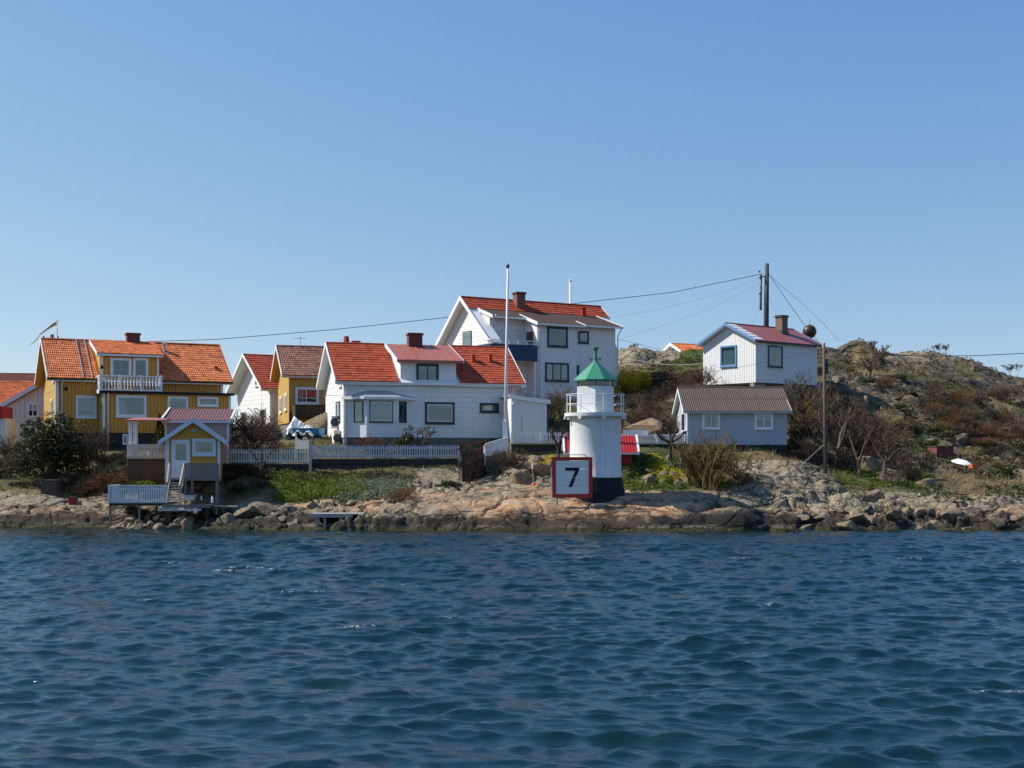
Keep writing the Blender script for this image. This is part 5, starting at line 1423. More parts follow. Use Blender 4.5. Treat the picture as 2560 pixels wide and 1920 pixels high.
# far white house with orange tiles behind the knoll
hG, mG, slG, upG = back_house('distant white gable with orange tiles, showing over the rocky knoll', P(1712, 885, 115).x, 115, 21.8, 10.2, 7.0, 5.6, 12.95, 14.15, 'white', 'tileorange', None, single=0, og=.4)

# L-shaped white house at the left edge
hA, mA, slA, upA = back_house('white boarded house with orange pantiles at the left edge', -46.0, 84.5, 8, 5.0, 12.6, 8.4, 7.2, 8.95, 'offwhite', 'tileorange', None, single=0)
rA = hA.root
def wing():
    # wing with its gable to the sea; the left slope shows lit
    W_ = 5.4; yw = -4.2
    ax, az0 = hA.hit(118, 944, yw)
    lx, lz = hA.hit(-16, 1022, yw)
    sl = (az0 - lz) / (ax - lx)
    w0 = lx + .5; rx = 2 * ax - lx
    b = MB(); b.prism([(w0, -1.2), (w0, lz + sl * .5 - .25), (ax, az0 - .25), (rx - .5, lz + sl * .5 - .25), (rx - .5, -1.2)], 1, yw + .35, .8); b.build('wing_wall', M['offwhite'], rA)
    top = lambda u: az0 - .27 - sl * abs(u - ax)
    boards(rA, 'v-', yw + .35, w0, rx - .5, -1.2, top, 'offwhite', .27)
    for sgn in (-1, 1):
        e = ax + sgn * (ax - lx)
        b = MB(); b.prism([(ax, az0), (e, lz), (e, lz - .14), (ax, az0 - .16)], 1, yw, 3.0); b.build('wing_roof', M['tileorange'], rA)
        b = MB(); b.prism([(ax, az0 + .08), (e, lz + .08), (e, lz - .24), (ax, az0 - .26)], 1, yw - .05, yw); b.build('barge_board', M['blueish'], rA)
    # tiles of the left slope of the wing, joined
    jv, jf, jt = [], [], []
    L_ = math.hypot(ax - lx, az0 - lz); ang = math.atan2(az0 - lz, ax - lx)
    vs, fs = tile_mesh('tileorange', .30, .40); n_r = int(L_ / .345)
    for r_ in range(n_r):
        for c_ in range(20):
            # tile frame: its x runs towards -v ... its y up the slope
            o = Vector((lx + r_ * .345 * math.cos(ang), yw + .02 + (c_ + 1) * .30, lz + r_ * .345 * math.sin(ang) + .02))
            ex, ey = Vector((0, -1, 0)), Vector((math.cos(ang), 0, math.sin(ang))); ez = ex.cross(ey)
            n0 = len(jv); jv += [tuple(o + ex * a + ey * b_ + ez * c) for a, b_, c in vs]; jf += [tuple(i + n0 for i in f) for f in fs]; jt += [random.random()] * len(vs)
    m_ = bpy.data.meshes.new('tiles'); m_.from_pydata(jv, [], jf); m_.materials.append(M['tileorange'])
    at = m_.attributes.new('tint', 'FLOAT', 'POINT'); at.data.foreach_set('value', np.array(jt, dtype=np.float32))
    link('roof_tiles', m_, rA)['kind'] = 'stuff'
    window(rA, 'v-', yw + .32, *hA.rect(69, 1007, 96, 1043, yw + .3), 'trim', .05, bars_v=(.5,), bars_h=(.5,), sill=False)
wing()
# white porch corner in front of it
h = House('porch', 'sunlit white porch corner with red lintel at the left edge', 'porch', P(-30, 1100, 78).x, 78, 10, 3.9)
u1 = h.hit(18, 1090, 0)[0]; zt = h.hit(5, 1046, 0)[1]
MB().box(-1.5, u1, 0, 2.5, -.8, zt).build('wall', M['white'], h.root)
boards(h.root, 'v-', 0, 0, u1, -.6, zt, 'white', .2)
MB().box(-1.6, h.hit(7, 1040, -.2)[0], -.3, 2.6, zt, zt + .75).build('lintel', M['redboard'], h.root)
MB().box(u1 - .14, u1 + .03, -.06, .08, -.6, zt).build('corner_board', M['trim'], h.root)

# dark roof behind everything on the left
hB, mB, slB, upB = back_house('distant house with a dark red ribbed roof, at the left edge behind the orange roof', -48.5, 99, 9, 5.5, 17.0, 8.4, 8.9, 10.45, 'beige', 'tiledark', None, single=0, barge='tiledark', flat=True, og=.2)

# ---------- small cabin on posts up the hill
def cabin():
    L, D, zb = 7.4, 5.5, 8.7
    h = House('cabin', 'white boarded cabin with blue trim and red roof, high on the slope', 'cabin', 16.67, 85, 37.9, zb)
    r = h.root; ze, zr = 11.6 - zb, 12.92 - zb; m = D / 2; sl = (zr - ze) / m
    og, oe = .42, .28
    up = lambda v: ze + sl * v - .12
    walls(r, og, L - og, oe, D - oe, 0, up(oe), zr - .12, m, 'white')
    roof_deck(r, 0, L, 0, m, D, ze, zr, 'white', t=.1)
    gt = lambda v: min(up(v), up(D - v))
    boards(r, 'v-', oe, og, L - og, 0, up(oe), 'white', .21)
    boards(r, 'u-', og, oe, D - oe, 0, gt, 'white', .21)
    verge(r, 0, -.02, m, D + .02, ze, zr, 'blue', h=.2, z_up=.06); verge(r, L + .035, 0, m, D, ze, zr, 'blue', h=.2, z_up=.06)
    MB().box(-.03, L + .03, -.05, -.012, ze - .14, ze + .0).build('eave_board', M['navy'], r)
    # roof sheets
    n = 9; w = L / n
    for i in range(n):
        for sgn in (0, 1):
            b = MB(); dzz = .03 + (i % 2) * .004
            if sgn == 0: b.prism([(-.1, ze - .1 * sl + dzz), (m + .02, zr + dzz + .02), (m, zr + dzz - .02), (-.1, ze - .1 * sl + dzz - .03)], 0, i * w + .005, (i + 1) * w - .002)
            else: b.prism([(m, zr + dzz + .02), (D + .1, ze - .1 * sl + dzz), (D + .1, ze - .1 * sl + dzz - .03), (m, zr + dzz - .02)], 0, i * w + .005, (i + 1) * w - .002)
            b.build('roof_sheet', M['redroof2'], r)
    for i in range(6):     # unpainted strip at the gable edge
        v0 = m * i / 6 + .05
        b = MB(); b.prism([(v0, ze + sl * v0 + .052), (v0 + m / 6 - .12, ze + sl * (v0 + m / 6 - .12) + .052), (v0 + m / 6 - .12, ze + sl * (v0 + m / 6 - .12) + .04), (v0, ze + sl * v0 + .04)], 0, .08, .95); b.build('bare_patch', M['white'], r)
    MB().tube([(0, m, zr + .06), (L, m, zr + .06)], .05, 6).build('ridge_cap', M['redroof2'], r)
    window(r, 'v-', oe - .033, *h.rect(1919.5, 864.5, 1955.5, 918, oe - .03), 'navy', .08, inner='blue', blind=[(.5, .8, 0, .6, 'pinkroof')])
    v0, v1, z0, z1 = h.rectu(1802, 864, 1842, 916.5, og - .03)
    window(r, 'u-', og - .033, v0, v1, z0, z1, 'blue', .09, inner='blue', blind=[(.1, .9, 0, .8, 'blind')])
    # chimney
    cu, cv = h.hit(1958, 815, 1.75)[0], 1.9
    chimney(r, cu, cv, .62, .62, ze + sl * cv - .1, h.hit(1958, 789, cv)[1], 'brickbrown', 'darkmetal', .07)
    # piers
    for (u, v) in ((og + .3, oe + .2), (L / 2, oe + .2), (L - .8, oe + .2), (og + .3, D - .8)):
        MB().box(u - .3, u + .9, v, v + .35, -1.6, 0).build('pier', M['concrete'], r)
    MB().box(og + .1, L - og - .1, oe + .3, D - oe - .1, -.12, -.005).build('floor_frame', M['oldwood'], r)
cabin()

# ---------- grey-white house with corrugated roof
def house_grey():
    zb = 4.3
    h = House('house', 'pale grey rendered cottage with brown corrugated roof and two white double windows', 'house', P(1708, 1026, 74).x, 74, 0, zb)
    r = h.root
    L = h.hit(1979, 1028, 0)[0]; D = 5.2; ze, zr = h.hit(1708, 1027, 0)[1], h.hit(1800, 971, D / 2)[1]
    m = D / 2; sl = (zr - ze) / m; og, oe = .28, .22
    z0 = h.hit(1800, 1112, oe)[1]
    up = lambda v: ze + sl * v - .1
    uw1 = h.hit(1968, 1060, oe)[0]
    walls(r, og, uw1, oe, D - oe, z0, up(oe), zr - .1, m, 'greywhite')
    roof_deck(r, .05, L - .03, 0.03, m, D - .03, ze - .02, zr - .02, 'trim', t=.08)
    verge(r, .03, 0, m, D, ze, zr, h=.2, z_up=.03); verge(r, L, 0, m, D, ze, zr, 'beige', h=.2, z_up=.03)
    # corrugated sheets, two courses
    for (t0, t1, lift) in ((0, .54, 0), (.5, 1.0, .02)):
        ns = 7
        for i in range(ns):
            u0, u1 = L * i / ns, L * (i + 1) / ns + .03
            nw = 8; cols = nw * 6 + 1; vs = []
            for (t, dd) in ((t0, .0), (t1, 0)):
                v = -.1 + (m + .1) * t; z = ze - .1 * sl + (zr - ze + .1 * sl) * t + .04 + lift + (i % 2) * .004
                for k in range(cols):
                    u = u0 + (u1 - u0) * k / (cols - 1)
                    vs.append((u, v, z + .03 * math.cos(2 * math.pi * nw * k / (cols - 1))))
            b = MB(); b.add(vs, [(k, k + 1, cols + k + 1, cols + k) for k in range(cols - 1)]); b.build('roof_sheet', M['corr'], r)
    b = MB(); b.add([(0, D, ze + .02), (L, D, ze + .02), (L, m, zr + .03), (0, m, zr + .03)], [(0, 1, 2, 3)]); b.build('rear_roof', M['corr'], r)
    MB().tube([(0, m, zr + .05), (L, m, zr + .05)], .08, 8).build('ridge_cap', M['corr'], r)
    MB().box(-.02, L + .02, -.1, -.04, ze - .14, ze - .04).build('eave_board', M['greywhite'], r)
    window(r, 'v-', oe, *h.rect(1755, 1030, 1800, 1073, oe), 'trim', .09, bars_v=(.5,), blind=[(0, .3, 0, 1, 'curtain'), (.72, 1, 0, 1, 'curtain')])
    window(r, 'v-', oe, *h.rect(1886, 1030, 1932, 1073, oe), 'trim', .09, bars_v=(.5,), blind=[(0, .45, .5, 1, 'curtain'), (.55, 1, .5, 1, 'curtain')])
    v0, v1, z0_, z1_ = h.rectu(1705, 1031, 1714, 1080, og)
    window(r, 'u-', og, v0, v1, z0_, z1_, 'trim', .06)
    MB().box(og - .012, og + .05, oe - .012, oe + .05, z0, up(oe)).build('corner_board', M['trim'], r)
    a, z = h.hit(1790, 1098, oe); MB().tube([(a, oe - .03, z - .15), (a, oe - .03, z + .3)], .015, 5).build('wall_pipe', M['darkmetal'], r)
    foundation(r, og, uw1, oe + .02, D - .2, -1.6, z0, 'darkstone', block=True)
house_grey()

# ---------- red shed behind the lighthouse
def red_shed():
    h = House('shed', 'small red shed with white barge boards, behind the lighthouse', 'shed', P(1408, 1100, 69).x, 69, 0, 1.9)
    r = h.root
    u1 = h.hit(1598, 1110, 0)[0]; zt = h.hit(1500, 1090, .9)[1]; ze = h.hit(1500, 1131, 0)[1]
    w0, w1 = h.hit(1432, 1150, .35)[0], h.hit(1580, 1150, .35)[0]
    b = MB(); b.prism([(.35, -.5), (.35, ze + .1), (1.3, zt - .05), (2.2, ze + .1), (2.2, -.5)], 0, w0, w1); b.build('wall', M['redboard'], r)
    boards(r, 'v-', .35, w0, w1, -.3, ze + .08, 'redboard', .16)
    b = MB(); b.prism([(0, ze), (1.3, zt), (2.6, ze), (2.6, ze - .07), (1.3, zt - .09), (0, ze - .07)], 0, .1, u1 - .08); b.build('roof', M['redboard'], r)
    n = 26
    for i in range(n):
        u = .1 + (u1 - .2) * i / n
        b = MB(); b.prism([(-.04, ze + .0), (1.3, zt + .045), (1.3, zt + .0), (-.04, ze - .03)], 0, u + .004, u + (u1 - .2) / n * .62); b.build('roof_rib', M['red'], r)
    for u in (-.0, u1 - .08):
        for (va, vb) in ((-.06, 1.3), (2.66, 1.3)):
            b = MB(); b.prism([(va, ze + .06), (vb, zt + .09), (vb, zt - .17), (va, ze - .14)], 0, u, u + .11); b.build('barge_board', M['trim'], r)
    MB().box(0.1, u1 - .08, -.09, -.045, ze - .12, ze - .01).build('eave_board', M['beige'], r)
    a, z = h.hit(1562, 1208, .2); MB().box(a - .09, a + .09, -.1, .1, z - .14, z + .14).build('white_can', M['plastic'], r)
red_shed()

# ------------------------------------------------------------------ lighthouse
def lighthouse():
    Yl = 65.0; c = P(1488.5, 1230, Yl); k = Yl / FOC
    zz = lambda py: (1230 - py) * k
    t = thing('lighthouse', 'small white lighthouse with green roof, round tower and railed gallery', 'lighthouse', tuple(c), 0)
    MB().lathe([(1.56, -.9), (1.54, 0), (1.40, zz(1194)), (1.30, zz(1193))], 40).build('base', M['black'], t)
    MB().lathe([(1.40, zz(1193)), (1.36, zz(1190)), (1.34, zz(1120)), (1.33, zz(1050)), (1.36, zz(1046)), (1.2, zz(1045))], 48).build('tower', M['tower'], t, True)
    MB().lathe([(1.30, zz(1046)), (1.48, zz(1045)), (1.62, zz(1041)), (1.63, zz(1033)), (.5, zz(1032.5))], 40).build('gallery', M['tower'], t)
    hx = R(30 - 4)
    rm = .955 / .866
    lr = MB().lathe([(rm, zz(1033)), (rm, zz(967.5)), (rm * .95, zz(967))], 6, rot=hx).build('lantern_room', M['tower'], t)
    MB().lathe([(rm * .93, zz(967)), (rm * .93, zz(951))], 6, rot=hx).build('lantern_glass', M['lanternglass'], t)
    for i in range(6):
        a = hx + i * math.pi / 3
        MB().box(-.03, .03, -.03, .03, zz(967.5), zz(951)).build('glazing_bar', M['darkmetal'], t, loc=(rm * .93 * math.cos(a), rm * .93 * math.sin(a), 0), rot=(0, 0, a))
    MB().lathe([(.80, zz(966.5)), (.82, zz(960)), (.80, zz(951.5))], 12).build('lamp_housing', M['redglass'], t)
    R_ = 1.22
    MB().lathe([(R_ * .9, zz(950)), (R_ * 1.0, zz(953.5)), (R_, zz(950.5)), (.16, zz(906)), (.1, zz(904))], 8, rot=R(18)).build('roof', M['green'], t)
    MB().lathe([(.15, zz(907)), (.11, zz(902)), (.085, zz(878)), (.12, zz(876)), (.12, zz(873)), (.16, zz(873)), (.17, zz(868)), (.13, zz(867))], 12).build('vent_pipe', M['green'], t)
    for s_ in (-1, 1): MB().beam((s_ * .1, 0, zz(897)), (s_ * .25, 0, zz(899)), .03, .03).box(s_ * .25 - .03, s_ * .25 + .03, -.03, .03, zz(902), zz(896)).build('roof_hook', M['darkmetal'], t)
    n = 8
    for zr_ in (zz(987), zz(1010.5)):
        pts = [(1.53 * math.cos(2 * math.pi * i / 40), 1.53 * math.sin(2 * math.pi * i / 40), zr_) for i in range(41)]
        MB().tube(pts, .016, 5).build('gallery_rail', M['trim'], t)
    for i in range(n):
        a = 2 * math.pi * i / n + R(-78)
        MB().box(-.02, .02, -.02, .02, zz(1042), zz(986.5)).build('gallery_post', M['trim'], t, loc=(1.53 * math.cos(a), 1.53 * math.sin(a), 0), rot=(0, 0, a))
        MB().box(-.09, .06, -.09, .09, zz(1048), zz(1042)).build('post_bracket', M['tower'], t, loc=(1.62 * math.cos(a), 1.62 * math.sin(a), 0), rot=(0, 0, a))
    MB().box(-.08, .02, -1.09, -.93, zz(1030), zz(1024)).box(-.06, .0, -1.13, -1.05, zz(1026), zz(1020)).build('cable_box', M['trim'], t)
M['lanternglass'] = glass()
M['redglass'] = paint('dark red lens', (.06, .006, .006), .1, .2, 0)
lighthouse()

# ------------------------------------------------------------------ board with the 7
def sign7():
    Ys = 63.4; k = Ys / FOC
    c = P(1430.7, 1244.2, Ys)
    t = thing('navigation_sign', 'square white board with red border and black number 7, on the rocks by the lighthouse', 'sign', tuple(c), 0)
    X = lambda px: (px - 1430.7) * k
    Z = lambda py: (1244.2 - py) * k
    x0, x1, z0, z1 = X(1380.5), X(1481), 0, Z(1142.4)
    bw = .19
    n = 4; H = (z1 - z0 - 2 * bw) / n
    for i in range(n):
        MB().box(x0 + bw, x1 - bw, -.02 - (i % 2) * .003, .02, z0 + bw + i * H + .006, z0 + bw + (i + 1) * H - .006).build('sign_board', M['signgrey'], t)
    for (a, b, c_, d) in ((x0, x1, z1 - bw, z1), (x0, x1, z0, z0 + bw), (x0, x0 + bw, z0 + bw, z1 - bw), (x1 - bw, x1, z0 + bw, z1 - bw)):
        MB().box(a, b, -.035, .0, c_ + .002, d - .002).build('red_border', M['red'], t)
    f = 1 / 3.568; gx = lambda v: X(1360 + v * f); gz_ = lambda v: Z(1120 + v * f)
    # the 7, cut by the gap between the boards like the boards themselves
    poly = [(191, 175), (315, 175), (313, 198), (283, 262), (252, 262), (280, 203), (191, 203)]
    b = MB(); b.prism([(gx(a), gz_(c_)) for a, c_ in poly], 1, -.034, -.024)
    b.prism([(gx(a), gz_(c_)) for a, c_ in [(282, 266), (247, 349), (219, 349), (251, 266)]], 1, -.034, -.024)
    b.build('number', M['black'], t)
    for px_ in (1393, 1468): MB().box(X(px_) - .025, X(px_) + .025, .03, .09, -.75, z1 + .02).build('leg', M['darkmetal'], t)
    MB().box(X(1393), X(1466), .03, .06, z1 + .09, z1 + .13).box(X(1395), X(1397), .03, .06, z1, z1 + .1).box(X(1463), X(1465), .03, .06, z1, z1 + .1).build('top_rail', M['metal'], t)
    MB().beam((x1 - .1, .06, Z(1175)), (X(1499), 1.2, -.35), .045, .045).build('stay', M['brownwood'], t)
    MB().beam((x0 + .2, .06, Z(1175)), (x0 + .1, 1.4, -.3), .045, .045).build('stay', M['brownwood'], t)
    MB().box(x0 - .07, x0 - .02, .0, .05, .25, Z(1168)).build('side_pipe', M['trim'], t)
sign7()

# ------------------------------------------------------------------ fences and walls along a line
class Line:
    def __init__(s, name, label, cat, a, b, group=None):
        """a, b: world points on the base line; local u runs from a to b"""
        s.a, s.b = Vector(a), Vector(b)
        d = s.b - s.a; s.L = math.hypot(d.x, d.y); s.dz = d.z
        s.root = thing(name, label, cat, tuple(s.a), math.atan2(d.y, d.x), group)
def picket_fence(label, A, B, hA, hB, pitch, mat='trim', pw=.055, posts=2.0, solid=False, postmat=None, name='picket_fence', toprail=False, pointed=True):
    ln = Line(name, label, 'fence', A, B)
    r, L = ln.root, ln.L
    n = max(2, int(L / pitch)); p = L / n
    zb = lambda u: ln.dz * u / L
    h = lambda u: hA + (hB - hA) * u / L
    me = MB().prism([(-.5, 0), (.5, 0), (.5, .96 if pointed else 1), (0, 1), (-.5, .96 if pointed else 1)], 1, -.5, .5).mesh('picket', M[mat])
    rr = random.Random(n)
    for i in range(n):
        u = (i + .5) * p
        w = pw if not solid else p * .93
        link('picket', me, r, (u, -.03, zb(u) + .05), (0, rr.uniform(-.012, .012), 0), (w, .022, h(u) - .05 + rr.uniform(-.012, .012)))
    for t in (.22, .78):
        MB().beam((0, 0, zb(0) + h(0) * t), (L, 0, zb(L) + h(L) * t), .035, .07).build('rail', M[mat], r)
    if toprail: MB().beam((0, -.02, zb(0) + h(0) + .02), (L, -.02, zb(L) + h(L) + .02), .09, .035).build('top_rail', M[mat], r)
    m = max(1, int(round(L / posts)))
    for i in range(m + 1):
        u = L * i / m
        MB().box(u - .045, u + .045, .015, .105, zb(u) - .45, zb(u) + h(u) * .93).build('post', M[postmat or mat], r)
    return ln
def stone_wall(label, A, B, h, mat='stone', thick=.45, row=.32, name='stone_wall', size=(.38, .85), cap=None):
    ln = Line(name, label, 'wall', A, B)
    r, L = ln.root, ln.L; rr = random.Random(int(L * 100))
    b = MB(); b.prism([(0, -.5), (L, ln.dz - .5), (L, ln.dz + h), (0, h)], 1, 0, thick); b.build('wall_core', M['soil'], r)
    rows = max(1, int(round(h / row))); hh = h / rows
    vs = []
    for k in range(4):       # four stone shapes, rounded and uneven
        b = MB(); q = []
        for (sx, sz) in ((-.5, -.5), (.0, -.5), (.5, -.5), (.5, 0), (.5, .5), (0, .5), (-.5, .5), (-.5, 0)):
            q.append((sx * rr.uniform(.88, 1), -.35 + rr.uniform(-.08, .08), sz * rr.uniform(.86, 1)))
        c = (rr.uniform(-.1, .1), -.5, rr.uniform(-.1, .1)); bk = [(x * 1.0, .5, z) for x, y, z in q]
        V_ = q + bk + [c]
        F_ = [(i, (i + 1) % 8, 16) for i in range(8)] + [(i, i + 8, (i + 1) % 8 + 8, (i + 1) % 8) for i in range(8)]
        b.add(V_, F_); vs.append(b.mesh('wall stone', M[mat]))
    for q in range(rows):
        x = -rr.uniform(0, .2)
        while x < L - .1:
            w = rr.uniform(*size); x0, x1 = max(0, x), min(L, x + w)
            um = (x0 + x1) / 2
            if x1 - x0 > .08:
                link('stone', rr.choice(vs), r, (um, .02, ln.dz * um / L + (q + .5) * hh), (rr.uniform(-.05, .05), rr.uniform(-.05, .05), rr.uniform(-.05, .05)), (x1 - x0 - .015, .16, hh * 1.0 - .012))
            x += w
    if cap:
        b = MB(); b.prism([(-.05, h), (L + .05, ln.dz + h), (L + .05, ln.dz + h + .07), (-.05, h + .07)], 1, -.1, thick + .05); b.build('coping', M[cap], r)
    return ln

# long picket fence on the stone wall in front of the white house
wa, wb = P(780, 1148, 70.0), P(1147, 1147, 70.6)
wa.z = wb.z = P(960, 1147.5, 70.3).z
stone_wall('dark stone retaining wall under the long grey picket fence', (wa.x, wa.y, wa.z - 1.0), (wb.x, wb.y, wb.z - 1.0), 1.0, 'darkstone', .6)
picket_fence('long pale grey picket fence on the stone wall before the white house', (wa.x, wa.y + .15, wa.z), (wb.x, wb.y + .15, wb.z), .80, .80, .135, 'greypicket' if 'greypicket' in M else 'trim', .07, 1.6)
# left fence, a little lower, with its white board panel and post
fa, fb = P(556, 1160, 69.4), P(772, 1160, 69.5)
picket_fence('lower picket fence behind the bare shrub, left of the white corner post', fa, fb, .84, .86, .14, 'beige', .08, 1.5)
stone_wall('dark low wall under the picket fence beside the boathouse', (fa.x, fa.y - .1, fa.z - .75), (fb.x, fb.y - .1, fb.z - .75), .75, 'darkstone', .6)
p = P(776, 1190, 69.3)
t = thing('gate_post', 'tall pale corner post where the two picket fences meet', 'post', tuple(p))
MB().box(-.07, .07, -.07, .07, -.4, P(776, 1101, 69.3).z - p.z).build('post_body', M['lightwood'], t); MB().box(-.09, .09, -.09, .09, P(776, 1101, 69.3).z - p.z, P(776, 1099, 69.3).z - p.z).build('cap', M['trim'], t)
a, b_ = P(738, 1122, 70.2), P(773, 1121, 70.0)
ln = Line('board_fence', 'solid white board panel above the lower fence, beside the covered boat', 'fence', a, b_)
m_ = MB(); m_.prism([(0, 0), (ln.L, 0), (ln.L, .48), (ln.L * .45, .44), (ln.L * .12, .62), (.0, .95)], 1, -.02, .02); m_.build('panel', M['beige'], ln.root); MB().box(0, .06, .02, .08, -.6, .9).build('post', M['beige'], ln.root)

# sloping white ramp fence
a, b_ = P(1213, 1143, 69.3), P(1269, 1126, 70.0)
picket_fence('short solid white fence climbing a ramp, left of the flagpole foot', a, b_, .72, .72, .125, 'whitefence', .1, 1.2, solid=True, toprail=True, pointed=False, name='board_fence')
stone_wall('dark rough wall below the sloping white fence', (a.x, a.y + .1, a.z - 1.35), (b_.x, b_.y + .1, b_.z - 1.35), 1.33, 'stone', .5)
# right picket fence on its wall
a, b_ = P(1279, 1112, 71.3), P(1716, 1112, 72.6)
a.z = b_.z = P(1400, 1111.5, 71.7).z
picket_fence('white picket fence on the dark wall, passing behind the lighthouse', (a.x, a.y, a.z), (b_.x, b_.y, b_.z + .0), .76, .60, .125, 'whitefence', .07, 1.7, toprail=False)
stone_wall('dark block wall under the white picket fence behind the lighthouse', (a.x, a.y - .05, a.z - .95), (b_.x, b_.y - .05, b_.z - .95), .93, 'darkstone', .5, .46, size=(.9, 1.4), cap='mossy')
# gateway with post and red handrail
p = P(1146, 1205, 68.6)
t = thing('gateway', 'dark brown plank gateway with a pale post and red handrail, under the ramp', 'gateway', tuple(p))
k = 68.6 / FOC
for i in range(9): piece(t, 'plank', .2 + i * .125, .315 + i * .125, .0, .04, -.3, (1205 - 1130) * k + i * .02, 'darkwood')
MB().box(.2, 1.33, .05, 1.2, -.3, (1205 - 1132) * k).build('gateway_body', M['soil'], t)
MB().box(0, .1, -.05, .05, -.3, (1205 - 1133) * k).build('post', M['lightwood'], t)
MB().beam((-.15, -.1, (1205 - 1124) * k), (1.5, .2, (1205 - 1102) * k), .05, .06).beam((.9, -.1, (1205 - 1128) * k), (1.6, .1, (1205 - 1113) * k), .05, .05).build('handrail', M['redboard'], t)

# ------------------------------------------------------------------ poles
def pole(name, label, cat, base, top, r0, r1, mat, extra=None):
    t = thing(name, label, cat, tuple(base))
    d = Vector(top) - Vector(base)
    MB().tube([(0, 0, -.6 * 1), (d.x * .5, d.y * .5, d.z * .5), tuple(d)], [r0, (r0 + r1) / 2, r1], 10).build('mast' if 'flag' in name else 'pole', M[mat], t, True)
    if extra: extra(t, d)
    return t
def flagtop(t, d):
    MB().lathe([(.02, d.z), (.03, d.z + .02), (.09, d.z + .09), (.11, d.z + .17), (.07, d.z + .25), (.01, d.z + .3)], 12, (d.x, d.y)).build('finial', M['darkmetal'], t)
    MB().tube([(d.x + .06, d.y - .05, d.z - .1), (.12, -.1, 1.2)], .006, 4).build('halyard', M['palecable'], t)
    MB().box(-.14, .14, -.14, .14, -.5, .9).build('foot_bracket', M['trim'], t)
pole('flagpole', 'tall white flagpole in front of the white houses', 'flagpole', P(1263, 1093, 70.5), P(1269.5, 672, 70.5), .11, .05, 'trim', flagtop)
def smalltop(t, d): MB().lathe([(.05, d.z), (.12, d.z + .05), (.12, d.z + .15), (.02, d.z + .22)], 10, (d.x, d.y)).build('finial', M['trim'], t)
b_ = P(1427, 905, 100); b_.z = float(gz(np.array(b_.x), np.array(100.)))
pole('flagpole', 'short white flagpole showing above the roof of the upper white house', 'flagpole', b_, P(1425.5, 705, 100), .10, .08, 'trim', smalltop)

def bigpole(t, d):
    MB().tube([(-.42, .05, d.z - 3.9), (-.40, .05, d.z - .95)], .10, 8).build('second_pole', M['oldwood'], t, True)
    MB().beam((-.6, 0, d.z - 1.2), (.1, 0, d.z - 1.0), .08, .08).box(-.48, -.35, -.1, .0, d.z - 1.35, d.z - .95).build('pole_bracket', M['darkmetal'], t)
    for (x, z) in ((-.52, d.z - .75), (-.5, d.z - 2.6), (.17, d.z - 2.9)):
        MB().lathe([(.03, z), (.08, z + .04), (.08, z + .12), (.03, z + .16)], 8, (x, 0)).build('insulator', M['darkmetal'], t)
    for z in (d.z - 6.4, d.z - 8.6): MB().lathe([(.26, z), (.27, z + .02), (.27, z + .12), (.26, z + .14)], 12, (0, 0)).build('pole_band', M['darkmetal'], t)
b_ = P(1914.5, 900, 104); b_.z = float(gz(np.array(b_.x), np.array(104.)))
bp = pole('utility_pole', 'tall dark utility pole on the hill above the cabin with the brown chimney', 'utility pole', b_, P(1917.5, 659, 104), .25, .17, 'darkpole', bigpole)
def rpole(t, d):
    MB().box(-.10, .10, -.10, .10, d.z - 1.7, d.z - .9).build('cable_clamp', M['darkmetal'], t)
    MB().lathe([(.085, d.z - .25), (.09, d.z), (.02, d.z + .06)], 10, (d.x, d.y)).build('pole_cap', M['metal'], t)
pole('utility_pole', 'weathered wooden utility pole on the rocks right of the grey cottage', 'utility pole', P(2065, 1203, 69.3), P(2059.5, 858, 69.3), .105, .075, 'polewood', rpole)
def lpole(t, d):
    MB().beam((-.7, 0, d.z - .35), (.45, 0, d.z - .35), .08, .08).build('crossarm', M['darkmetal'], t)
    for x in (-.65, .4): MB().lathe([(.03, d.z - .3), (.07, d.z - .26), (.07, d.z - .14), (.02, d.z - .1)], 8, (x, 0)).build('insulator', M['darkmetal'], t)
pole('utility_pole', 'dark utility pole top showing behind the left ridge of the big ochre house', 'utility pole', P(131, 1090, 92), P(130, 836, 92), .16, .13, 'darkpole', lpole)

# ------------------------------------------------------------------ cables
def cable(label, pts, r=.03, mat='cable', sag=0.0, name='cable', cat='cable'):
    P_ = [Vector(p) for p in pts]; out = []
    for a, b in zip(P_[:-1], P_[1:]):
        n = 14
        for i in range(n):
            t = i / n; q = a.lerp(b, t); q.z -= sag * 4 * t * (1 - t); out.append(q)
    out.append(P_[-1])
    me = MB(); me.tube(out, r * .62, 5)
    return tag(me.build(name, M[mat], None, True), label, cat)
cable('thick black cable from the hill pole over the upper white house to the left pole', [P(1908, 684, 104), P(1680, 731, 103), P(1415, 761, 101.5), P(1112.6, 794, 99), P(830, 824.5, 97), P(540, 848.5, 95), P(280, 857, 93), P(134, 848, 92)], .04)
cable('pale thin cable from the hill pole to the right eave of the upper white house', [P(1908, 690, 104), P(1800, 735, 101), P(1660, 771, 97), P(1536, 793, 92)], .015, 'palecable')
cable('faint cable sagging from the hill pole towards the knoll', [P(1907, 704, 104), P(1780, 769, 104), P(1660, 813, 104), P(1556, 846, 105)], .012, 'greycable')
cable('thin cable running from the upper white house eave down past the knoll', [P(1546, 848, 92), P(1608, 863, 98), P(1700, 888, 104)], .020, 'cable')
cable('dark cable from the hill pole down behind the brown ball', [P(1922, 685, 104), P(1968, 752, 103), P(2013, 815, 102), P(2045, 853, 101.5)], .035)
cable('faint outer stay cable from the hill pole to the rocky crest', [P(1923, 688, 104), P(1998, 752, 104.5), P(2060, 810, 105), P(2098, 853, 105.5)], .022, 'greycable')
cable('short faint guy wire left of the hill pole', [P(1906, 745, 104), P(1878, 812, 103)], .014, 'greycable')
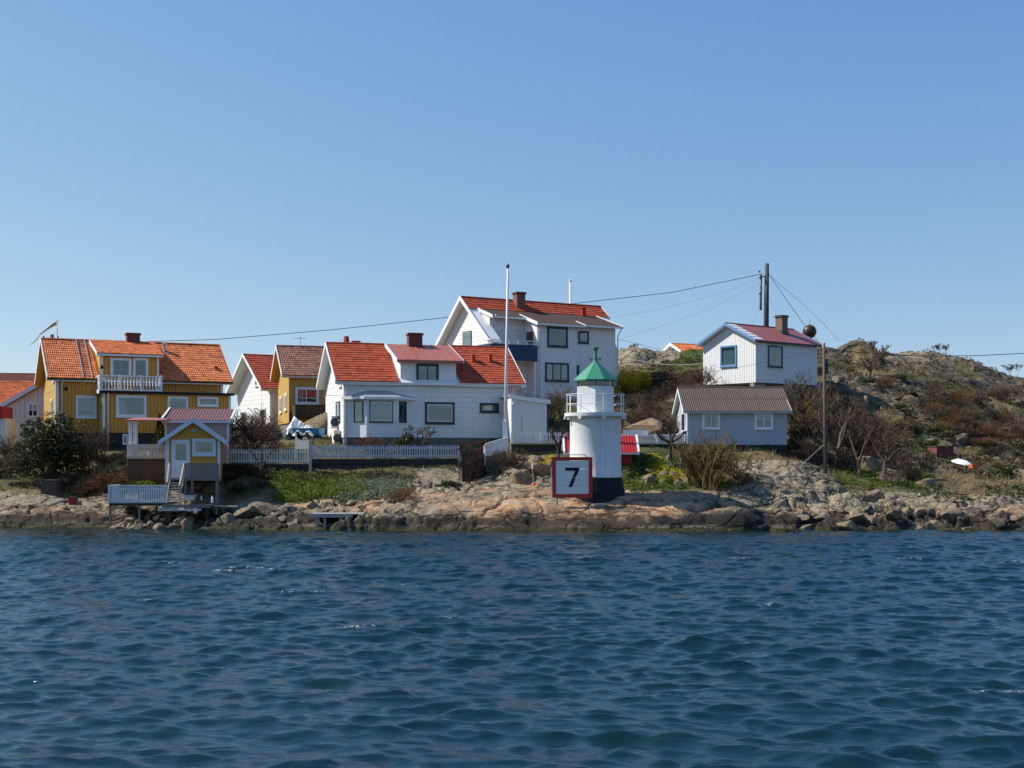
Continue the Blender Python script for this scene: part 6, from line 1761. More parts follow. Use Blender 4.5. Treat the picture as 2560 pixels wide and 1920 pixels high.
cable('short faint guy wire right of the hill pole', [P(1922, 740, 104), P(1942, 790, 103)], .014, 'greycable')
cable('thick dark cable leaving the right utility pole towards the right edge', [P(2061, 874, 69.3), P(2190, 884, 72), P(2319, 890.5, 75), P(2450, 889, 78), P(2600, 881, 82)], .036)
cable('thin cable from the right utility pole across the cabin to the left', [P(2060, 873, 69.3), P(1885, 911, 72), P(1786, 929, 74), P(1660, 944, 78), P(1582, 953, 84)], .016)
cable('pale rope slung over the grassy knoll behind the hedge', [P(1588, 900, 99), P(1640, 910, 98), P(1694, 913, 97), P(1762, 909, 95)], .035, 'palecable', name='rope', cat='rope')
cable('service cable from the white annex to the bushes by the lighthouse', [P(1310, 976, 74), P(1370, 989, 73.5), P(1430, 1001, 73.5), P(1530, 1000, 80)], .018, 'greycable')
cable('steel stay from the right utility pole down to the boulders', [P(2061, 1110, 69.3), P(1998, 1168, 69.0)], .022, 'metal', name='stay_wire', cat='stay')

# ------------------------------------------------------------------ things on and about the hill
bc = P(2023.8, 829, 101); t = thing('mooring_ball', 'large rusty brown ball on the hilltop behind the red cabin roof', 'ball', (bc.x, bc.y, bc.z - .56))
me = MB().lathe([(.02, 0), (.2, .02)] + [(.56 * math.sin(R(a)), .56 - .56 * math.cos(R(a))) for a in range(30, 180, 15)] + [(.02, 1.12)], 24)
me.build('ball_shell', M['ball'], t, True); MB().tube([(0, 0, 1.1), (.05, 0, 1.6)], .02, 5).build('rod', M['darkmetal'], t); MB().lathe([(.575, .53), (.575, .59)], 24).build('seam_band', M['darkmetal'], t)
MB().lathe([(.12, -2.2), (.1, .1)], 8).build('stand', M['darkmetal'], t)

p = G(2050, 92); k = 92 / FOC
p = P(2050, 932, 92); t = thing('timber_stack', 'stack of orange timber beside the cabin, behind the utility pole', 'timber stack', tuple(p))
for i in range(5):
    for j in range(2): piece(t, 'beam', -.45 + j * .47, -.02 + j * .47, -.1, .3, i * .12 - .2, i * .12 - .09, 'orangewood')
p = P(2048, 988, 88.5); t = thing('tarpaulin', 'blue tarpaulin bundle at the corner under the cabin', 'tarpaulin', tuple(p))
b = MB(); b.add([(-.32, 0, -.3), (.28, .1, -.35), (.36, .5, -.2), (-.25, .5, -.2), (-.2, .1, .75), (.1, .15, .95), (.2, .45, .6), (-.1, .5, .8), (0, -.12, .3), (.2, -.05, .2)], [(0, 1, 9), (0, 9, 8), (0, 8, 4), (8, 9, 5), (8, 5, 4), (9, 1, 5), (1, 2, 6, 5), (4, 5, 6, 7), (0, 4, 7, 3), (2, 3, 7, 6)]); b.build('tarpaulin_cloth', M['blueplastic'], t)

# dark red shed dug into the slope, canoe and orange crate
p = P(2342, 1158, 78); t = thing('shed', 'little dark red brick shed set into the slope, above the white canoe', 'shed', tuple(p), R(4)); k = 78 / FOC
MB().box(0, 43 * k, 0, 1.4, -.5, 41 * k).build('wall', M['brick2'], t); MB().box(-.05, 44 * k, -.06, 1.5, 41 * k, 43 * k).build('roof', M['brownroof'], t); MB().box(26 * k, 27.5 * k, -.02, 0, 36 * k, 42 * k).build('hook', M['metal'], t)
a, b_ = P(2379, 1152, 76.5), P(2433, 1165, 75.5)
t = Line('canoe', 'white canoe lying upside down on the grass next to an orange crate', 'canoe', a, b_); L = t.L
vs, fs = [], []
N = 14
for i in range(N + 1):
    s_ = i / N; w = .30 * math.sin(math.pi * min(max(s_, .02), .98)) ** .6; hgt = .26 * math.sin(math.pi * min(max(s_, .03), .97)) ** .45
    for j in range(7):
        an = math.pi * j / 6; vs.append((L * s_, math.cos(an) * w, math.sin(an) * hgt + t.dz * s_ - .05))
for i in range(N):
    for j in range(6): fs.append((i * 7 + j, i * 7 + j + 1, (i + 1) * 7 + j + 1, (i + 1) * 7 + j))
b = MB(); b.add(vs, fs); b.build('hull', M['plastic'], t.root, True); MB().tube([(0, 0, .0), (L * .3, 0, .22 + t.dz * .3), (L * .7, 0, .22 + t.dz * .7), (L, 0, t.dz)], .02, 5).build('keel', M['trim'], t.root)
p = P(2431, 1180, 75); t = thing('crate', 'orange crate beside the white canoe', 'crate', tuple(p), R(12)); k = 75 / FOC
MB().box(0, 18 * k, 0, .4, -.02, 17 * k).build('crate_body', M['orange'], t); MB().box(-.02, 18 * k + .02, -.02, .42, 17 * k, 17 * k + .05).build('lid', M['orange'], t); MB().box(.14, .3, -.03, 0, 8 * k, 10 * k).build('handle', M['darkmetal'], t)
p = P(1976, 1094, 78); t = thing('garden_lamp', 'thin garden lamp with white globe, behind the grey cottage', 'lamp', tuple(p)); k = 78 / FOC
MB().tube([(0, 0, -.5), (0, 0, 43 * k)], .025, 6).build('lamp_post', M['darkmetal'], t); MB().lathe([(.03, 43 * k), (.1, 45 * k), (.1, 48 * k), (.03, 50 * k)], 10).build('globe', M['plastic'], t, True)

# pennant behind the ochre house
p = P(143, 900, 88); t = thing('pennant_pole', 'thin pole flying a long blue and yellow pennant behind the ochre house', 'pennant', tuple(p)); k = 88 / FOC
MB().tube([(0, 0, -1), (0, 0, 98 * k)], .03, 6).build('pole', M['trim'], t); MB().lathe([(.03, 98 * k), (.07, 99 * k), (.02, 101 * k)], 8).build('finial', M['metal'], t)
pts = [(0, 92, 10), (-8, 89, 9), (-16, 84, 7), (-26, 76, 5), (-36, 68, 4), (-44, 62, 3), (-50, 54, 3), (-56, 47, 2.4), (-62, 42, 2), (-68, 36, .6)]
for (o0, o1, mt, nm_) in ((.5, 1, 'blueflag', 'blue_band'), (0, .5, 'yellowflag', 'yellow_band')):
    vs, fs = [], []
    for i, (x, y, w) in enumerate(pts):
        wav = .06 * math.sin(i * 1.3)
        for q in (o0, o1):
            vs.append((x * k, wav, (y + (q - .5) * w) * k)); vs.append((x * k, wav + .012, (y + (q - .5) * w) * k))
    for i in range(len(pts) - 1):
        a = i * 4; fs += [(a, a + 2, a + 6, a + 4), (a + 1, a + 5, a + 7, a + 3), (a + 2, a + 3, a + 7, a + 6), (a, a + 4, a + 5, a + 1)]
    b = MB(); b.add(vs, fs); b.build(nm_, M[mt], t)

# ------------------------------------------------------------------ boat under its silver tarpaulin
def boat():
    a, b_ = P(697, 1100, 77), P(790, 1103, 76)
    ln = Line('boat', 'blue hulled boat on a trailer under a crumpled silver tarpaulin', 'boat', a, b_); r, L = ln.root, ln.L
    k = 76.5 / FOC
    # hull
    vs, fs = [], []; N = 12
    for i in range(N + 1):
        s_ = i / N; w = .75 * (math.sin(math.pi * (.08 + .84 * s_)) ** .5)
        for (yy, zz_) in ((-w, 30 * k * .85), (-w * .8, .25), (0, .02), (w * .8, .25), (w, 30 * k * .85)): vs.append((.25 + (L - .3) * s_, yy + .8, zz_ + .1))
    for i in range(N):
        for j in range(4): fs.append((i * 5 + j, i * 5 + j + 1, (i + 1) * 5 + j + 1, (i + 1) * 5 + j))
    fs += [(0, 1, 2, 3, 4)[::-1], tuple(N * 5 + j for j in range(5))]
    b = MB(); b.add(vs, fs); b.build('hull', M['bluehull'], r)
    # tarpaulin: ridge profile read from the side
    prof = [(0, 17), (8, 28), (15, 44), (24, 60), (30, 57), (38, 48), (50, 43), (60, 37), (72, 36), (82, 30), (90, 22), (94, 10)]
    vs, fs = [], []; nx, ny = 46, 17
    rr = np.random.default_rng(3)
    for i in range(nx):
        x = 94 * i / (nx - 1); hz = np.interp(x, [q[0] for q in prof], [q[1] for q in prof]) * k
        lowz = (14 + 6 * math.sin(x * .25) + (x / 94) * 3) * k * .9
        for j in range(ny):
            tt = (j / (ny - 1)) * 2 - 1
            yy = tt * (.85 - .25 * (1 - abs(tt)))
            z = lowz + (hz - lowz) * max(0, 1 - abs(tt) ** 1.6)
            n = (float(fbm(np.array([x * .09]), np.array([tt * 3.0]), 4, 7)[0]) - .5)
            fold = .10 * math.sin(x * .55 + tt * 4 + n * 9) * abs(tt)
            vs.append((x * k + n * .1, yy + .8 - n * .35 + fold * .5 * (-1), z + n * .22 + fold * .25))
    for i in range(nx - 1):
        for j in range(ny - 1): fs.append((i * ny + j, i * ny + j + 1, (i + 1) * ny + j + 1, (i + 1) * ny + j))
    b = MB(); b.add(vs, fs); b.build('tarpaulin_cover', M['tarp'], r)
    # trailer
    MB().beam((.3, .4, 0), (L, .4, .05), .08, .1).beam((.3, 1.2, 0), (L, 1.2, .05), .08, .1).build('trailer_frame', M['metal'], r)
    w = MB().lathe([(.05, -.1), (.3, -.1), (.34, -.05), (.34, .05), (.3, .1), (.05, .1)], 20).build('wheel', M['black'], r, False, loc=(L * .72, .05, .02), rot=(R(90), 0, 0))
    MB().lathe([(.02, .105), (.17, .105), (.17, .12), (.02, .12)], 14).build('rim', M['metal'], w)
    MB().lathe([(.05, -.1), (.3, -.1), (.34, -.05), (.34, .05), (.3, .1), (.05, .1)], 20).build('wheel', M['black'], r, False, loc=(L * .72, 1.55, .02), rot=(R(90), 0, 0))
    for x in (.4, L - .5): MB().box(x, x + .07, .3, .37, -.7, .15).box(x, x + .07, 1.2, 1.27, -.7, .15).build('prop', M['lightwood'], r)
boat()

# ------------------------------------------------------------------ shore: deck with white railing, landing, jetty
def deck():
    p = P(272, 1254, 64.6)
    h = House('deck', 'small deck with white slatted railing over the boulders, left of the boathouse stairs', 'deck', p.x, p.y, 2, p.z)
    r = h.root; u1 = h.hit(423, 1230, 0)[0]; zt = h.hit(350, 1213, 0)[1]
    n = 13
    for i in range(n): piece(r, 'deck_board', 0, u1, .02 + i * .16, .16 + i * .16, -.05, .0, 'oldwood')
    MB().box(0, u1, 0.02, .08, -.22, -.06).box(0, u1, 1.9, 1.96, -.22, -.06).build('joist', M['darkwood'], r)
    n = 26; w = u1 / n; rr = random.Random(4)
    for i in range(n): piece(r, 'railing_board', i * w + .01, (i + 1) * w - .032, -.035, -.012, -.08, zt - .05, 'bluewhite', (0, rr.uniform(-.015, .015), 0))
    MB().box(-.03, u1 + .02, -.07, .05, zt - .04, zt).box(0, u1, -.01, .025, zt * .72, zt * .72 + .08).box(0, u1, -.01, .025, .06, .14).build('handrail', M['bluewhite'], r)
    for i in range(10): piece(r, 'railing_board', -.035, -.012, .0 + i * .2, .15 + i * .2, -.08, zt - .05, 'bluewhite')
    MB().box(-.06, .04, 0, 2, zt - .04, zt - .003).build('handrail', M['bluewhite'], r)
    for u in (.05, u1 / 2, u1 - .05): MB().box(u - .05, u + .05, .03, .12, -1.2, zt - .05).build('post', M['oldwood'], r)
M['bluewhite'] = paint('faded white railing paint', (.64, .70, .76), .07, .5, .15)
deck()
def landing():
    p = P(405, 1264, 64.4); h = House('landing', 'grey plank landing under the boathouse with rough boards sticking out', 'landing', p.x, p.y, 1, p.z)
    r = h.root; u1 = h.hit(527, 1260, 0)[0]
    for i in range(12): piece(r, 'deck_board', 0, u1, i * .15, .14 + i * .15, .0, .05, 'oldwood')
    MB().box(0, u1, -.04, 0, -.12, .06).build('edge_board', M['oldwood'], r)
    for u in (.2, 1.2, u1 - .2): MB().box(u - .07, u + .07, .1, .24, -1.4, 0).build('post', M['darkwood'], r)
    u2 = h.hit(588, 1266, -.3)[0]
    MB().beam((u1 - .3, .5, -.02), (u2, .2, -.06), .25, .05).build('plank', M['lightwood'], r)
    MB().beam((-.05, -.5, -.2), (2.1, -.35, -.2), .35, .09).build('plank', M['blueish'], r)
    MB().box(.02, .5, -.72, -.3, -.15, -.12).box(.6, .95, -.7, -.35, -.15, -.12).build('blue_sheet', M['bluehull'], r)
landing()
def tub(label, px, py, w, hgt, Yd, mat):
    k = Yd / FOC; p = P(px, py, Yd); t = thing('tub' if w > .3 else 'canister', label, 'tub' if w > .3 else 'canister', tuple(p))
    if w > .3:
        MB().prism([(-w * .42, 0), (w * .42, 0), (w / 2, hgt), (-w / 2, hgt)], 1, -.2, .25).build('tub_body', M[mat], t); MB().box(-w / 2 - .03, w / 2 + .03, -.23, .28, hgt - .04, hgt).build('rim', M[mat], t)
        MB().lathe([(.1, hgt - .02), (.13, hgt + .06), (.05, hgt + .12)], 8).build('contents', M['bluehull'], t)
    else:
        MB().lathe([(w / 2, 0), (w / 2, hgt * .7), (w * .25, hgt * .82), (w * .25, hgt)], 10).build('canister_body', M[mat], t); MB().lathe([(w * .3, hgt), (w * .3, hgt + .03)], 10).build('cap', M['bluehull'], t)
tub('white plastic tub standing under the boathouse', 475, 1250, .52, .26, 65.2, 'plastic')
tub('small white canister right of the tub under the boathouse', 503.5, 1250, .1, .24, 65.2, 'plastic')
tub('white canister at the right end of the grey landing', 531, 1257, .13, .36, 64.8, 'plastic')

def jetty():
    p = P(779, 1290, 62.3); h = House('jetty', 'short weathered white jetty on legs among the shore rocks', 'jetty', p.x, p.y, 3, p.z)
    r = h.root; u1 = h.hit(908, 1285, 0)[0]
    n = 16
    for i in range(n): piece(r, 'deck_board', i * u1 / n + .008, (i + 1) * u1 / n - .008, 0, 1.3, .06, .11, 'jettywood')
    MB().box(0, u1 * .8, -.03, .03, -.08, .05).box(0, u1 * .8, 1.2, 1.26, -.08, .05).build('beam', M['jettywood'], r)
    for px_, b0 in ((792, 1320), (812, 1316), (852, 1308), (875, 1312)):
        u, z = h.hit(px_, b0, .1); MB().box(u - .06, u + .06, .05, .17, -.9, .05).build('leg', M['jettywood'], r)
        MB().box(u - .06, u + .06, 1.0, 1.12, -.7, .05).build('leg', M['jettywood'], r)
M['jettywood'] = paint('bleached jetty wood', (.34, .33, .31), .18, .8, .45, (.15, .13, .10), 1.5, .5)
jetty()

# brick hearth and little red hutch on the left rocks
p = P(102, 1240, 67.6); k = 67.6 / FOC
t = thing('brick_hearth', 'square dark brick hearth on the sloping rock below the pine', 'hearth', tuple(p), R(-4))
MB().box(0, 39 * k, 0, .9, -.7, 37 * k).build('brick_body', M['brick3'], t); MB().box(-.04, 41 * k, -.04, .94, 37 * k, 40 * k).build('slab', M['brick3'], t)
p = P(171, 1257, 66.8); t = thing('hutch', 'small dark red wooden box on the rock, right of the brick hearth', 'box', tuple(p), R(5)); k = 66.8 / FOC
MB().box(0, 14 * k, 0, .5, -.2, 13 * k).build('box_body', M['redboard'], t); MB().box(-.03, 14 * k + .02, -.04, .54, 13 * k, 14 * k).build('lid', M['darkwood'], t)
# plank steps on the far left slope
p = P(14, 1186, 71); t = thing('steps', 'rough timber steps in the bank at the left edge', 'steps', tuple(p), R(3)); k = 71 / FOC
for i in range(5): piece(t, 'step', -.05 + i * .06, .95 - i * .03, i * .28, i * .28 + .26, i * .17 - .1, i * .17, 'brownwood')
# spar marker with red foot
p = P(1334, 1218, 65.8); t = thing('marker_buoy', 'old spar marker with red float and white top, left of the sign', 'marker buoy', tuple(p)); k = 65.8 / FOC
MB().lathe([(.03, -.05), (.12, .02), (.15, .1), (.1, .2), (.04, .27)], 12).build('float', M['redorange'], t, True); MB().tube([(0, 0, .2), (-4 * k, 0, 62 * k)], .022, 6).build('spar', M['metal'], t); MB().tube([(-2.6 * k, 0, 45 * k), (-4 * k, 0, 61 * k)], .04, 6).build('white_top', M['trim'], t)
# slate coloured box beside it
p = P(1314, 1212, 66.2); t = thing('box', 'small blue grey box lying on the rock beside the spar marker', 'box', tuple(p), R(20)); MB().prism([(0, 0), (.3, 0), (.3, .06), (.03, .17)], 1, 0, .25).build('box_body', M['bluegrey'], t)
p = P(1037, 1195, 68.3); t = thing('plank', 'short red plank lying on the flat rock below the fence', 'plank', tuple(p), R(6)); MB().beam((0, 0, .02), (.5, 0, .1), .12, .05).build('plank_board', M['orange'], t)
for (px_, l) in ((936, 'left thin grey stake in front of the stone wall'), (985, 'right thin grey stake in front of the stone wall')):
    p = P(px_, 1190, 68.9); tag(MB().box(-.03, .03, -.03, .03, -.3, .3).build('stake', M['metal'], None, loc=tuple(p)), l, 'stake')
# loungers and table behind the right fence
p = P(1560, 1108, 74.5); t = thing('garden_bench', 'white garden bench behind the picket fence, left of the grey cottage', 'bench', (p.x, p.y, p.z - .1)); 
MB().box(0, 1.5, 0, .45, .40, .44).build('seat', M['trim'], t)
MB().box(0, 1.5, .42, .46, .5, .9).build('backrest', M['trim'], t)
for u in (.05, 1.4): MB().box(u, u + .05, 0, .45, -.3, .4).build('leg', M['trim'], t)
p = P(1640, 1104, 74.5); t = thing('sunlounger', 'white covered lounger behind the picket fence, beside the grey cottage gable', 'lounger', (p.x, p.y, p.z)); MB().box(0, 1.5, 0, .6, .1, .42).prism([(1.2, .42), (1.9, .72), (1.9, .66), (1.2, .36)], 1, 0, .6).build('cover', M['plastic'], t); MB().box(.1, .15, .1, .5, -.4, .1).box(1.3, 1.35, .1, .5, -.4, .1).build('leg', M['metal'], t)

# ------------------------------------------------------------------ plants
def twig_mat(name, col, var=.35):
    t = NT(name)
    n = t.noise(2.5, 4, .6)
    c = t.mix(n, sc3(col, 1 - var), sc3(col, 1 + var))
    c = t.mix(t.math('MULTIPLY', t.n('ObjectInfo').outputs['Random'], .35), c, sc3(col, .5))
    return t.bsdf(c, .85, Specular_IOR_Level=.2)
def leaf_mat(name, dark, light, tr=.12):
    t = NT(name)
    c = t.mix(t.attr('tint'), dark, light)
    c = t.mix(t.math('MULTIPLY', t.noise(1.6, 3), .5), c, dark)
    b = t.n('BsdfPrincipled'); t.put(b.inputs['Base Color'], c); b.inputs['Roughness'].default_value = .65; b.inputs['Specular IOR Level'].default_value = .25
    tl = t.n('BsdfTranslucent'); t.put(tl.inputs[0], c)
    mx = t.n('MixShader'); mx.inputs[0].default_value = tr
    t.t.links.new(b.outputs[0], mx.inputs[1]); t.t.links.new(tl.outputs[0], mx.inputs[2]); t.t.links.new(mx.outputs[0], t.out.inputs[0])
    return t.m
M['twigbrown'] = twig_mat('brown twigs', (.115, .080, .055)); M['twigred'] = twig_mat('reddish twigs', (.125, .072, .052)); M['twigolive'] = twig_mat('olive twigs', (.19, .135, .055))
M['twiggrey'] = twig_mat('grey bark twigs', (.125, .10, .08)); M['twigdark'] = twig_mat('dark twigs', (.06, .045, .034)); M['twigrust'] = twig_mat('rusty bracken', (.19, .095, .045))
M['bark'] = twig_mat('grey bark', (.12, .098, .078)); M['barkdark'] = twig_mat('dark bark', (.085, .065, .05))
M['pine'] = leaf_mat('pine needles', (.014, .022, .007), (.070, .078, .024)); M['cypress'] = leaf_mat('cypress green', (.012, .028, .008), (.045, .08, .02))
M['juniper'] = leaf_mat('juniper green', (.035, .045, .014), (.12, .12, .04)); M['golden'] = leaf_mat('golden conifer', (.06, .055, .01), (.20, .17, .035))
M['forsythia'] = leaf_mat('yellow blossom', (.42, .26, .01), (.80, .60, .03), .3); M['shoots'] = leaf_mat('orange shoots', (.35, .17, .03), (.62, .36, .08))
M['herb'] = leaf_mat('green herbs', (.055, .085, .010), (.26, .32, .04), .3); M['bluegreen'] = leaf_mat('grey green creeping shrub', (.13, .155, .085), (.30, .33, .20))
M['heath'] = leaf_mat('brown heather', (.045, .028, .018), (.19, .12, .065)); M['daffodil'] = leaf_mat('yellow flowers', (.55, .40, .01), (.85, .68, .03), .3)
def grass_mat():
    t = NT('grass blades')
    a = t.mix(t.attr('tint'), (.11, .08, .035), (.34, .26, .12)); g = t.mix(t.attr('tint'), (.03, .055, .012), (.13, .19, .035))
    return t.bsdf(t.mix(t.attr('green'), a, g), .7, Specular_IOR_Level=.2)
M['grass'] = grass_mat()

def seg_mesh(name, segs, mat, sides=3):
    """segs: (n, 8) x0 y0 z0 x1 y1 z1 r0 r1 -> thin tapering prisms in one mesh"""
    s = np.array(segs, dtype=float); n = len(s)
    a, b = s[:, :3], s[:, 3:6]
    d = b - a; d /= np.linalg.norm(d, axis=1, keepdims=True) + 1e-9
    ref = np.where(np.abs(d[:, 2:3]) < .9, np.array([[0, 0, 1.]]), np.array([[1., 0, 0]]))
    x = np.cross(d, ref); x /= np.linalg.norm(x, axis=1, keepdims=True); y = np.cross(d, x)
    V = []
    for p, r in ((a, s[:, 6:7]), (b, s[:, 7:8])):
        for k in range(sides):
            t = 2 * math.pi * k / sides; V.append(p + (x * math.cos(t) + y * math.sin(t)) * r)
    V = np.stack(V, 1).reshape(-1, 3)
    base = np.arange(n)[:, None, None] * 2 * sides
    f = np.array([[k, (k + 1) % sides, sides + (k + 1) % sides, sides + k] for k in range(sides)])[None]
    return np_mesh(name, V, (base + f).reshape(-1, 4), mat)

def leaves(name, cen, size, mat, seed=1, tint=None, flat=.0, nrm=None):
    """small four-cornered leaf faces at the given centres"""
    r = np.random.default_rng(seed); n = len(cen)
    a = r.normal(size=(n, 3)); a[:, 2] *= (1 - flat); a /= np.linalg.norm(a, axis=1, keepdims=True)
    b = np.cross(a, r.normal(size=(n, 3))); b /= np.linalg.norm(b, axis=1, keepdims=True)
    sz = (np.ones(n) * size if np.isscalar(size) else size)[:, None] * r.uniform(.6, 1.4, (n, 1))
    V = np.stack([cen - a * sz * .5, cen + b * sz * .32, cen + a * sz * .5, cen - b * sz * .32], 1).reshape(-1, 3)
    F_ = np.arange(n * 4).reshape(-1, 4)
    tt = np.repeat(r.uniform(0, 1, n) if tint is None else tint, 4)
    return np_mesh(name, V, F_, mat, {'tint': tt})

def branch(rr, segs, p, d, L, r, lev, maxlev, kids=(2, 4), spread=.6, up=.12, wig=.18, tips=None):
    n = 3
    for i in range(n):
        q = p + d * (L / n)
        r1 = max(r * (1 - .22 * (i + 1) / 1.0 / n * 1.6), .004)
        segs.append((*p, *q, r, r1)); p = q; r = r1
        d = (d + Vector((rr.gauss(0, wig), rr.gauss(0, wig), rr.gauss(0, wig) + up))).normalized()
        if lev < maxlev and i > 0:
            for _ in range(rr.randint(*kids)):
                a = rr.uniform(0, 6.283); side = Vector((math.cos(a), math.sin(a), rr.uniform(-.3, .6)))
                dd = (d * (1 - spread * .5) + side * spread).normalized()
                branch(rr, segs, p, dd, L * rr.uniform(.45, .75), r * .62, lev + 1, maxlev, kids, spread, up, wig, tips)
    if tips is not None and lev >= maxlev - 1: tips.append(tuple(p))

def make_shrub(seed, stems=14, lean=.55, maxlev=3, kids=(1, 2), spread=.5, r=.014, up=.12, twig='twigbrown', L=.42, wig=.16):
    """a bare many-stemmed shrub about one metre high"""
    rr = random.Random(seed); segs = []
    for i in range(stems):
        a = rr.uniform(0, 6.283); l = rr.uniform(.1, lean)
        d = Vector((math.cos(a) * l, math.sin(a) * l, 1)).normalized()
        branch(rr, segs, Vector((rr.uniform(-.12, .12), rr.uniform(-.12, .12), -.08)), d, L * rr.uniform(.8, 1.25), r * rr.uniform(.7, 1.2), 0, maxlev, kids, spread, up, wig)
    return seg_mesh('bare shrub', segs, M[twig])
def make_tree(seed, H=1.0, maxlev=4, kids=(1, 2), spread=.55, r=.035, forks=3, trunk=.28, twig='twigbrown', bark='bark', up=.1):
    rr = random.Random(seed); ts, segs, tips = [], [], []
    p = Vector((0, 0, -.1)); d = Vector((rr.uniform(-.1, .1), rr.uniform(-.1, .1), 1)).normalized(); rad = r
    for i in range(4):
        q = p + d * ((trunk + .1) / 4); ts.append((*p, *q, rad, rad * .93)); p = q; rad *= .93; d = (d + Vector((rr.gauss(0, .08), rr.gauss(0, .08), .1))).normalized()
    for f in range(forks):
        a = 6.283 * f / forks + rr.uniform(-.5, .5); l = rr.uniform(.35, .8)
        dd = Vector((math.cos(a) * l, math.sin(a) * l, 1)).normalized()
        q = p + dd * .16; ts.append((*p, *q, rad * .75, rad * .6))
        branch(rr, segs, q, dd, .30, rad * .6, 0, maxlev, kids, spread, up, .16, tips)
    big = [s_ for s_ in segs if s_[6] > .010]; small = [s_ for s_ in segs if s_[6] <= .010]
    return seg_mesh('trunk', ts + big, M[bark], 5), seg_mesh('twigs', small, M[twig]), tips

PLANTS = {}
def template(key):
    if key in PLANTS: return PLANTS[key]
    k, v = key
    sd = hash_seed = sum(ord(c) for c in k) * 7 + v * 131
    if k == 'round_brown': m = make_shrub(sd, 20, 1.0, 3, (1, 2), .6, .010, .06, 'twigbrown', .36)
    elif k == 'round_red': m = make_shrub(sd, 22, 1.0, 3, (1, 2), .65, .010, .05, 'twigred', .34)
    elif k == 'round_dark': m = make_shrub(sd, 22, 1.1, 3, (1, 2), .65, .012, .04, 'twigdark', .34)
    elif k == 'round_olive': m = make_shrub(sd, 20, .9, 3, (1, 2), .6, .011, .06, 'twigolive', .36)
    elif k == 'fan': m = make_shrub(sd, 44, .62, 3, (1, 2), .32, .010, .16, 'twigolive', .44, .10)
    elif k == 'rust': m = make_shrub(sd, 46, 1.7, 2, (1, 3), .6, .010, -.02, 'twigrust', .42, .2)
    elif k == 'grey': m = make_shrub(sd, 12, .7, 4, (1, 2), .6, .014, .08, 'twiggrey', .33)
    PLANTS[key] = m
    return m
rs = random.Random(3)
def shrub(kind, px, Y_, h, w, label, group=None, name='bare_shrub', cat='shrub', dz=0.0, rz=None, var=None):
    m = template((kind, rs.randint(0, 2) if var is None else var))
    g = G(px, Y_, dz)
    b = m.get('h')
    if not b:
        co = np.empty(len(m.vertices) * 3, dtype=np.float32); m.vertices.foreach_get('co', co); co = co.reshape(-1, 3)
        m['h'] = float(np.percentile(co[:, 2], 99)); m['w'] = float(np.percentile(np.abs(co[:, 0]), 97)) * 2; b = m['h']
    return tag(link(name, m, None, tuple(g), (0, 0, rs.uniform(0, 6.28) if rz is None else rz), (w / m['w'], w / m['w'] * .9, h / b)), label, cat, group)
def tree(px, Y_, h, w, label, seed, group=None, twig='twigbrown', bark='bark', trunk=.25, forks=3, kids=(1, 2), maxlev=4, name='bare_tree', spread=.55, r=.035, up=.1, leaf=None):
    a, b, tips = make_tree(seed, 1, maxlev, kids, spread, r, forks, trunk, twig, bark, up)
    co = np.empty(len(b.vertices) * 3, dtype=np.float32); b.vertices.foreach_get('co', co); co = co.reshape(-1, 3)
    sz = h / np.percentile(co[:, 2], 99); sx = w / (np.percentile(np.abs(co[:, :2]), 98) * 2)
    t = thing(name, label, 'tree', tuple(G(px, Y_)), rs.uniform(0, 6.28), group)
    t.scale = (sx, sx, sz)
    link('trunk', a, t); link('crown', b, t)
    return t

def blob(n, w, d, h, seed, shell=.6, lumps=9, base=.0):
    """points through an uneven crown made of several lumps, more of them near the outside"""
    r = np.random.default_rng(seed)
    L_ = r.uniform(-1, 1, (lumps, 3)) * np.array([w * .3, d * .3, h * .27]) + np.array([0, 0, h * .52 + base]); L_[0] = (0, 0, h * .5 + base)
    R_ = r.uniform(.45, .8, lumps)
    i = r.integers(0, lumps, n); v = r.normal(size=(n, 3)); v /= np.linalg.norm(v, axis=1, keepdims=True)
    rad = (shell + (1 - shell) * r.uniform(0, 1, n) ** .5) * R_[i]
    p = L_[i] + v * rad[:, None] * np.array([w * .36, d * .36, h * .33])
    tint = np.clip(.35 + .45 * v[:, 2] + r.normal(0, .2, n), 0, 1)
    return p, tint
def cone(n, w, h, seed, power=.8):
    r = np.random.default_rng(seed); z = r.uniform(0, 1, n) ** 1.25; a = r.uniform(0, 6.283, n)
    rad = w / 2 * (1 - z) ** power * (.65 + .35 * r.uniform(0, 1, n)) * (1 + .18 * np.sin(a * 5 + z * 9)) * np.where(z < .06, .7, 1)
    return np.stack([np.cos(a) * rad, np.sin(a) * rad, z * h], 1), np.clip(r.uniform(0, 1, n), 0, 1)

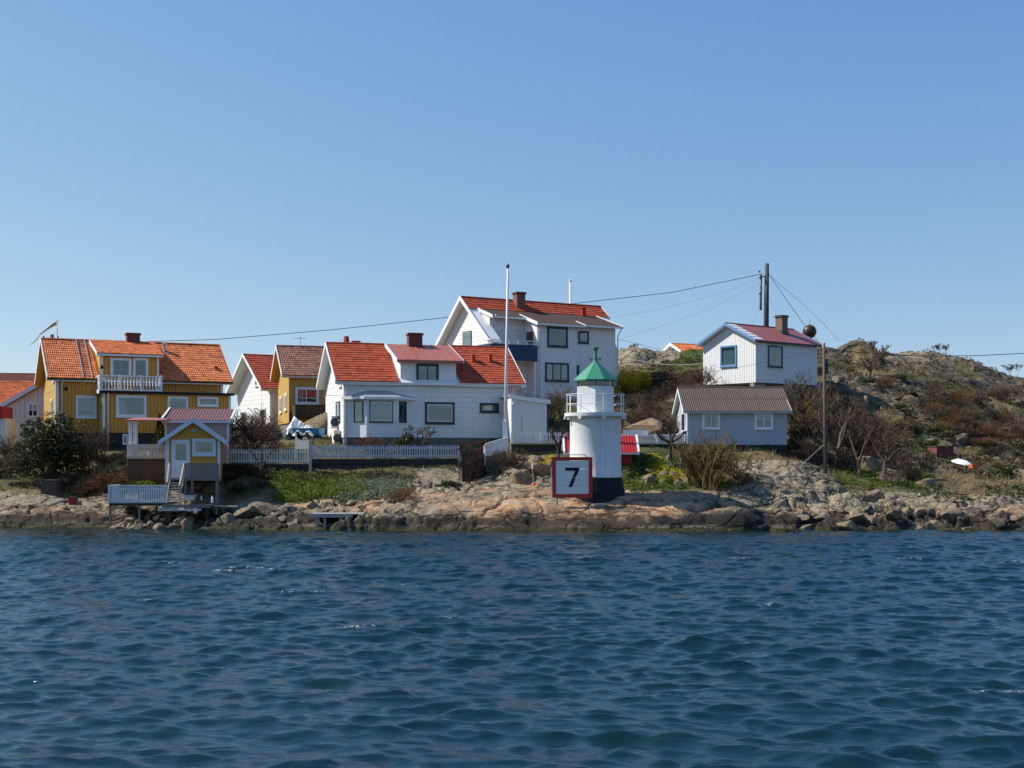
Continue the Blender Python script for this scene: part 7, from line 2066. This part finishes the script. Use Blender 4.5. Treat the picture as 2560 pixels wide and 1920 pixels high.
def pine():
    t = thing('pine_tree', 'bushy dark green pine on the left bank, orange shoots at its top', 'tree', tuple(G(122, 70.2)))
    rr = random.Random(8); segs = []
    for k in range(4):
        a = rr.uniform(0, 6.28); branch(rr, segs, Vector((rr.uniform(-.2, .2), 0, -.3)), Vector((math.cos(a) * .35, math.sin(a) * .35, 1)).normalized(), 1.5, .075, 0, 2, (1, 2), .6, .08, .15)
    link('trunk', seg_mesh('pine trunk', segs, M['barkdark'], 5), t)
    p1, t1 = blob(11000, 4.3, 3.5, 4.2, 5, .45, 30)
    p2, t2 = blob(4500, 5.4, 3.5, 2.6, 9, .45, 22, -.1)
    r = np.random.default_rng(2)
    # needles gather in tufts: pull every point to a tuft centre
    P_ = np.concatenate([p1, p2]); T_ = np.concatenate([t1, t2]); c = P_[r.choice(len(P_), 650, replace=False)]
    j = np.concatenate([((q_[:, None, :] - c[None]) ** 2).sum(2).argmin(1) for q_ in np.array_split(P_, 8)]); P_ = P_ * .62 + c[j] * .38
    T_ = np.clip(T_ * .6 + r.uniform(0, 1, 650)[j] * .4, 0, 1)
    link('crown', leaves('pine crown', P_, .12, M['pine'], 4, T_), t)
    n = 260; z = r.uniform(0, 1, n); q = np.stack([.25 + r.normal(0, .22, n) - z * .1, r.normal(0, .3, n) - .9 + z * .5, 2.3 + z * 1.6], 1)
    link('young_shoots', leaves('shoots', q, .10, M['shoots'], 6), t)['kind'] = 'stuff'
pine()
shrub('round_brown', 62, 70.8, 1.5, 2.0, 'thin bare bush at the left foot of the pine')
shrub('round_brown', 212, 71.2, 2.5, 2.4, 'tall bare brown shrub before the left half of the ochre house')
shrub('round_brown', 252, 71.8, 2.3, 1.9, 'bare brown shrub beside the downpipe of the ochre house')
shrub('rust', 270, 68.4, 1.15, 2.3, 'rusty brown bramble mound left of the brick terrace')
shrub('rust', 222, 68.6, .9, 1.7, 'low rusty bramble between the pine and the bramble mound')
shrub('round_dark', 165, 68.9, 1.0, 2.0, 'dark twiggy thicket right below the pine')
shrub('round_brown', 15, 73, 1.7, 1.7, 'bare shrub above the timber steps at the left edge')
shrub('round_brown', -5, 70.4, 1.2, 1.6, 'thin bare shrub cut by the left edge')
def conifer(name, px, Y_, w, h, label, mat, n, seed, power=.8, dz=0, size=.11):
    t = thing(name, label, 'tree', tuple(G(px, Y_, dz)))
    MB().tube([(0, 0, -.3), (0, 0, h * .7)], [.06, .02], 6).build('trunk', M['barkdark'], t)
    p, tt = cone(n, w, h, seed, power); link('crown', leaves('conifer crown', p, size, M[mat], seed, tt), t)
    return t
conifer('conifer', 399, 70.9, 1.15, 2.9, 'narrow golden green conifer behind the terrace railing', 'golden', 1700, 3)
def evergreen(px, Y_, w, h, label, mat='juniper', n=1500, seed=1, name='evergreen_bush', dz=0, size=.10, group=None, lumps=9):
    p, tt = blob(n, w, w * .8, h, seed, .6, lumps); p[:, 2] = np.maximum(p[:, 2], -.05)
    return tag(link(name, leaves('bush', p, size, M[mat], seed, tt), None, tuple(G(px, Y_, dz))), label, 'bush', group)
evergreen(584, 73.4, 1.3, 2.3, 'dark evergreen bush right of the grey shed', 'juniper', 1500, 12)
shrub('round_red', 632, 72.0, 2.5, 2.6, 'dense reddish bare shrub in front of the white gabled house')
shrub('round_red', 672, 71.6, 1.9, 1.8, 'smaller reddish bare shrub beside the covered boat')
shrub('round_brown', 607, 71.2, 1.5, 1.6, 'bare brown bush left of the reddish shrub')
tree(655, 68.4, 2.6, 2.9, 'low spreading bare tree with pale forked trunk, in the shade below the left fence', 21, twig='twigbrown', bark='twiggrey', trunk=.2, forks=3, spread=.75, up=.02)
for i, px in enumerate((575, 600, 628, 652, 590, 640)):  # dark bushes added to fill in for the deep shade below the fence
    evergreen(px, (68.6, 68.9, 68.8, 68.5, 67.3, 67.2)[i], 1.3, .8, ('added dark bush standing for shade under the left fence, nearest the boathouse', 'added dark bush standing for shade under the left fence, second from the boathouse', 'added dark bush standing for shade under the left fence, beside the pale forked trunk', 'added dark bush standing for shade right of the pale forked trunk', 'added low dark bush standing for shade above the big shaded boulder', 'added low dark bush standing for shade above the flat shaded boulder')[i], 'heath', 700, 60 + i)
# pollarded trees: thick knobbly limbs with short shoots
def pollard(px, Y_, h, w, label, seed, limbs=4):
    rr = random.Random(seed); ts, tw = [], []
    p = Vector((0, 0, -.3)); q = Vector((rr.uniform(-.06, .06), 0, h * .45)); ts.append((*p, *q, .11, .085))
    for i in range(limbs):
        a = 6.283 * i / limbs + rr.uniform(-.5, .5); d = Vector((math.cos(a) * .8, math.sin(a) * .5, rr.uniform(.4, 1.1))).normalized()
        e = q + d * h * .28; ts.append((*q, *e, .075, .06)); d2 = (d + Vector((rr.gauss(0, .4), rr.gauss(0, .3), .5))).normalized(); e2 = e + d2 * h * .2; ts.append((*e, *e2, .06, .05))
        for (c, n) in ((e, 8), (e2, 16)):
            ts.append((*(c - Vector((0, 0, .06))), *(c + Vector((0, 0, .07))), .085, .075))
            for _ in range(n):
                v = Vector((rr.gauss(0, 1), rr.gauss(0, 1), rr.gauss(.5, .8))).normalized(); tw.append((*c, *(c + v * rr.uniform(.12, .34)), .014, .005))
    t = thing('pollarded_tree', label, 'tree', tuple(G(px, Y_)), 0); s_ = w / 1.2; t.scale = (s_, s_, 1)
    link('trunk', seg_mesh('pollard', ts, M['barkdark'], 7), t); link('crown', seg_mesh('shoots', tw, M['twigbrown']), t)
pollard(1397, 70.4, 2.1, 1.15, 'knobbly pollarded tree left of the lighthouse', 4, 5)
pollard(1676, 70.6, 1.95, 1.3, 'knobbly pollarded tree before the picket fence, right of the red shed', 9, 5)
tree(1052, 71.3, 1.75, 2.0, 'small rounded bare tree under the black framed window of the white house', 33, twig='twigbrown', bark='barkdark', trunk=.22, forks=5, spread=.8, up=.0, r=.05)
evergreen(1000, 71.4, 1.7, 1.25, 'dark low evergreen bush beside the small rounded tree', 'juniper', 1500, 15)
shrub('round_red', 926, 71.5, .95, 1.7, 'low reddish bare shrub under the bay window')
conifer('cypress', 1206, 71.4, .56, 1.15, 'left one of the twin dark green cypresses by the ramp', 'cypress', 1500, 31, .35, size=.07)
conifer('cypress', 1229, 71.4, .60, 1.08, 'right one of the twin dark green cypresses by the ramp', 'cypress', 1500, 32, .35, size=.07)
shrub('round_dark', 1172, 68.2, 2.1, 1.5, 'leafless climber sprawling over the dark plank gateway')
shrub('round_brown', 1252, 68.7, 1.25, 1.6, 'brown twig thicket in the hollow below the ramp')
shrub('round_brown', 1288, 68.6, 1.1, 1.1, 'thin twigs beside the boulders, right of the ramp hollow')
evergreen(1128, 67.4, 1.1, .42, 'flat dark green bush on the rock before the plank gateway', 'juniper', 700, 17)
shrub('rust', 1003, 65.0, .62, 1.5, 'dark rusty dead bush at the right end of the planted bank')
evergreen(662, 68.2, .9, .5, 'yellow green bush at the top left of the planted bank', 'golden', 600, 18)
shrub('fan', 1772, 66.6, 2.75, 3.3, 'big fan shaped shrub of olive brown stems on the shore, before the grey cottage')
shrub('fan', 1735, 67.2, 2.0, 1.8, 'smaller olive shrub at the left of the big fan shaped shrub')
shrub('round_olive', 1822, 67.3, 2.2, 2.0, 'twiggy olive shrub between the big fan shaped shrub and the grey boulder dome')
shrub('rust', 1858, 66.9, .7, 1.2, 'straw coloured grass clump at the foot of the grey boulder dome', name='grass_clump')
shrub('round_olive', 1405, 81.5, 2.2, 2.2, 'olive twig bush below the lower window of the upper white house')
shrub('round_brown', 1372, 80.5, 1.7, 1.8, 'brown twig bush left of the lighthouse lantern, by the upper house')
shrub('round_brown', 1345, 78, 1.5, 1.6, 'bare bush beside the annex corner')
shrub('round_dark', 1362, 75.5, 1.3, 1.8, 'dark thicket between the annex and the lighthouse')
shrub('round_dark', 1440, 76.5, 1.1, 2.0, 'dark twigs behind the lighthouse gallery')
shrub('round_red', 1506, 88.5, 1.4, 1.3, 'pinkish bare shrub at the right corner of the upper white house')
shrub('round_red', 1490, 78, 1.0, 1.8, 'reddish bush behind the lighthouse, beside its gallery rail')
# forsythia
for (px, Y_, w, h, l, sd_) in ((1562, 90.5, 2.0, 1.6, 'bright yellow flowering bush right of the lighthouse roof', 41), (1600, 91.5, 1.6, 1.2, 'yellow flowering bush next to the brown hedge', 42), (1532, 89.5, 1.1, 1.0, 'smaller yellow flowering bush by the corner of the upper house', 43)):
    t = thing('flowering_bush', l, 'bush', tuple(G(px, Y_)))
    m = template(('round_olive', 1)); link('stems', m, t, None, None, (w / 1.4, w / 1.4, h / 1.0)); p, tt = blob(2200, w * 1.25, w * 1.1, h * 1.2, sd_, .5, 12); p[:, 2] = np.maximum(p[:, 2], .1)
    link('blossom', leaves('blossom', p, .11, M['forsythia'], sd_, tt), t)
# clipped brown hedge
def hedge():
    a, b = G(1590, 92.5), G(1768, 91.5); n = 5200; r = np.random.default_rng(6)
    t = thing('hedge', 'long clipped brown leafless hedge across the slope, left of the cabin', 'hedge', tuple(a), math.atan2(b.y - a.y, b.x - a.x)); L = math.hypot(b.x - a.x, b.y - a.y)
    u = r.uniform(0, 1, n); hz = 1.0 + .1 * np.sin(u * 17)
    p0 = np.stack([u * L, r.uniform(-.45, .45, n), r.uniform(-.3, .75, n) * hz + u * (b.z - a.z)], 1); d = r.normal(size=(n, 3)) * np.array([.12, .10, .12]) + np.array([0, 0, .10]); p1 = p0 + d
    link('hedge_twigs', seg_mesh('hedge', np.concatenate([p0, p1, np.full((n, 1), .011), np.full((n, 1), .005)], 1), M['twigred']), t)
    q = np.stack([r.uniform(0, 1, 2500) * L, r.uniform(-.4, .4, 2500), r.uniform(-.3, .8, 2500)], 1); q[:, 2] += q[:, 0] / L * (b.z - a.z)
    link('hedge_leaves', leaves('hedge leaves', q, .09, M['heath'], 3), t)
hedge()
# bare trees right of the grey cottage
tree(2092, 73.5, 4.6, 4.0, 'tall grey barked bare tree right behind the wooden utility pole', 51, twig='twigbrown', bark='twiggrey', trunk=.22, forks=3, maxlev=4)
tree(2150, 71.8, 3.9, 3.2, 'slender bare tree with pale forked stems on the right slope', 52, twig='twigbrown', bark='twiggrey', trunk=.18, forks=3)
tree(2216, 71.6, 3.1, 3.2, 'short stout bare tree with pinkish twigs on the green slope', 53, twig='twigred', bark='twiggrey', trunk=.3, forks=4)
tree(2035, 76.5, 3.4, 3.0, 'bare tree in the dark hollow right of the grey cottage', 54, twig='twigbrown', bark='barkdark', trunk=.2)
tree(2175, 96.0, 2.6, 3.0, 'olive twigged low tree before the rock dome on the hill', 55, twig='twigolive', bark='barkdark', trunk=.18, forks=5, spread=.7)
tree(2547, 90.5, 3.4, 2.6, 'bare grey tree in the gully near the right edge', 56, twig='twigbrown', bark='twiggrey', trunk=.3)
tree(2536, 104, 1.9, 1.8, 'small bare tree on the skyline near the right edge', 57, twig='twiggrey', bark='barkdark', trunk=.3, maxlev=3, kids=(2, 3), r=.014, up=.2)
tree(2355, 110, 1.3, 1.5, 'tiny bare bush on the skyline above the flat rock crest', 58, twig='twiggrey', bark='barkdark', trunk=.15, forks=5, maxlev=3, kids=(2, 3), r=.014, up=.2)
tree(2168, 107.5, 1.1, 1.9, 'small leafless bush on the skyline beside the rock dome', 59, twig='twiggrey', bark='barkdark', trunk=.1, forks=6, maxlev=3, kids=(2, 3), r=.014, up=.2)
shrub('grey', 2000, 82.5, 3.0, 1.7, 'pale twigged shrub reaching up before the cabin wall')
shrub('grey', 1968, 82, 2.4, 1.3, 'thin pale shrub before the left part of the cabin front')
for i, (px, Y_, h, w, kd, l) in enumerate((
    (2010, 80, 2.4, 3.0, 'round_olive', 'dense olive bush at the right end of the corrugated roof'), (2045, 83, 2.4, 2.4, 'round_olive', 'olive bush below the blue tarpaulin'),
    (1995, 76.5, 1.8, 2.2, 'round_dark', 'dark bush hugging the right wall of the grey cottage'), (2030, 73.5, 1.4, 2.4, 'round_dark', 'dark thicket in the shade behind the boulder dome'),
    (2075, 79, 2.2, 2.8, 'round_brown', 'brown thicket behind the utility pole'), (2120, 77, 2.0, 2.8, 'round_dark', 'dark thicket behind the slender forked tree'),
    (2170, 78, 2.4, 3.0, 'round_red', 'pinkish brown thicket in the middle of the right slope'), (2210, 75.5, 1.9, 2.4, 'round_red', 'pinkish shrub crowding the stout tree'),
    (2250, 74, 1.5, 2.4, 'round_brown', 'brown bush right of the stout tree'), (2110, 73, 1.3, 2.0, 'round_dark', 'low dark bush at the foot of the tall grey tree'),
    (2275, 71.5, .8, 1.8, 'round_dark', 'dark bush above the shore slabs, left of the red brick shed'), (2235, 70, .9, 1.7, 'round_brown', 'low brown bush on the lower slope under the stout tree'),
    (2550, 86, 1.7, 2.2, 'round_red', 'reddish bush in the gully at the right edge'),
    (1700, 86, 1.5, 3.0, 'round_red', 'brown bramble mound below the hedge, left of the cabin'), (1745, 88, 1.7, 3.2, 'round_red', 'brown bramble mound under the cabin gable'),
    (1640, 82, 1.3, 3.2, 'round_red', 'wide reddish bramble on the slope behind the lighthouse'), (1590, 79, 1.2, 3.0, 'round_red', 'reddish bramble just right of the lighthouse gallery'),
    (1672, 78.5, 1.1, 2.6, 'round_red', 'reddish bramble left of the grey cottage gable'), (1560, 84.5, 1.0, 2.4, 'round_brown', 'brown scrub on the slope right of the lighthouse roof'),
    (1620, 86.5, .9, 2.6, 'round_brown', 'brown scrub half way up the slope below the hedge'), (1730, 82, 1.0, 2.4, 'round_brown', 'brown scrub above the corrugated roof'))):
    shrub(kd, px, Y_, h, w, l)
def mark(px):
    for lim, w_ in ((1990, 'below the grey cottage'), (2075, 'below the wooden utility pole'), (2150, 'below the tall grey tree'), (2230, 'below the stout tree'), (2330, 'left of the red brick shed'), (2420, 'under the canoe and red brick shed'), (2500, 'right of the orange crate')):
        if px < lim: return w_
    return 'by the right edge'
# scrub on the rocky hill: nothing tells these apart
for i in range(62):
    px, Y_ = rs.uniform(2070, 2575), rs.uniform(72, 98)
    if 2325 < px < 2470 and Y_ < 80: Y_ += 9
    where = ('upper' if Y_ > 86 else 'lower') + ' right hillside, ' + mark(px).replace('below', 'above')
    g_ = G(px, Y_)
    if i % 3 == 0: evergreen(px, Y_, rs.uniform(.9, 1.9), rs.uniform(.5, 1.0), 'low dark green juniper on the ' + where, 'juniper', 420, 100 + i, 'juniper_bush', 0, .12, 'junipers on the rocky right hillside', 6)
    else: shrub(rs.choice(['rust', 'round_olive', 'round_dark', 'round_brown']), px, Y_, rs.uniform(.5, 1.1), rs.uniform(1.2, 2.4), 'low brown scrub on the ' + where, 'scrub bushes on the rocky right hillside', 'scrub_bush', 'bush')

# ------------------------------------------------------------------ uncountable greenery
def scatter(n, pxr, Yr, keep, seed):
    r = np.random.default_rng(seed); Y_ = r.uniform(*Yr, n); px = r.uniform(*pxr, n); x = (px - 1280) / FOC * Y_
    k = r.uniform(0, 1, n) < keep(x, Y_)
    x, Y_ = x[k], Y_[k]
    return np.stack([x, Y_, gz(x, Y_)], 1)
HOUSES = []
for o in bpy.data.objects:
    if o.parent is None and o.get('category') in ('house', 'cabin', 'boathouse', 'shed', 'terrace', 'porch', 'lighthouse', 'hearth'):
        pts = [o.matrix_world]
bpy.context.view_layer.update()
for o in bpy.data.objects:
    if o.parent is not None and o.name.split('.')[0] in ('foundation', 'base_wall', 'base', 'brick_body', 'extension_wall', 'wing_wall', 'gateway_body'):
        co = [o.matrix_world @ Vector(c) for c in o.bound_box]; lc = [Vector(c) for c in o.bound_box]
        HOUSES.append((np.array(o.matrix_world.inverted()), min(c.x for c in lc), max(c.x for c in lc), min(c.y for c in lc), max(c.y for c in lc)))
def outside(p, m=.05):
    ok = np.ones(len(p), bool)
    for (Mi, x0, x1, y0, y1) in HOUSES:
        q = p @ Mi[:3, :3].T + Mi[:3, 3]
        ok &= ~((q[:, 0] > x0 - m) & (q[:, 0] < x1 + m) & (q[:, 1] > y0 - m) & (q[:, 1] < y1 + m))
    return p[ok]
def vegd(x, y): return np.clip(1 - rockmask(x, y), 0, 1)
def grass_stuff(name, pts, hmin, hmax, seed, green=None, blades=4, wdt=.018, lean=.5):
    r = np.random.default_rng(seed); n = len(pts); b = blades
    c = np.repeat(pts, b, 0) + np.concatenate([r.normal(0, .05, (n * b, 2)), np.zeros((n * b, 1))], 1)
    h = np.repeat(r.uniform(hmin, hmax, n), b) * r.uniform(.6, 1.2, n * b); a = r.uniform(0, 6.283, n * b); w = wdt * r.uniform(.7, 1.5, n * b)
    ln = np.stack([r.normal(0, lean, n * b), r.normal(0, lean, n * b), np.ones(n * b)], 1) * h[:, None]
    s_ = np.stack([np.cos(a) * w, np.sin(a) * w, np.zeros(n * b)], 1)
    V = np.stack([c - s_, c + s_, c + ln * .98], 1); V[:, :2, 2] -= .04
    g = green_attr(pts[:, 0], pts[:, 1]) if green is None else green
    tint = np.repeat(r.uniform(0, 1, n), b)
    me = np_mesh(name, V.reshape(-1, 3), np.arange(n * b * 3).reshape(-1, 3), M['grass'], {'tint': np.repeat(tint, 3), 'green': np.repeat(np.repeat(g, b), 3)})
    return tag(link(name, me), kind='stuff')
pts = outside(scatter(52000, (-60, 2620), (66, 108), lambda x, y: vegd(x, y) * .8, 21))
n0 = fbm(pts[:, 0] * .9, pts[:, 1] * .9, 4, 88)
pts = pts[n0 > .44]
tag(grass_stuff('grass', pts, .08, .30, 5), 'straw and green grass over the slopes')
# leafy clumps: low scrub, herbs, flowers
def clump_stuff(name, pts, n_per, w, h, mat, size, seed, label, flat=0):
    r = np.random.default_rng(seed); n = len(pts); k = n_per
    v = r.normal(size=(n * k, 3)); v /= np.linalg.norm(v, axis=1, keepdims=True); v[:, 2] = np.abs(v[:, 2])
    sc_ = np.repeat(r.uniform(.5, 1.3, n), k)[:, None]
    c = np.repeat(pts, k, 0) + v * sc_ * np.array([w, w, h]) * (.5 + .5 * r.uniform(0, 1, (n * k, 1)))
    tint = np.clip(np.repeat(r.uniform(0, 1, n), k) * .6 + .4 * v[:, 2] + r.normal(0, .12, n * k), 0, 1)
    return tag(link(name, leaves(name, c, size, M[mat], seed, tint)), label, kind='stuff')
hp = outside(scatter(9000, (1490, 2620), (74, 110), lambda x, y: np.clip(vegd(x, y) + .15, 0, 1) * sstep(.46, .56, fbm(x * .5, y * .4, 4, 33)), 31))[:2200]
clump_stuff('heather', hp, 26, .42, .30, 'heath', .13, 7, 'brown heather covering the hillside')
hp = outside(scatter(3600, (2060, 2600), (66.5, 100), lambda x, y: np.clip(.5, 0, 1) * sstep(.52, .6, fbm(x * .6, y * .45, 4, 36)), 32))[:1100]
clump_stuff('low_juniper', hp, 26, .40, .26, 'juniper', .12, 8, 'olive green low growth in the rock clefts')['label'] = 'olive green low growth in the rock clefts'
bank = lambda a, b, y0, y1: (lambda x, y: band(x, y, a, b, y0, y1, 22, .4))
hp = scatter(2400, (650, 1060), (65.6, 69.6), bank(690, 905, 66.0, 69.4), 33)
clump_stuff('green_ground_cover', hp, 34, .26, .24, 'herb', .085, 9, 'leafy green plants on the bank below the stone wall')
hp = scatter(1500, (820, 1060), (65.2, 69.6), bank(845, 1005, 65.4, 68.9), 34)
clump_stuff('grey_green_ground_cover', hp, 44, .34, .17, 'bluegreen', .085, 10, 'grey green creeping shrub on the right part of the bank')
hp = scatter(900, (700, 1080), (68.2, 69.6), bank(700, 1010, 68.4, 69.5), 35)
clump_stuff('brown_ground_cover', hp, 26, .26, .22, 'heath', .09, 11, 'brownish plants along the foot of the stone wall')
hp = np.concatenate([scatter(1400, (1590, 1790), (67.3, 71), lambda x, y: band(x, y, 1625, 1775, 67.6, 70.8) * sstep(.47, .53, fbm(x * .9, y * .7, 3, 51)), 36), scatter(420, (1330, 1420), (68.6, 71), bank(1345, 1400, 68.8, 70.7), 37), scatter(160, (1970, 2060), (76, 79), bank(1975, 2045, 76, 78.5), 38), scatter(120, (2460, 2540), (83, 88), bank(2480, 2525, 84, 87), 39)])
clump_stuff('yellow_flowers', hp, 12, .20, .16, 'daffodil', .075, 12, 'yellow spring flowers on the banks')
hp = np.concatenate([outside(scatter(900, (1540, 1840), (66.5, 71.5), lambda x, y: vegd(x, y) * sstep(.46, .54, fbm(x * .8, y * .7, 3, 58)), 40)), scatter(420, (300, 420), (67.2, 70), bank(305, 400, 67.6, 69.6), 41), scatter(700, (2080, 2330), (69.5, 76), lambda x, y: vegd(x, y) * .8, 42), scatter(260, (1500, 1760), (96, 104), lambda x, y: vegd(x, y), 43)])
clump_stuff('green_herbs', hp, 24, .24, .16, 'herb', .085, 13, 'fresh green herbs among the grass')
hp = scatter(1300, (-40, 330), (68.6, 73), lambda x, y: vegd(x, y) * sstep(.44, .54, fbm(x * .7, y * .7, 3, 59)), 44)
clump_stuff('bank_scrub', hp, 26, .34, .26, 'heath', .10, 14, 'brown scrub on the bank round the pine')

# ------------------------------------------------------------------ boulders
def rock_mesh(seed, n=3):
    import bmesh
    bm = bmesh.new(); bmesh.ops.create_icosphere(bm, subdivisions=n, radius=1.0); r = random.Random(seed)
    planes = [(Vector((r.gauss(0, 1), r.gauss(0, 1), r.gauss(0, .8))).normalized(), r.uniform(.34, .72)) for _ in range(11)]
    for v in bm.verts:
        p = v.co.copy()
        for nrm, d in planes:
            e = p.dot(nrm) - d
            if e > 0: p -= nrm * e * .92
        nz = float(fbm(np.array([p.x * 3.3 + seed + p.z]), np.array([p.y * 3.3 - p.z * 1.3]), 4, seed)[0]) - .5
        v.co = p * (1.35 + nz * .16)
    me = bpy.data.meshes.new('boulder'); bm.to_mesh(me); bm.free(); me.materials.append(M['boulder'])
    return me
def boulder_mat():
    t = NT('boulder rock')
    n2 = t.noise(6, 6, .7); n1 = t.noise(1.6, 5, .6); oi = t.n('ObjectInfo').outputs['Random']
    g = t.ramp(n2, [(.28, (.05, .04, .028)), (.5, (.16, .13, .088)), (.7, (.28, .235, .165))])
    g = t.mix(t.math('MULTIPLY', oi, .4), g, t.ramp(n1, [(.3, (.28, .16, .09)), (.7, (.44, .29, .17))]))
    g = t.mix(t.ramp(n1, [(.56, 0.0), (.66, .7)]), g, (.07, .062, .052))
    return t.bsdf(g, .9, t.bump(t.noise(9, 7, .7), .8, .05), Specular_IOR_Level=.25)
M['boulder'] = boulder_mat()
RK_ = [rock_mesh(i * 7 + 1) for i in range(7)]
def boulder(px, Y_, w, h, label, group=None, dz=0, name='boulder'):
    g = G(px, Y_, dz)
    return tag(link(name, rs.choice(RK_), None, (g.x, g.y, g.z + h * .12), (rs.uniform(-.4, .4), rs.uniform(-.4, .4), rs.uniform(0, 6.28)), (w / 2, w / 2 * rs.uniform(.7, 1), h / 2 * 1.15)), label, 'boulder', group)
for i in range(42):
    px, Y_ = rs.uniform(292, 486), rs.uniform(62.9, 65.4)
    w_ = rs.uniform(.35, .75); at_ = 'under the left half of the white railing' if px < 345 else 'under the right half of the white railing' if px < 420 else 'under the grey landing'
    boulder(px, Y_, w_, rs.uniform(.25, .5), ('larger' if w_ > .55 else 'small') + ' rough stone ' + at_ + (', close to the water' if Y_ < 64.1 else ', further back'), 'stones heaped under the deck and landing')
boulder(395, 63.0, 1.0, .6, 'pale angular block at the water line below the landing'); boulder(448, 63.1, .8, .62, 'pinkish angular block leaning under the landing')
boulder(470, 62.9, .7, .6, 'sunlit split stone at the water, right of the leaning block')
boulder(603, 64.4, 1.5, .8, 'big blue grey boulder in the shade right of the boathouse'); boulder(655, 64.4, 1.3, .8, 'flat blue grey boulder next to the big shaded one'); boulder(560, 63.6, 1.0, .5, 'low dark boulder below the sticking out plank')
boulder(1392, 66.6, .0001 + 1.0, .8, 'round boulder left of the lighthouse, behind the number sign'); boulder(1345, 67.6, 1.5, .9, 'large rounded boulder behind the spar marker')
for i in range(12):
    boulder(rs.uniform(700, 900), rs.uniform(63.0, 65.2), rs.uniform(.3, .7), rs.uniform(.2, .5), 'loose stone on the beach around the jetty', 'loose stones around the jetty')
for i in range(34):
    px = 1935 + i * 18.5 + rs.uniform(-8, 8); w_ = rs.uniform(.4, 1.3)
    boulder(px, rs.uniform(62.0, 64.6), w_, w_ * rs.uniform(.32, .5), ('broad flat stone' if w_ > 1 else 'smaller stone') + ' on the right shore, ' + mark(px), 'stones along the right shore', -.18)
for i in range(16):
    px, Y_, w_ = rs.uniform(1275, 1385), rs.uniform(66.0, 69.8), rs.uniform(.5, 1.2)
    boulder(px, Y_, w_, rs.uniform(.3, .7), ('large' if w_ > .85 else 'small') + ' grey stone ' + ('left of the spar marker' if px < 1330 else 'between spar marker and sign') + (', lower on the slope' if Y_ < 67.8 else ', upper on the slope'), 'stones in the slope left of the lighthouse')
for i in range(14):
    boulder(rs.uniform(1580, 1760), rs.uniform(66.8, 70.5), rs.uniform(.4, 1.0), rs.uniform(.25, .6), 'grey stone among the flowers right of the red shed', 'stones among the yellow flowers')
for i in range(26):
    px, Y_, w_ = rs.uniform(2080, 2560), rs.uniform(70, 96), rs.uniform(.7, 2.0)
    if 2325 < px < 2470 and Y_ < 80: Y_ += 9
    boulder(px, Y_, w_, w_ * rs.uniform(.4, .55), ('large' if w_ > 1.3 else 'small') + ' grey stone on the ' + ('upper' if Y_ > 84 else 'lower') + ' hillside, ' + mark(px).replace('below', 'above'), 'stones on the right hillside', -.15)
boulder(2178, 66.3, 1.1, .9, 'pointed slab standing up on the shore below the stout tree')
boulder(1615, 77, 2.6, 1.1, 'large smooth outcrop behind the picket fence, right of the lighthouse'); boulder(1350, 80, 2.0, 1.2, 'pale rock beside the annex, left of the lighthouse lantern')
boulder(812, 79.5, 3.0, 1.9, 'mossy rock knoll behind the covered boat')
